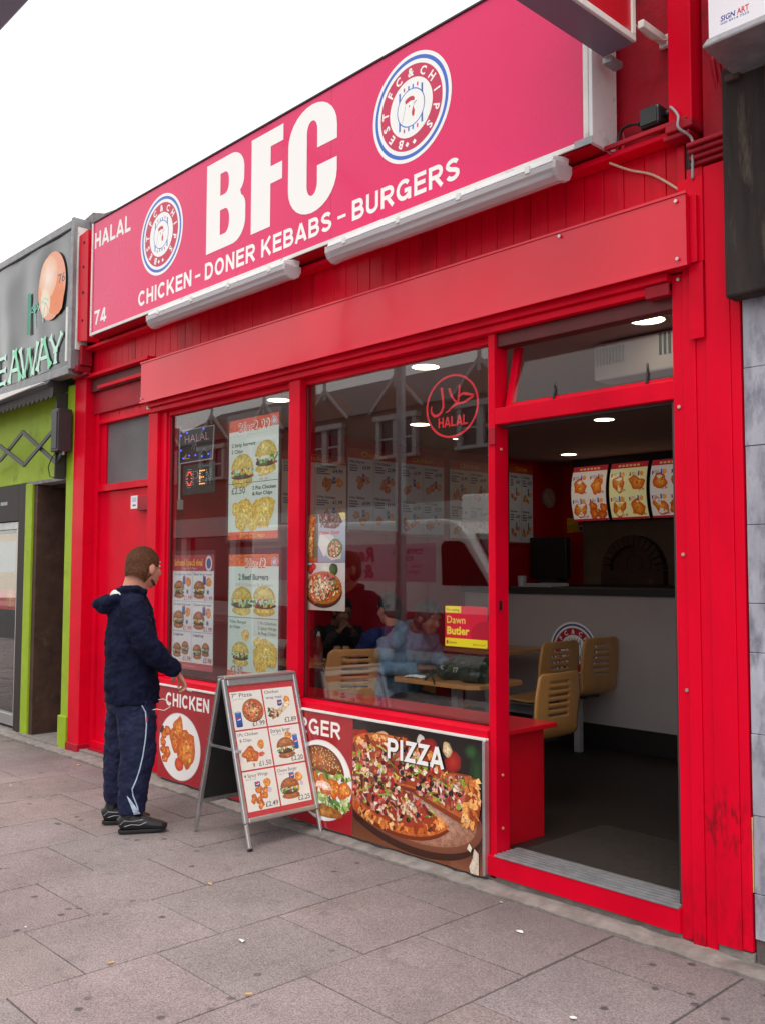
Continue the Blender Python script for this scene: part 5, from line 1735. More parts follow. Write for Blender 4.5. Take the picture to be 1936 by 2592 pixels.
# downlights
dl = [(-.30, .29, .082, 'large round downlight seen through the fanlight'), (-1.81, .27, .082, 'round downlight high in the right window pane'), (-3.33, .31, .082, 'round downlight at the top of the left window'),
      (-2.19, 2.75, .080, 'round downlight nearest inside the open doorway'), (-3.42, 1.86, .082, 'round downlight behind the red halal ring'), (-3.76, 4.45, .080, 'round downlight far inside above the menu boards'),
      (-3.69, 5.05, .022, 'tiny spotlight directly above the menu boards'), (-3.80, 2.72, .024, 'tiny spotlight below the red halal ring')]
for x_, y_, r_, lb in dl:
    t = thing('downlight', lb, 'ceiling light', (x_, y_, 2.85), group='lights in the shop ceiling')
    MB().cyl((x_, y_, 2.8490), r_, -.004, 'z', 28).build('lens', 'downlight_glow', t)
    q = MB()
    for i in range(28):
        a, b_ = 2 * PI * i / 28, 2 * PI * (i + 1) / 28
        P4 = []
        for rr, zz in ((r_ + .001, 2.8490), (r_ + .001, 2.843), (r_ * 1.16, 2.846), (r_ * 1.16, 2.8490)):
            P4.append((x_ + rr * math.cos(a), y_ + rr * math.sin(a), zz)); P4.append((x_ + rr * math.cos(b_), y_ + rr * math.sin(b_), zz))
        q.add(P4, [(0, 1, 3, 2), (2, 3, 5, 4), (4, 5, 7, 6)])
    q.build('rim', 'steel_white', t)

# heater over the door
ht = thing('door_heater', 'cream warm air heater with a slotted grille above the doorway', 'heater', (-.36, .55, 2.64))
box('heater_case', 'inner_white', ht, -.76, .05, .50, .66, 2.635, 2.835, .012)
g1, g2 = MB(), MB()
for k in range(15):
    g1.box(-.36 + k * .026, -.347 + k * .026, .494, .4995, 2.715, 2.825)
for k in range(9):
    g2.box(-.74 + k * .020, -.730 + k * .020, .496, .4995, 2.715, 2.805)
g1.build('grille', 'black_board', ht); g2.build('intake', 'alu_dull', ht)
MB().cyl((-.10, .499, 2.668), .012, -.008, 'y', 12).build('dial', 'black_plastic', ht)

# curved menu boxes over the counter
class Bent(Can):
    H, D = .60, .06
    def P(s, x, y):
        return s.o + s.U * (s.ox + x * s.sx) + s.V * (s.oy + y * s.sy) + s.N * (s.lay * s.step + s.D * (1 - ((y - s.H / 2) / (s.H / 2)) ** 2))
def menu_cells(c, w_, h_, seed, bg='e9e6e2'):
    rd = random.Random(seed)
    cols = 2 if w_ > .3 else 1
    for a in range(cols):
        for b_ in range(2):
            ox, oz = a * w_ / cols, b_ * h_ * .46 + h_ * .04
            cw = w_ / cols
            k = rd.choice((0, 1, 2))
            if k == 0 or b_: chicken(c, ox + cw * .5, oz + h_ * .17, cw * .40, rd.randint(1, 99), 2)
            else: chicken(c, ox + cw * .5, oz + h_ * .16, cw * .52, rd.randint(1, 99), 0, 9)
            chips(c, ox + cw * .72, oz + h_ * .34, cw * .11, rd.randint(1, 99))
            c.rect(ox + cw * .08, oz + h_ * .30, ox + cw * .15, oz + h_ * .37, '883040')
            drink_can(c, ox + cw * .56, oz + h_ * .35, cw * .08, h_ * .09)
            for q in range(3):
                c.rect(ox + cw * .18, oz + h_ * (.32 + .022 * q), ox + cw * rd.uniform(.35, .5), oz + h_ * (.330 + .022 * q), '9a8088')
            c.text('£%d.%s9' % (rd.randint(1, 4), rd.choice('49')), ox + cw * .6, oz + h_ * .015, h_ * .05, '803038', w=cw * .3, bold=.01)
mb_lab = ('curved menu board at the left end over the counter', 'middle curved menu board with a yellowish glow over the counter', 'curved menu board cut off by the door jamb')
for k, (xa, xb, lb) in enumerate(((-4.045, -3.575, mb_lab[0]), (-3.555, -3.085, mb_lab[1]), (-3.065, -2.595, mb_lab[2]))):
    t = thing('menu_board', lb, 'menu board', ((xa + xb) / 2, 4.9, 2.17), group='curved menu boards over the counter')
    q = MB()
    prof = [(4.93 - .06 * (1 - ((z - .30) / .30) ** 2), 2.165 + z) for z in [.6 * i / 10 for i in range(11)]]
    q.prism([(5.28, 2.165)] + prof + [(5.28, 2.765)], xa, xb, 'x')
    q.build('board_case', 'black_board', t)
    c = Bent((xa + .012, 4.928, 2.165), FU, FV, step=1.5e-5)
    for s_ in range(10):
        c.rect(0, .06 * s_, xb - xa - .024, .06 * (s_ + 1), ('c03038' if s_ in (9,) else ('f4e8a8' if k == 1 else 'ecdcd0')))
    for q in range(6): c.rect(.09 + .045 * q, .556, .12 + .045 * q, .578, 'e8b878')
    menu_cells(c, xb - xa - .024, .56, 90 + k * 7)
    c.rect(0, 0, xb - xa - .024, .022, 'b02838')
    mm = c.build('board_print', 'print_lit', t)
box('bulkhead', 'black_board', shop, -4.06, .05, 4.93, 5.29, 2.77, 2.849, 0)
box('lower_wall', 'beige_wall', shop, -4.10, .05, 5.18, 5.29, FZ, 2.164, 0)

# menu panels along the red side wall
sides = [(1.18, 1.925, 2.00, 2.66, 'leftmost side wall menu panel with chicken photographs'), (1.945, 2.585, 1.97, 2.755, 'second side wall menu panel from the left, with an orange heading'), (2.63, 3.24, 1.95, 2.76, 'third side wall menu panel, behind the red halal ring'),
         (3.33, 3.93, 1.93, 2.76, 'fourth side wall menu panel, beside the door post'), (4.285, 4.70, 1.91, 2.80, 'narrow blueish menu panel next to the counter')]
for k, (ya, yb, za, zb, lb) in enumerate(sides):
    t = thing('wall_menu', lb, 'menu', (-4.44, (ya + yb) / 2, za), group='menu panels on the side wall')
    MB().box(-4.449, -4.436, ya, yb, za, zb).build('panel_back', 'alu_dull', t)
    c = Can((-4.435, ya, za), (0, 1, 0), (0, 0, 1), step=1.5e-5)
    w_, h_ = yb - ya, zb - za
    c.rect(0, 0, w_, h_, 'd9e2f4' if k in (1, 2, 4) else 'e8e2e0')
    c.rect(0, h_ * .88, w_, h_, 'd8501c', 'c83818')
    c.text('Chicken', w_ / 2, h_ * .91, h_ * .055, 'f0b030', w=w_ * .5, al='c')
    for r_ in range(2):
        for cc_ in range(2):
            ox, oz = cc_ * w_ / 2, r_ * h_ * .43 + .02
            rd = random.Random(k * 10 + r_ * 2 + cc_)
            c.text(rd.choice(('5 Pcs Chicken', '3 Pcs Chicken', '2 Pcs Chicken', 'Fillet Burger')), ox + .02, oz + h_ * .37, .022, '30364c', w=w_ * .30, bold=.03)
            for q in range(3):
                c.rect(ox + .02, oz + h_ * (.345 - .03 * q), ox + w_ * rd.uniform(.15, .24), oz + h_ * (.330 - .03 * q), '5a6480')
            c.text('£%d.99' % rd.randint(1, 6), ox + w_ * .28, oz + h_ * .30, .034, '303450', w=w_ * .16, bold=.03)
            chicken(c, ox + w_ * .20, oz + h_ * .12, w_ * .14, rd.randint(1, 99), 2, 3)
            chips(c, ox + w_ * .38, oz + h_ * .17, w_ * .06, rd.randint(1, 99))
            drink_can(c, ox + w_ * .30, oz + h_ * .20, w_ * .05, h_ * .09)
    c.rect(w_ / 2 - .002, 0, w_ / 2 + .002, h_ * .88, '8890a8')
    c.rect(0, 0, w_, .02, 'c03040')
    c.build('panel_print', 'print', t)
t = thing('wall_clock', 'pale round clock on the red wall beside the menu boards', 'clock', (-4.44, 5.0, 2.45))
MB().cyl((-4.449, 5.0, 2.45), .115, .02, 'x', 28).build('clock_case', 'alu_dull', t)
c = Can((-4.4285, 5.0, 2.45), (0, 1, 0), (0, 0, 1), step=2e-5)
c.ell(0, 0, .105, .105, 'b09078', 'c0a48c', n=32)
c.line([(0, 0), (0.0, .07)], .006, '402020'); c.line([(0, 0), (.045, -.02)], .006, '402020')
c.build('clock_dial', 'print', t)
t = thing('till_screen', 'dark till screen standing on the rear work surface', 'screen', (-4.15, 4.8, 1.5))
MB().box(-4.42, -3.93, 4.62, 4.70, 1.53, 1.985).build('screen', 'black_plastic', t, .008)
MB().box(-4.30, -4.05, 4.60, 4.80, 1.47, 1.529).build('stand', 'dark_metal', t, .004)
t = thing('back_worktop', 'dark rear work surface below the menu boards', 'worktop', (-2.2, 4.9, FZ))
MB().box(-4.42, .05, 4.55, 5.17, 1.40, 1.468).build('worktop', 'black_board', t)
MB().box(-4.42, .05, 4.60, 5.17, FZ, 1.399).build('cabinet', 'dark_brown', t)
t = thing('notice', 'yellow notice above the till screen', 'notice', (-4.3, 5.1, 2.05))
c = Can((-4.39, 5.28, 2.06), FU, FV)
c.rect(0, 0, .16, .17, 'c89010', 'd8a41c')
c.build('notice_sheet', 'print', t)
t = thing('socket_strip', 'white double wall socket beside the yellow notice', 'socket', (-4.2, 5.28, 2.08))
MB().box(-4.215, -4.105, 5.268, 5.279, 2.06, 2.14).build('socket_plate', 'inner_white', t, .003)
MB().box(-4.20, -4.17, 5.26, 5.2675, 2.08, 2.12).box(-4.15, -4.12, 5.26, 5.2675, 2.08, 2.12).build('plug', 'black_plastic', t, .003)
# arched oven front
t = thing('arched_oven', 'dark brick arched oven front below the menu boards', 'oven', (-3.45, 5.1, 1.47))
q = MB()
for i in range(15):
    a, b_ = R(180 * i / 15 + 1), R(180 * (i + 1) / 15 - 1)
    P4 = [(-3.42 + r_ * math.cos(q_), 1.62 + r_ * math.sin(q_)) for r_, q_ in ((.27, a), (.38, a), (.38, b_), (.27, b_))]
    q.prism(P4, 5.08, 5.179, 'y')
q.build('arch_bricks', 'brown_brick', t, .004)
q = MB().prism([(-3.42 + .268 * math.cos(R(180 * i / 20)), 1.62 + .268 * math.sin(R(180 * i / 20))) for i in range(21)], 5.14, 5.179, 'y')
q.box(-3.80, -3.04, 5.08, 5.179, 1.47, 1.618)
q.build('oven_front', 'brown_brick', t, .002)
q = MB()
for r_ in (.10, .20):
    q.loft([(-3.42 + r_ * math.cos(R(12 * i)), 5.136, 1.70 + r_ * .9 * math.sin(R(12 * i))) for i in range(31)], .008, 6)
q.build('oven_ring', 'brown_brick', t)
# little things on the counter
t = thing('sauce_tub', 'small white topped tub at the left end of the counter', 'tub', (-3.55, 3.4, 1.462))
MB().cyl((-3.56, 3.40, 1.463), .04, .09, 'z', 16, .045).build('tub', 'steel_white', t, smooth=False)
MB().cyl((-3.56, 3.40, 1.5535), .048, .012, 'z', 16).build('lid', 'inner_white', t)
t = thing('tray', 'pale plastic tray lying on the counter', 'tray', (-3.2, 3.4, 1.462))
MB().box(-3.42, -3.10, 3.25, 3.50, 1.463, 1.475).build('tray_base', 'cable_grey', t, .003)
MB().box(-3.42, -3.10, 3.245, 3.2495, 1.463, 1.50).build('tray_rim', 'cable_grey', t, .002)
MB().box(-3.42, -3.10, 3.501, 3.507, 1.463, 1.50).build('tray_rim', 'cable_grey', t, .002)
t = thing('switch_box', 'small white switch box and conduit inside the left window', 'switch', (-4.40, .15, 2.1))
MB().box(-4.438, -4.390, .125, .175, 2.085, 2.165).build('switch_body', 'inner_white', t, .004)
MB().box(-4.425, -4.405, .140, .155, 2.166, 2.75).build('conduit', 'white_plastic', t, .003)
MB().box(-4.445, -4.36, .13, .20, 2.56, 2.64).build('junction_cover', 'cable_grey', t, .004)

# ------------------------------------------------------------------ dining chairs and tables
def make_chair(label):
    t = thing('dining_chair', label, 'chair', (0, 0, 0), 0, 'plywood dining chairs')
    prof = [(.21, .425), (.19, .437), (.10, .440), (.0, .436), (-.09, .432), (-.15, .436), (-.185, .455), (-.205, .49)]
    prof += [(-.215 - .028 * i / 24, .52 + .325 * i / 24) for i in range(25)]
    NC = 20
    vs, fs = [], []
    n_ = len(prof)
    for i, (px_, pz_) in enumerate(prof):
        s_ = i / (n_ - 1)
        hw = .215 if pz_ < .5 else .212 + .016 * math.sin(PI * min(1, (pz_ - .5) / .3))
        if i >= n_ - 3: hw -= (.045, .02, .006)[n_ - 1 - i] if False else {n_ - 1: .040, n_ - 2: .016, n_ - 3: .005}[i]
        if i <= 1: hw -= (.035, .010)[i]
        for j in range(NC + 1):
            u = j / NC * 2 - 1
            bow = .018 * u * u if pz_ > .5 else 0
            vs.append((px_ + bow, u * hw, pz_ - (.006 * (1 - u * u) if pz_ < .46 else 0)))
    for i in range(n_ - 1):
        for j in range(NC):
            bi = i - 8
            slot = bi >= 4 and bi <= 19 and (bi - 4) % 3 == 0 and 6 <= j <= 14
            if slot: continue
            a = i * (NC + 1) + j
            fs.append((a, a + 1, a + NC + 2, a + NC + 1))
    m_ = MB(); m_.add(vs, fs)
    o = m_.build('shell', 'ply', t, local=True, smooth=True)
    sol = o.modifiers.new('thickness', 'SOLIDIFY'); sol.thickness = .013; sol.offset = 0
    q = MB().box(-.045, .005, -.025, .025, 0.0, .40)
    q.build('leg', 'steel_white', t, .003, local=True)
    q = MB().box(-.14, .14, -.10, .10, .401, .418)
    q.build('seat_plate', 'dark_metal', t, .003, local=True)
    q = MB().box(.0055, .42, -.02, .02, .33, .37)
    q.build('link_bar', 'steel_white', t, .003, local=True)
    return t
ch0 = make_chair('nearest light plywood chair with slotted back just inside the doorway')
spots = [(-1.67, 1.10, PI, 1.0, None), (-2.52, 2.24, PI, 1.11, 'light plywood chair left of the round emblem, seen through the doorway'),
         (-2.50, 2.76, PI, 1.12, 'light plywood chair covering the right side of the round emblem'),
         (-3.36, 1.02, PI - .45, 1.06, 'plywood chair behind the window with its side to the street, under the navy figure'),
         (-3.02, 1.62, 0, 1.0, 'plywood chair hidden behind the figure in pale denim')]
for i, (x_, y_, rz, s_, lb) in enumerate(spots):
    o = ch0 if i == 0 else copy_tree(ch0)
    o.location = (x_, y_, FZ); o.rotation_euler = (0, 0, rz); o.scale = (s_, s_, s_)
    if lb: o['label'] = lb
def table(label, x0, x1, y0, y1, zt, ch=.06):
    t = thing('dining_table', label, 'table', ((x0 + x1) / 2, (y0 + y1) / 2, FZ), 0, 'wood topped dining tables')
    P = [(x0 + ch, y0), (x1 - ch, y0), (x1, y0 + ch), (x1, y1 - ch), (x1 - ch, y1), (x0 + ch, y1), (x0, y1 - ch), (x0, y0 + ch)]
    MB().prism(P, zt - .028, zt, 'z').build('tabletop', 'table_top', t, .003)
    xm, ym = (x0 + x1) / 2, (y0 + y1) / 2
    MB().box(xm - .03, xm + .03, ym - .03, ym + .03, FZ, zt - .029).build('leg', 'steel_white', t, .003)
    MB().box(xm - .28, xm + .28, ym - .025, ym + .025, FZ + .30, FZ + .34).build('cross_bar', 'steel_white', t, .003)
    return t
table('wood topped table with a dark bag on it behind the right window', -2.79, -1.98, .90, 1.46, .850)
table('wood topped table with bottle and cans behind the window', -4.43, -3.83, .98, 1.75, .850)
table('wood topped table by the white counter front', -3.62, -2.86, 2.22, 2.86, .945)
# things on the tables
t = thing('sauce_bottle', 'tall red squeezy sauce bottle with white cap behind the window', 'bottle', (-4.0, 1.25, .85))
MB().loft([(-4.0, 1.25, .8505), (-4.0, 1.25, .87), (-4.0, 1.25, .99), (-4.0, 1.25, 1.03), (-4.0, 1.25, 1.06)], [.030, .036, .036, .028, .016], 18).build('bottle_body', 'sauce_red', t, smooth=True)
MB().loft([(-4.0, 1.25, 1.0605), (-4.0, 1.25, 1.075), (-4.0, 1.25, 1.10)], [.017, .015, .006], 12).build('cap', 'paper_white', t, smooth=True)
for k, (x_, y_) in enumerate(((-3.985, 1.44), (-3.94, 1.50))):
    t = thing('drink_can', ('left one of the two orange cans on the table behind the window', 'right one of the two orange cans on the table behind the window')[k], 'can', (x_, y_, .85), 0, 'orange drink cans')
    MB().loft([(x_, y_, .8505), (x_, y_, .858), (x_, y_, .955), (x_, y_, .967)], [.026, .032, .032, .027], 18).build('can_body', 'butt_tan', t, smooth=True)
    MB().cyl((x_, y_, .9675), .025, .003, 'z', 16).build('can_top', 'alu', t)
def crumple(name, label, cat, c_, r_, m_, seed, group=None):
    rd = random.Random(seed)
    q = MB()
    n_ = 9
    for i in range(n_):
        for j in range(n_):
            u, v = i / (n_ - 1) - .5, j / (n_ - 1) - .5
            q.v.append((c_[0] + u * r_[0], c_[1] + v * r_[1], c_[2] + rd.random() * r_[2] * (1 - 1.6 * (u * u + v * v))))
    for i in range(n_ - 1):
        for j in range(n_ - 1):
            a = i * n_ + j
            q.f.append((a, a + n_, a + n_ + 1, a + 1)); q.c.append(None)
    o = q.build(name, m_)
    return tag(o, label, cat, group)
crumple('napkin', 'crumpled white napkin beside the orange cans', 'napkin', (-3.90, 1.34, .852), (.16, .14, .07), 'paper_white', 2)
crumple('napkin', 'white wrapper lying at the table edge by the denim sleeve', 'napkin', (-2.62, 1.02, .852), (.18, .10, .02), 'paper_white', 3)
bg_ = MB()
bg_.ball((-2.25, 1.20, .93), (.24, .16, .10), 16, 10)
bg_.ball((-2.14, 1.12, .90), (.13, .13, .07), 14, 8)
bg_.ball((-2.40, 1.15, .89), (.12, .12, .05), 14, 8)
bg_.loft([(-2.36, 1.05, .90), (-2.42, .98, .91), (-2.45, .93, .86), (-2.44, .90, .80)], [.03, .018, .012, .008], 8)
bg_.loft([(-2.36, 1.03, .88), (-2.40, .95, .93), (-2.36, .90, .90), (-2.33, .90, .83)], [.02, .012, .010, .008], 8)
t = thing('carrier_bag', 'dark green plastic carrier bag slumped on the wooden table', 'bag', (0, 0, 0))
organic('bag_body', bg_, 'bag_green', t, .012, 3, [(.05, .03)])
c = Can((-2.42, 1.005, .885), (1, .12, 0), (0, .25, 1), step=5e-5)
for (a, b_, p_) in ((.02, .03, [(0, 0), (.03, .012), (.005, .028), (.03, .04)]), (.09, .05, [(0, 0), (.02, .03), (.04, .01)]), (.14, .03, [(0, 0), (.0, .03), (.03, .03), (.02, 0)]), (.20, .045, [(0, 0), (.015, -.03), (.04, -.035)])):
    c.line([(a + u, b_ + v) for u, v in p_], .007, 'a8b8a0' if a != .09 else '4a7a3a')
c.build('bag_print', 'print', t)

# ------------------------------------------------------------------ people
def head_shapes(q, hx, hy, hz, yaw=0.0, tilt=0.0, s=1.0):
    """head facing +X turned by yaw; returns a placing function for features"""
    M = Matrix.Rotation(yaw, 3, 'Z') @ Matrix.Rotation(tilt, 3, 'Y') @ Matrix.Scale(s, 3)
    P = lambda a, b_, c_: tuple(Vector((hx, hy, hz)) + M @ Vector((a, b_, c_)))
    q.ball(P(-.012, 0, .025), (.095, .078, .092), 20, 14, rot=M)
    q.ball(P(.030, 0, -.020), (.062, .062, .085), 18, 12, rot=M)
    q.ball(P(.045, 0, -.075), (.040, .042, .034), 14, 10, rot=M)
    q.loft([P(.083, 0, .022), P(.100, 0, -.002), P(.108, 0, -.018), P(.088, 0, -.026)], [.008, .011, .014, .010], 10)
    q.ball(P(.088, 0, -.052), (.011, .022, .006), 10, 8, rot=M)
    q.ball(P(.086, 0, -.062), (.012, .020, .006), 10, 8, rot=M)
    q.ball(P(.078, 0, .040), (.016, .048, .010), 12, 8, rot=M)
    for s_ in (-1, 1):
        q.ball(P(-.008, s_ * .080, -.006), (.020, .010, .032), 12, 9, rot=M)
        q.ball(P(-.004, s_ * .086, -.008), (.012, .007, .022), 10, 8, rot=M)
        q.ball(P(.060, s_ * .040, -.020), (.025, .020, .022), 12, 8, rot=M)
    return P, M
def hand_shapes(q, W, D, Up, curl=.6, s=1.0):
    """palm from the wrist W along D with five bent fingers; Up is the back of the hand"""
    W, D, Up = Vector(W), Vector(D).normalized(), Vector(Up).normalized()
    Sd = D.cross(Up).normalized()
    q.loft([W - D * .02, W + D * .02 * s, W + D * .055 * s, W + D * .085 * s], [(.026 * s, .018 * s), (.034 * s, .016 * s), (.040 * s, .014 * s), (.038 * s, .012 * s)], 12, up=Up)
    for k, (o_, L) in enumerate(((-.030, .062), (-.010, .075), (.010, .070), (.029, .055))):
        b_ = W + D * .082 * s + Sd * o_ * s
        p1 = b_ + (D * math.cos(curl * .5) - Up * math.sin(curl * .5)) * L * .42 * s
        p2 = p1 + (D * math.cos(curl * 1.6) - Up * math.sin(curl * 1.6)) * L * .33 * s
        p3 = p2 + (D * math.cos(curl * 2.5) - Up * math.sin(curl * 2.5)) * L * .28 * s
        q.loft([b_ - D * .015, b_, p1, p2, p3], [.0085 * s, .0090 * s, .0085 * s, .0078 * s, .006 * s], 9)
    b_ = W + D * .025 * s - Sd * .030 * s
    q.loft([b_, b_ + (D * .7 - Sd * .7) * .030 * s, b_ + (D * .95 - Sd * .45 - Up * .3) * .058 * s, b_ + (D * 1.0 - Sd * .15 - Up * .5) * .075 * s], [.013 * s, .012 * s, .010 * s, .007 * s], 9)

# the man on the pavement, back of right shoulder towards us
man = thing('person', 'man with short brown hair, navy hooded jacket and navy tracksuit bottoms reading the window posters', 'person', (-3.30, -0.82, 0.006), R(64))
q = MB()
P, M = head_shapes(q, .046, 0, 1.612, .60, .08, 1.12)
q.loft([(-.03, 0, 1.38), (-.012, 0, 1.47), (.012, 0, 1.58)], [(.090, .085), (.080, .080), (.074, .076)], 16)
q.loft([(-.02, 0, .88), (-.02, 0, 1.10), (-.02, 0, 1.30), (-.03, 0, 1.42)], [(.15, .11), (.16, .12), (.17, .11), (.12, .07)], 16, up=(1, 0, 0))
q.loft([(-.02, -.17, 1.38), (.06, -.22, 1.12), (.230, -.172, .985), (.255, -.165, .962)], [.05, .042, .03, .026], 12)
q.loft([(-.02, .17, 1.38), (.03, .25, 1.12), (.18, .20, .97)], [.05, .042, .03], 12)
q.loft([(-.01, -.09, .90), (.01, -.12, .50), (-.02, -.13, .09)], [.085, .06, .04], 12)
q.loft([(-.02, .09, .90), (-.06, .115, .50), (-.07, .12, .09)], [.085, .06, .04], 12)
hand_shapes(q, (.250, -.165, .965), (.50, .16, -.85), (.82, .12, .50), .75)
hand_shapes(q, (.18, .20, .97), (.7, -.3, -.5), (.5, -.1, .8), .7)
organic('body', q, 'skin', man, .0038, 2)
# eyes, brows, mouth
for s_ in (-1, 1):
    MB().ball(P(.0775, s_ * .031, .018), .0085, 10, 8).build('eye', 'paper_white', man, local=True, smooth=True)
ey = MB()
for s_ in (-1, 1):
    ey.ball(P(.0845, s_ * .031, .018), .0042, 8, 6)
    ey.loft([P(.090, s_ * .012, .040), P(.090, s_ * .032, .045), P(.080, s_ * .050, .040)], .003, 6)
ey.build('iris_and_brow', 'hair_brown', man, local=True, smooth=True)
# short hair: a cap hugging the skull, open at face, ears and nape
hr = MB()
hr.ball(P(-.016, 0, .028), (.101, .084, .096), 24, 16, rot=M)
hr.ball(P(-.045, 0, -.015), (.070, .079, .080), 20, 12, rot=M)
hr.ball(P(-.052, 0, -.060), (.050, .066, .050), 16, 12, rot=M)
for s_ in (-1, 1):
    hr.ball(P(.010, s_ * .066, .010), (.022, .016, .034), 12, 8, rot=M)
ho = organic('hair', hr, 'hair_brown', man, .0055, 2, [(.012, .004)])
# cut the cap away over the face with a box
ctt = MB()
Mz = [P(.052, -.2, .062), P(.30, -.2, .062), P(.30, .2, .062), P(.052, .2, .062)]
Mb = [P(.038, -.2, -.25), P(.30, -.2, -.25), P(.30, .2, -.25), P(.038, .2, -.25)]
def carve(me_src, test):
    """drops the faces of a built mesh whose centre fails the test, keeping it a mesh"""
    dg = bpy.context.evaluated_depsgraph_get()
    ev = me_src.evaluated_get(dg)
    me = bpy.data.meshes.new_from_object(ev)
    bm = bmesh.new(); bm.from_mesh(me)
    bmesh.ops.delete(bm, geom=[f for f in bm.faces if not test(f.calc_center_median())], context='FACES')
    bm.to_mesh(me); bm.free()
    me_src.modifiers.clear()
    me_src.data = me
    return me_src
hc = Vector((.046, 0, 1.612)); Mi = M.inverted()
def keep(p_):
    l = Mi @ (p_ - hc)
    if l.x > .050 and l.z < .058: return False
    if l.x > .020 and l.z < .012: return False
    if l.z < -.098 - .5 * l.x: return False
    if abs(l.y) > .060 and -.030 < l.x < .020 and l.z < .016: return False
    return True
bpy.context.view_layer.update()
carve(ho, keep)
# short strands standing off the hair mesh
me_ = ho.data
rdh = random.Random(5)
polys = [p for p in me_.polygons]
st_ = MB()
for _ in range(5200):
    p_ = rdh.choice(polys)
    n_ = p_.normal
    dn = Vector((-.35, 0, -1.0)) + Vector((rdh.uniform(-.5, .5), rdh.uniform(-.5, .5), rdh.uniform(-.3, .3)))
    dn = (dn - n_ * dn.dot(n_)).normalized()
    c0 = p_.center + n_ * .0002
    sd_ = n_.cross(dn).normalized() * rdh.uniform(.0007, .0013)
    tip = c0 + dn * rdh.uniform(.007, .014) + n_ * rdh.uniform(.002, .006)
    st_.add([c0 - sd_, c0 + sd_, tip], [(0, 1, 2)])
st_.build('hair_strands', 'hair_strand', ho, local=True)

jk = MB()
jk.loft([(-.015, 0, .775), (-.015, 0, .83), (-.025, 0, 1.0), (-.03, 0, 1.18), (-.035, 0, 1.32), (-.03, 0, 1.42), (-.015, 0, 1.47)],
        [(.205, .168), (.207, .170), (.204, .164), (.203, .158), (.205, .145), (.160, .108), (.085, .08)], 28, up=(1, 0, 0))
jk.ball((-.02, -.165, 1.375), (.085, .085, .085), 16, 10)
jk.ball((-.02, .165, 1.375), (.085, .085, .085), 16, 10)
jk.loft([(-.03, -.175, 1.375), (.01, -.225, 1.26), (.060, -.235, 1.13), (.095, -.225, 1.085), (.165, -.20, 1.03), (.222, -.177, .992), (.246, -.168, .978)],
        [(.085, .09), (.082, .088), (.076, .080), (.072, .075), (.062, .064), (.050, .052), (.040, .042)], 18)
jk.loft([(-.03, .175, 1.375), (.0, .245, 1.22), (.03, .255, 1.12), (.12, .235, 1.02), (.19, .195, .965)], [.085, .078, .072, .058, .046], 16)
# collar and hood bunched on the back
jk.loft([(.055, -.085, 1.455), (.0, -.095, 1.475), (-.07, -.085, 1.465), (-.11, 0, 1.44), (-.07, .085, 1.465), (.0, .095, 1.475), (.055, .085, 1.455)], [.020, .026, .034, .036, .034, .026, .020], 12)
jk.ball((-.150, .0, 1.375), (.075, .125, .060), 18, 12)
jk.ball((-.195, .0, 1.365), (.055, .105, .050), 16, 10)
jk.loft([(-.10, -.125, 1.43), (-.17, -.11, 1.41), (-.235, -.03, 1.385), (-.235, .03, 1.385), (-.17, .11, 1.41), (-.10, .125, 1.43)], [.030, .034, .032, .032, .034, .030], 12)
bd_ = MB()
for s_ in (-1, 1):
    bd_.loft([P(.012, s_ * .060, -.066), P(.040, s_ * .046, -.086), P(.062, s_ * .022, -.090)], [.008, .010, .009], 10)
organic('beard', bd_, 'hair_brown', man, .005, 2, [(.012, .004)])
jo = organic('jacket', jk, 'jacket_navy', man, .0075, 3, [(.13, .034), (.045, .018), (.02, .006)])
ih = MB()
ih.ball((-.095, 0, 1.440), (.070, .085, .045), 18, 12)
ih.ball((-.045, 0, 1.470), (.055, .080, .045), 16, 10)
organic('hood_lining', ih, 'inner_hood', man, .008, 3)
tz = MB()
tz.loft([(-.02, 0, .90), (-.02, 0, .82), (-.02, 0, .72)], [(.175, .145), (.19, .155), (.185, .15)], 24, up=(1, 0, 0))
tz.loft([(-.005, -.095, .78), (.015, -.115, .62), (.020, -.13, .48), (.005, -.133, .34), (-.008, -.135, .20), (-.010, -.135, .14), (-.008, -.135, .115)],
        [(.105, .12), (.098, .118), (.088, .108), (.080, .098), (.074, .088), (.072, .082), (.070, .080)], 22, up=(1, 0, 0))
tz.loft([(-.04, .09, .78), (-.055, .105, .62), (-.070, .112, .48), (-.080, .115, .34), (-.085, .118, .20), (-.085, .12, .16), (-.080, .12, .125)],
        [(.105, .12), (.10, .118), (.092, .108), (.084, .10), (.078, .090), (.074, .084), (.068, .076)], 22, up=(1, 0, 0))
to = organic('trousers', tz, 'trousers_navy', man, .0075, 3, [(.06, .022), (.022, .008)])
from mathutils.bvhtree import BVHTree
bpy.context.view_layer.update()
dg = bpy.context.evaluated_depsgraph_get()
ev = to.evaluated_get(dg)
bv = BVHTree.FromObject(to, dg)
def onleg(x_, z_, off=.002, y0=-.6):
    h = bv.ray_cast(Vector((x_, y0, z_)), Vector((0, 1, 0)))
    return Vector(h[0]) + Vector((0, -off, 0)) if h[0] is not None else Vector((x_, -.22, z_))
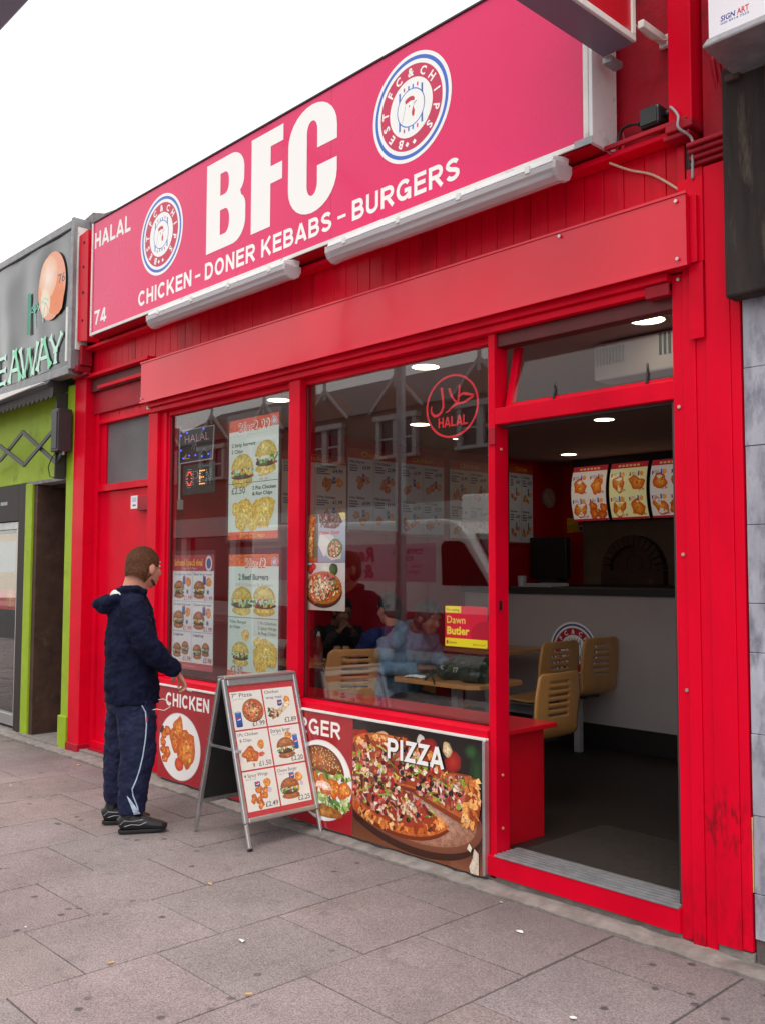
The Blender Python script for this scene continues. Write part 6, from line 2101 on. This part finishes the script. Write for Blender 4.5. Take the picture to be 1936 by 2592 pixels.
# the pale piping down the outer seam
ppts = [(.02, .80), (.058, .73), (.064, .65), (.058, .56), (.045, .466), (.028, .39), (.010, .33), (-.014, .276), (-.008, .235), (.014, .18), (.028, .135)]
fine = []
for (a, b_), (a2, b2) in zip(ppts, ppts[1:]):
    fine += [onleg(a + (a2 - a) * k / 5, b_ + (b2 - b_) * k / 5, .001) for k in range(5)]
MB().loft(fine, .0042, 8).build('piping', 'pale_stripe', man, local=True, smooth=True)
tri = MB()
G = []
for i in range(9):
    z_ = .235 - .115 * i / 8
    x0_, x1_ = -.045 + .045 * (i / 8), -.042 + .082 * (i / 8) ** .9
    for j in range(6):
        G.append(onleg(x0_ + (x1_ - x0_) * j / 5, z_, .0035))
fs = [(i * 6 + j, i * 6 + j + 1, i * 6 + j + 7, i * 6 + j + 6) for i in range(8) for j in range(5)]
tri.add(G, fs)
tri.build('reflective_patch', 'pale_stripe', man, local=True)
MB().loft([onleg(.064, .705, .004), onleg(.066, .685, .006), onleg(.066, .672, .004)], .006, 8).build('pocket_tab', 'cable_red', man, local=True)
MB().loft([(.135, -.165, .80), (.165, -.175, .805), (.20, -.18, .785), (.205, -.18, .755), (.17, -.18, .735), (.125, -.18, .745), (.10, -.175, .74)], .0024, 8).build('draw_cord', 'paper_white', man, local=True, smooth=True)
for (fx_, fy_, s_) in ((-.075, -.135, 1), (-.165, .118, 1)):
    sh_ = MB()
    sh_.loft([(fx_ - .012, fy_, .050), (fx_ + .02, fy_, .062), (fx_ + .07, fy_, .068), (fx_ + .125, fy_, .058), (fx_ + .185, fy_ - .004, .044), (fx_ + .245, fy_ - .008, .035), (fx_ + .278, fy_ - .01, .030)],
             [(.026, .036), (.042, .052), (.047, .060), (.050, .048), (.053, .034), (.046, .024), (.026, .014)], 16, up=(0, 0, 1))
    sh_.loft([(fx_ + .045, fy_, .07), (fx_ + .055, fy_, .145)], [(.044, .050), (.042, .046)], 14, up=(1, 0, 0))
    so = organic('shoe', sh_, 'shoe_black', man, .005, 2)
    sl_ = MB().prism([(fx_ - .03, fy_ - .018), (fx_ - .01, fy_ - .034), (fx_ + .03, fy_ - .040), (fx_ + .12, fy_ - .044), (fx_ + .20, fy_ - .054), (fx_ + .25, fy_ - .048), (fx_ + .285, fy_ - .028), (fx_ + .29, fy_ - .008), (fx_ + .27, fy_ + .02), (fx_ + .18, fy_ + .044), (fx_ + .05, fy_ + .042), (fx_ - .01, fy_ + .032), (fx_ - .03, fy_ + .014)], .0, .020, 'z')
    sl_.v = [(fx_ + .12 + (a - fx_ - .12) * .90, fy_ + (b_ - fy_) * .84, z_) for a, b_, z_ in sl_.v]
    sl_.build('sole', 'black_plastic', so, .004, local=True)
    tr_ = MB()
    yy = fy_ - .0465
    tr_.loft([(fx_ - .005, yy + .016, .055), (fx_ + .02, yy + .004, .080), (fx_ + .07, yy, .075), (fx_ + .13, yy - .002, .082)], .0025, 6)
    tr_.loft([(fx_ + .02, yy + .006, .045), (fx_ + .06, yy - .001, .056), (fx_ + .11, yy - .003, .050), (fx_ + .15, yy - .005, .066)], .0025, 6)
    tr_.build('shoe_piping', 'alu_dull', so, local=True)
# something small and white held in the fingers
MB().loft([(.292, -.150, .862), (.318, -.150, .850), (.340, -.150, .842)], [.0045, .0045, .004], 8).build('held_straw', 'paper_white', None, smooth=True)
hs_ = bpy.data.objects['held_straw']
hs_.matrix_world = Matrix.Translation((-3.30, -0.82, 0.006)) @ Matrix.Rotation(R(64), 4, 'Z')
hs_.name = 'cigarette'
tag(hs_, 'thin white cigarette between the fingers of the standing man', 'cigarette')

def seated(label, loc, rz, top, hair, skin, lean=.08, la=None, ra=None, hy=0.0, hood=False, yaw=0, sc_=1.0, tilt=.2):
    t = thing('person', label, 'person', loc, rz)
    t.scale = (sc_, sc_, sc_)
    hx = .10 + lean * 1.4
    la = la or [(lean, .19, .98), (.12 + lean, .24, .76), (.36, .14, .74)]
    ra = ra or [(lean, -.19, .98), (.12 + lean, -.24, .76), (.36, -.14, .74)]
    q = MB()
    P_, M_ = head_shapes(q, hx, hy, 1.18 - lean * .25, yaw, tilt)
    q.loft([(lean, 0, .98), (lean + .03, 0, 1.06), (hx - .02, hy, 1.12)], [.06, .055, .055], 12)
    q.loft([(0, 0, .50), (lean * .5, 0, .75), (lean, 0, .98)], [(.13, .10), (.14, .11), (.12, .08)], 14, up=(1, 0, 0))
    for A in (la, ra):
        q.loft(A, [.045, .038, .027], 10)
        d_ = (Vector(A[2]) - Vector(A[1])).normalized()
        hand_shapes(q, A[2], d_, (.2, 0, 1), .7)
    organic('body', q, skin, t, .007, 2)
    h_ = MB()
    h_.ball(P_(-.022, 0, .032), (.100, .088, .100), 18, 12, rot=M_)
    h_.ball(P_(-.055, 0, -.03), (.062, .076, .085), 16, 10, rot=M_)
    organic('hair', h_, hair, t, .008, 2, [(.03, .012)])
    j_ = MB()
    j_.loft([(-.02, 0, .44), (-.01 + lean * .3, 0, .60), (lean * .6, 0, .80), (lean, 0, .95), (lean + .02, 0, 1.04)], [(.20, .15), (.20, .15), (.21, .145), (.19, .12), (.09, .08)], 20, up=(1, 0, 0))
    for A, s_ in ((la, 1), (ra, -1)):
        j_.ball((lean, s_ * .165, .955), .08, 12, 8)
        w_ = Vector(A[1]) + (Vector(A[2]) - Vector(A[1])) * .88
        j_.loft([A[0], A[1], tuple(w_)], [.075, .066, .048], 12)
    if hood:
        j_.loft([(lean + .06, -.08, 1.03), (lean - .04, -.09, 1.07), (lean - .10, 0, 1.06), (lean - .04, .09, 1.07), (lean + .06, .08, 1.03)], .04, 10)
        j_.ball((lean - .12, 0, .98), (.07, .11, .10), 12, 8)
    organic('jacket', j_, top, t, .011, 3, [(.09, .035), (.04, .012)])
    l_ = MB()
    for s_ in (-1, 1):
        l_.loft([(-.02, s_ * .09, .48), (.22, s_ * .10, .50), (.42, s_ * .11, .49)], [.10, .085, .07], 12)
        l_.loft([(.42, s_ * .11, .49), (.43, s_ * .11, .28), (.42, s_ * .11, .06)], [.072, .058, .045], 12)
        l_.loft([(.38, s_ * .11, .04), (.48, s_ * .11, .04), (.60, s_ * .115, .03)], [.045, .045, .03], 10)
    organic('trousers', l_, 'black_cloth', t, .013, 2)
    return t
seated('figure in navy jacket with dark hair seated with back to us at the window table', (-3.16, 1.33, FZ), PI - .35, 'navy_cloth', 'hair_black', 'skin', .03, yaw=.35)
seated('figure in pale blue denim jacket leaning on the table behind the right window', (-3.06, 1.22, FZ), -.05, 'denim', 'hair_black', 'skin_brown', .20, hood=True,
       la=[(.14, .19, .98), (.22, .26, .78), (.46, .10, .80)], ra=[(.12, -.19, .97), (.20, -.25, .76), (.42, -.10, .78)], tilt=.35)
seated('dark haired figure in black eating with both hands at the far window table', (-4.28, 1.62, FZ), -.25, 'black_cloth', 'hair_black', 'skin_brown', .10, sc_=.97,
       la=[(.10, .19, .98), (.26, .22, .80), (.30, .06, 1.00)], ra=[(.10, -.19, .98), (.26, -.22, .80), (.30, -.06, 1.00)], tilt=.3)

# ------------------------------------------------------------------ the A-board
ab_ = thing('pavement_sign', 'silver framed A-board menu with six meal prices standing on the pavement', 'A-board', (-2.62, -.31, 0))
YA, YB = -.590, -.032
def fr_pt(y_, s_, off=0.0):           # point on the front leaf, s_ metres up the slope
    d_ = Vector((-.297, 0, .955))
    n_ = Vector((.955, 0, .297))
    p_ = Vector((-2.378, y_, 0)) + d_ * s_ + n_ * off
    return p_
def bk_pt(y_, s_, off=0.0):
    d_ = Vector((.255, 0, .967)); n_ = Vector((-.967, 0, .255))
    return Vector((-2.960, y_, 0)) + d_ * s_ + n_ * off
def bar3(mb, f, y0, y1, s0, s1, t0, t1):
    mb.hexa([f(y0, s0, t0), f(y1, s0, t0), f(y1, s0, t1), f(y0, s0, t1), f(y0, s1, t0), f(y1, s1, t0), f(y1, s1, t1), f(y0, s1, t1)])
Lf = 1.0
m_ = MB()
for y_ in (YA, YB - .030):
    bar3(m_, fr_pt, y_, y_ + .030, .150, Lf - .005, -.014, .010)
bar3(m_, fr_pt, YA + .0305, YB - .0305, .950, Lf - .005, -.014, .010)
bar3(m_, fr_pt, YA + .0305, YB - .0305, .150, .180, -.014, .010)
m_.build('front_frame', 'alu', ab_, .007)
for y_ in (YA + .003, YB - .027):
    m_ = MB(); bar3(m_, fr_pt, y_, y_ + .024, 0.012, .149, -.012, .006); lg = m_.build('leg', 'alu', ab_, .006)
    m_ = MB(); bar3(m_, fr_pt, y_ - .001, y_ + .025, 0.0, .0118, -.014, .008); m_.build('foot', 'black_plastic', lg, .002)
m_ = MB(); bar3(m_, fr_pt, YA + .031, YB - .031, .1805, .9495, -.010, -.002); m_.build('front_backing', 'alu_dull', ab_)
m_ = MB(); bar3(m_, fr_pt, YA + .031, YB - .031, .1815, .9485, .0035, .0042); m_.build('poster_cover', 'clear_plastic', ab_)
m_ = MB()
for y_ in (YA, YB - .030):
    bar3(m_, bk_pt, y_, y_ + .030, .185, .985, -.012, .010)
bar3(m_, bk_pt, YA + .0305, YB - .0305, .945, .985, -.012, .010)
bar3(m_, bk_pt, YA + .0305, YB - .0305, .185, .215, -.012, .010)
m_.build('rear_frame', 'alu', ab_, .006)
for y_ in (YA + .003, YB - .027):
    m_ = MB(); bar3(m_, bk_pt, y_, y_ + .024, 0.0, .184, -.010, .008); m_.build('leg', 'alu', ab_, .006)
m_ = MB(); bar3(m_, bk_pt, YA + .031, YB - .031, .2155, .9445, -.008, .0); m_.build('rear_panel', 'black_board', ab_)
m_ = MB().box(-2.735, -2.655, YA + .01, YB - .01, .950, .966); m_.build('hinge', 'alu', ab_, .005)
m_ = MB().box(-2.85, -2.50, YA + .02, YA + .030, .535, .552); m_.build('stay_bar', 'alu', ab_, .002)
org = fr_pt(YA + .031, .181, -.0015)
c = Can(org, (0, 1, 0), (-.297, 0, .955), step=8e-6)
PW, PH = YB - YA - .062, .768
c.rect(0, 0, PW, PH, 'd62434')
cw, chh = (PW - .034) / 2, (PH - .085) / 3
cells = [(0, 2, '7" Pizza', 'with drink', '£1.99'), (1, 2, 'Chicken', 'wrap meal', '£2.89'), (0, 1, '1Pc Chicken', '& Chips', '£1.50'), (1, 1, 'Strips brgr', 'Chips & Drink', '£2.20'),
         (0, 0, '4 Spicy Wings', 'Chips & Drink', '£2.49'), (1, 0, 'Cheese Burger', 'Chips & Drink', '£2.25')]
for k, (a, b_, t1, t2, pr) in enumerate(cells):
    ox, oz = .010 + a * (cw + .010), .030 + b_ * (chh + .010)
    c.rect(ox, oz, ox + cw, oz + chh, 'f8f6f0')
    DK = '2c3444'
    if t2 in ('wrap meal', '& Chips'):
        c.text(t1, ox + .012, oz + chh - .030, .019, DK, w=.11 if k == 1 else .145, bold=.005)
        c.text(t2, ox + .018, oz + chh - .064, .019, DK, w=.12 if k == 1 else .085, bold=.005)
    else:
        c.text(t1, ox + .010, oz + chh - .034, .024 if k in (0, 3) else .020, DK, w=.15 if k != 4 else .17, bold=.005)
        c.text(t2, ox + .014, oz + chh - .050, .009, 'c09098' if k == 0 else '889098', w=.08, bold=0)
    if k == 0:
        pizza(c, ox + .150, oz + .110, .078, .068, 5, 70); drink_can(c, ox + .038, oz + .062, .046, .085)
    elif k == 1:
        drink_can(c, ox + .115, oz + .135, .036, .035); chips(c, ox + .172, oz + .148, .024, 5)
        c.poly([(ox + .045, oz + .062), (ox + .085, oz + .045), (ox + .19, oz + .115), (ox + .185, oz + .135), (ox + .14, oz + .13)], 'e6cda0')
        c.poly([(ox + .10, oz + .10), (ox + .13, oz + .085), (ox + .20, oz + .13), (ox + .18, oz + .14)], 'f4e6c8')
        rd = random.Random(3)
        for _ in range(40): c.blob(ox + .055 + rd.uniform(-.035, .035), oz + .072 + rd.uniform(-.03, .035), rd.uniform(.006, .012), rd.uniform(.005, .010), rd.choice(['4a6a2c', '6a8a3c', 'e0502c', 'f0dcc0', 'b85a3a', '2f4a20']), None, .5, 7, 0, rd)
    elif k == 2:
        chips(c, ox + .165, oz + .138, .026, 6); chicken(c, ox + .085, oz + .085, .052, 21, 2); chicken(c, ox + .06, oz + .09, .036, 22, 2)
        c.poly([(ox + .12, oz + .085), (ox + .17, oz + .095), (ox + .185, oz + .08), (ox + .165, oz + .065), (ox + .12, oz + .07)], 'f06a4a')
        c.rect(ox + .088, oz + .012, ox + .100, oz + .035, 'c8a878')
    elif k == 3:
        chips(c, ox + .135, oz + .165, .026, 7); drink_can(c, ox + .185, oz + .125, .038, .085); burger(c, ox + .105, oz + .098, .145, .125, 31, 0)
    elif k == 4:
        drink_can(c, ox + .095, oz + .150, .038, .028); chips(c, ox + .165, oz + .150, .026, 8)
        for j, (u, v) in enumerate(((.10, .115), (.145, .105), (.13, .08), (.055, .07), (.095, .055), (.10, .032))): chicken(c, ox + u, oz + v, .026, 60 + j, 2)
        c.ell(ox + .175, oz + .105, .016, .016, 'd8d0e8', n=16)
    else:
        drink_can(c, ox + .110, oz + .165, .038, .035); chips(c, ox + .160, oz + .150, .028, 9); burger(c, ox + .085, oz + .095, .15, .125, 33, 2)
        c.ell(ox + .175, oz + .11, .013, .013, 'd8d0e8', n=16)
    c.text(pr, ox + cw - .010, oz + .012, .030, '1c2028', w=.090, bold=.005, al='r')
c.build('front_poster', 'print', ab_)

# ------------------------------------------------------------------ litter
def scrap(label, x_, y_, s_, seed):
    rd = random.Random(seed)
    n_ = 7
    pts = [(x_ + s_ * (.7 + .5 * rd.random()) * math.cos(2 * PI * i / n_), y_ + s_ * .6 * (.7 + .5 * rd.random()) * math.sin(2 * PI * i / n_), .003 + rd.random() * s_ * .35) for i in range(n_)]
    q = MB().add(pts + [(x_, y_, .003 + s_ * .25)], [(i, (i + 1) % n_, n_) for i in range(n_)])
    o = q.build('paper_scrap', 'paper_white')
    tag(o, label, 'litter', 'white paper scraps on the paving')
for a in (('torn white paper scrap in the middle of the foreground paving', -1.312, -1.377, .022, 1), ('small white scrap on the paving in front of the doorway', -.564, -.411, .019, 2), ('tiny white fleck on the paving joint before the step', -.86, -.179, .011, 3),
          ('tiny white fleck on the left foreground paving', -2.103, -1.996, .010, 4), ('white fleck at the bottom edge of the paving', .084, -.92, .016, 5), ('far white fleck on the paving left of the man', -4.943, -.922, .012, 6),
          ('white fleck on the paving just left of the man', -4.381, -.886, .014, 7), ('small white tab under the right leg of the A-board', -2.42, -.070, .022, 9)):
    scrap(*a)
for k, (lb, x_, y_, a_) in enumerate((('cigarette end in the left foreground', -1.479, -1.904, 1.4), ('cigarette end on a joint near the bottom of the picture', -.862, -1.658, .9), ('orange cigarette end nearest the middle of the paving', -2.038, -1.065, .2),
                                     ('cigarette end at the foot of the right pilaster', .218, -.060, -.3), ('pale cigarette end by the left pilaster', -5.306, -.218, .3))):
    d_ = Vector((math.cos(a_), math.sin(a_), 0)) * .013
    m_ = MB().loft([Vector((x_, y_, .006)) - d_, Vector((x_, y_, .006)) + d_], .0042, 8)
    tag(m_.build('cigarette_end', 'butt_tan'), lb, 'litter', 'cigarette ends on the paving')

# ------------------------------------------------------------------ street lamp whose lantern cuts the top left corner
lp = thing('street_lamp', 'street lamp whose grey lantern just shows in the top left corner', 'street lamp', (-6.6, -4.6, 0))
MB().loft([(-6.6, -4.6, 0), (-6.6, -4.6, 1.2), (-6.6, -4.6, 6.3)], [.09, .075, .05], 14).build('column', 'alu_dull', lp, smooth=True)
MB().loft([(-6.6, -4.6, 6.25), (-6.4, -4.0, 6.4), (-5.9, -2.4, 6.35), (-5.7, -1.5, 6.2)], .035, 10).build('arm', 'alu_dull', lp, smooth=True)
MB().hexa([(-6.3, -1.40, 6.03), (-4.55, -1.42, 6.03), (-4.55, -.975, 6.00), (-6.3, -.965, 6.00), (-6.2, -1.33, 6.16), (-4.7, -1.33, 6.16), (-4.7, -1.05, 6.14), (-6.2, -1.05, 6.14)]).build('lantern', 'lamp_head', lp, .02)

# ------------------------------------------------------------------ across the street (seen mirrored in the glass)
def house(label):
    t = thing('terraced_house', label, 'house', (0, 0, 0), 0, 'brick terraced houses across the street')
    L = dict(local=True)
    MB().box(-1.675, 1.675, -8, -.0, 3.3, 6.55).build('wall', 'brick_far', t, local=True)
    MB().prism([(-1.08, 6.551), (1.08, 6.551), (0, 7.45)], -.5, .10, 'y').build('gable', 'brick_far', t, local=True)
    q = MB()
    q.prism([(-1.25, 6.50), (-1.12, 6.50), (.02, 7.52), (0, 7.66)], .102, .16, 'y')
    q.prism([(1.25, 6.50), (1.12, 6.50), (-.02, 7.52), (0, 7.66)], .161, .20, 'y')
    q.box(-.05, .05, .12, .18, 7.2, 7.9)
    q.build('bargeboard', 'white_far', t, local=True)
    MB().prism([(.2, 6.552), (-3.6, 8.6), (-8, 6.552)], -1.675, 1.675, 'x').build('roof', 'roof_far', t, local=True)
    q = MB()
    q.box(-.95, .95, .0, .22, 6.22, 6.38); q.box(-.86, -.70, .0, .15, 5.14, 6.22); q.box(.70, .86, .0, .15, 5.14, 6.22); q.box(-.12, .12, .0, .15, 5.14, 6.22); q.box(-.90, .90, .0, .2, 5.04, 5.14)
    q.box(-.70, -.12, .05, .10, 5.62, 5.68); q.box(.12, .70, .05, .10, 5.62, 5.68)
    wf_ = q.build('window', 'white_far', t, local=True)
    MB().box(-.70, .70, .01, .04, 5.14, 6.22).build('pane', 'dark_glass', wf_, local=True)
    MB().box(-1.675, 1.675, -.1, .35, 2.9, 3.6).build('shop_fascia', 'white_far', t, local=True)
    q = MB().box(-1.675, -1.50, .0, .25, -.15, 2.9).box(1.50, 1.675, .0, .25, -.15, 2.9).box(-1.5, 1.5, .0, .2, -.15, .5)
    q.build('shop_pier', 'white_far', t, local=True)
    MB().box(-1.5, 1.5, -.05, .05, .5, 2.9).build('shop_window', 'dark_glass', t, local=True)
    return t
labs = ['brick terraced house across the street, %s' % s_ for s_ in ('far left in the reflection', 'second from the left in the reflection', 'third from the left in the reflection', 'fourth in the reflection', 'gable mirrored in the right window', 'mirrored near the halal ring', 'mirrored beside the door post', 'straight behind the viewer', 'to the right behind the viewer', 'farthest right behind the viewer')]
h0 = house(labs[0])
for i in range(10):
    o = h0 if i == 0 else copy_tree(h0)
    o.location = (-18.36 + 3.352 * (i - 4), -16.0, 0)
    o['label'] = labs[i]

vn = thing('delivery_van', 'white delivery van with pink and red bands and CONTINENTAL FOOD lettering, mirrored in the window', 'van', (-8.0, -6.4, -.12))
side = [(-11.2, .32), (-5.05, .32), (-4.72, .45), (-4.62, .80), (-4.80, 1.12), (-5.55, 1.30), (-5.80, 1.42), (-6.30, 2.12), (-6.48, 2.28), (-6.75, 2.33), (-11.1, 2.38), (-11.2, 2.30)]
MB().prism(side, -7.40, -5.52, 'y').build('body', 'van_white', vn, .06)
win = [(-6.72, 1.42), (-5.90, 1.42), (-5.98, 1.55), (-6.32, 1.98), (-6.42, 2.02), (-6.68, 2.02), (-6.74, 1.96)]
MB().prism(win, -5.519, -5.505, 'y').build('side_window', 'dark_glass', vn, .004)
MB().hexa([(-5.74, -7.25, 1.43), (-5.72, -5.66, 1.43), (-5.76, -5.66, 1.43), (-5.78, -7.25, 1.43), (-6.24, -7.2, 2.12), (-6.24, -5.7, 2.12), (-6.28, -5.7, 2.12), (-6.28, -7.2, 2.12)]).build('windscreen', 'dark_glass', vn)
c = Can((-11.1, -5.518, 0), (1, 0, 0), (0, 0, 1))
c = Can((0, -5.5185, 0), (-1, 0, 0), (0, 0, 1), step=3e-5)   # faces the shop: +y side
c.rect(6.85, 1.46, 11.1, 2.00, 'e0a0bc', 'd8b0c8')
c.rect(4.95, .50, 11.1, 1.04, 'c03048')
c.text('CONTINENTAL', 7.10, 1.85, .075, 'a83058', w=.62, bold=.04)
c.text('FOOD', 7.29, 1.75, .075, 'a83058', w=.25, bold=.04)
c.text('Greek - Cypriot', 7.10, 1.66, .055, 'b04870', w=.58)
c.text('Yoghurt - Spices', 7.14, 1.58, .055, 'b04870', w=.50)
c.text('Ren', 8.08, 1.76, .20, 'b02848', w=.50, bold=.05, slant=.2)
c.text('& S', 8.08, 1.52, .19, 'b02848', w=.45, bold=.05, slant=.2)
c.text('TEL', 8.05 - .3, 1.07, .05, '303048')
c.text('0207 272', 7.25, .82, .15, '303048', w=1.0, bold=.03)
for xx in (7.0, 7.85, 9.6):
    c.rect(xx, .5, xx + .012, 2.15, 'a8a8b0')
c.build('livery', 'vinyl', vn)
for xx in (-5.75, -9.9):
    for ya, yb in ((-5.66, -5.50), (-7.42, -7.26)):
        wh = MB().cyl((xx, ya, .22), .34, yb - ya, 'y', 24).build('wheel', 'tyre', vn, .02)
        MB().cyl((xx, ya + .1655 if ya > -6 else ya - .004, .22), .20, .01, 'y', 20).build('hubcap', 'alu', wh)
v2 = thing('box_van', 'taller white van with dark roof vents behind the delivery van, mirrored in the window', 'van', (-6.6, -9.2, -.12))
sd2 = [(-8.9, .25), (-3.6, .25), (-3.2, .6), (-3.4, 1.1), (-4.3, 1.45), (-5.0, 2.1), (-5.1, 2.85), (-8.9, 2.95)]
MB().prism(sd2, -10.2, -8.3, 'y').build('body', 'van_white', v2, .05)
MB().box(-6.1, -5.85, -8.299, -8.28, 2.62, 2.70).box(-5.75, -5.5, -8.299, -8.28, 2.62, 2.70).build('vent', 'black_plastic', v2)
for xx in (-4.2, -7.8):
    MB().cyl((xx, -8.45, .2), .33, .17, 'y', 20).build('wheel', 'tyre', v2, .02)
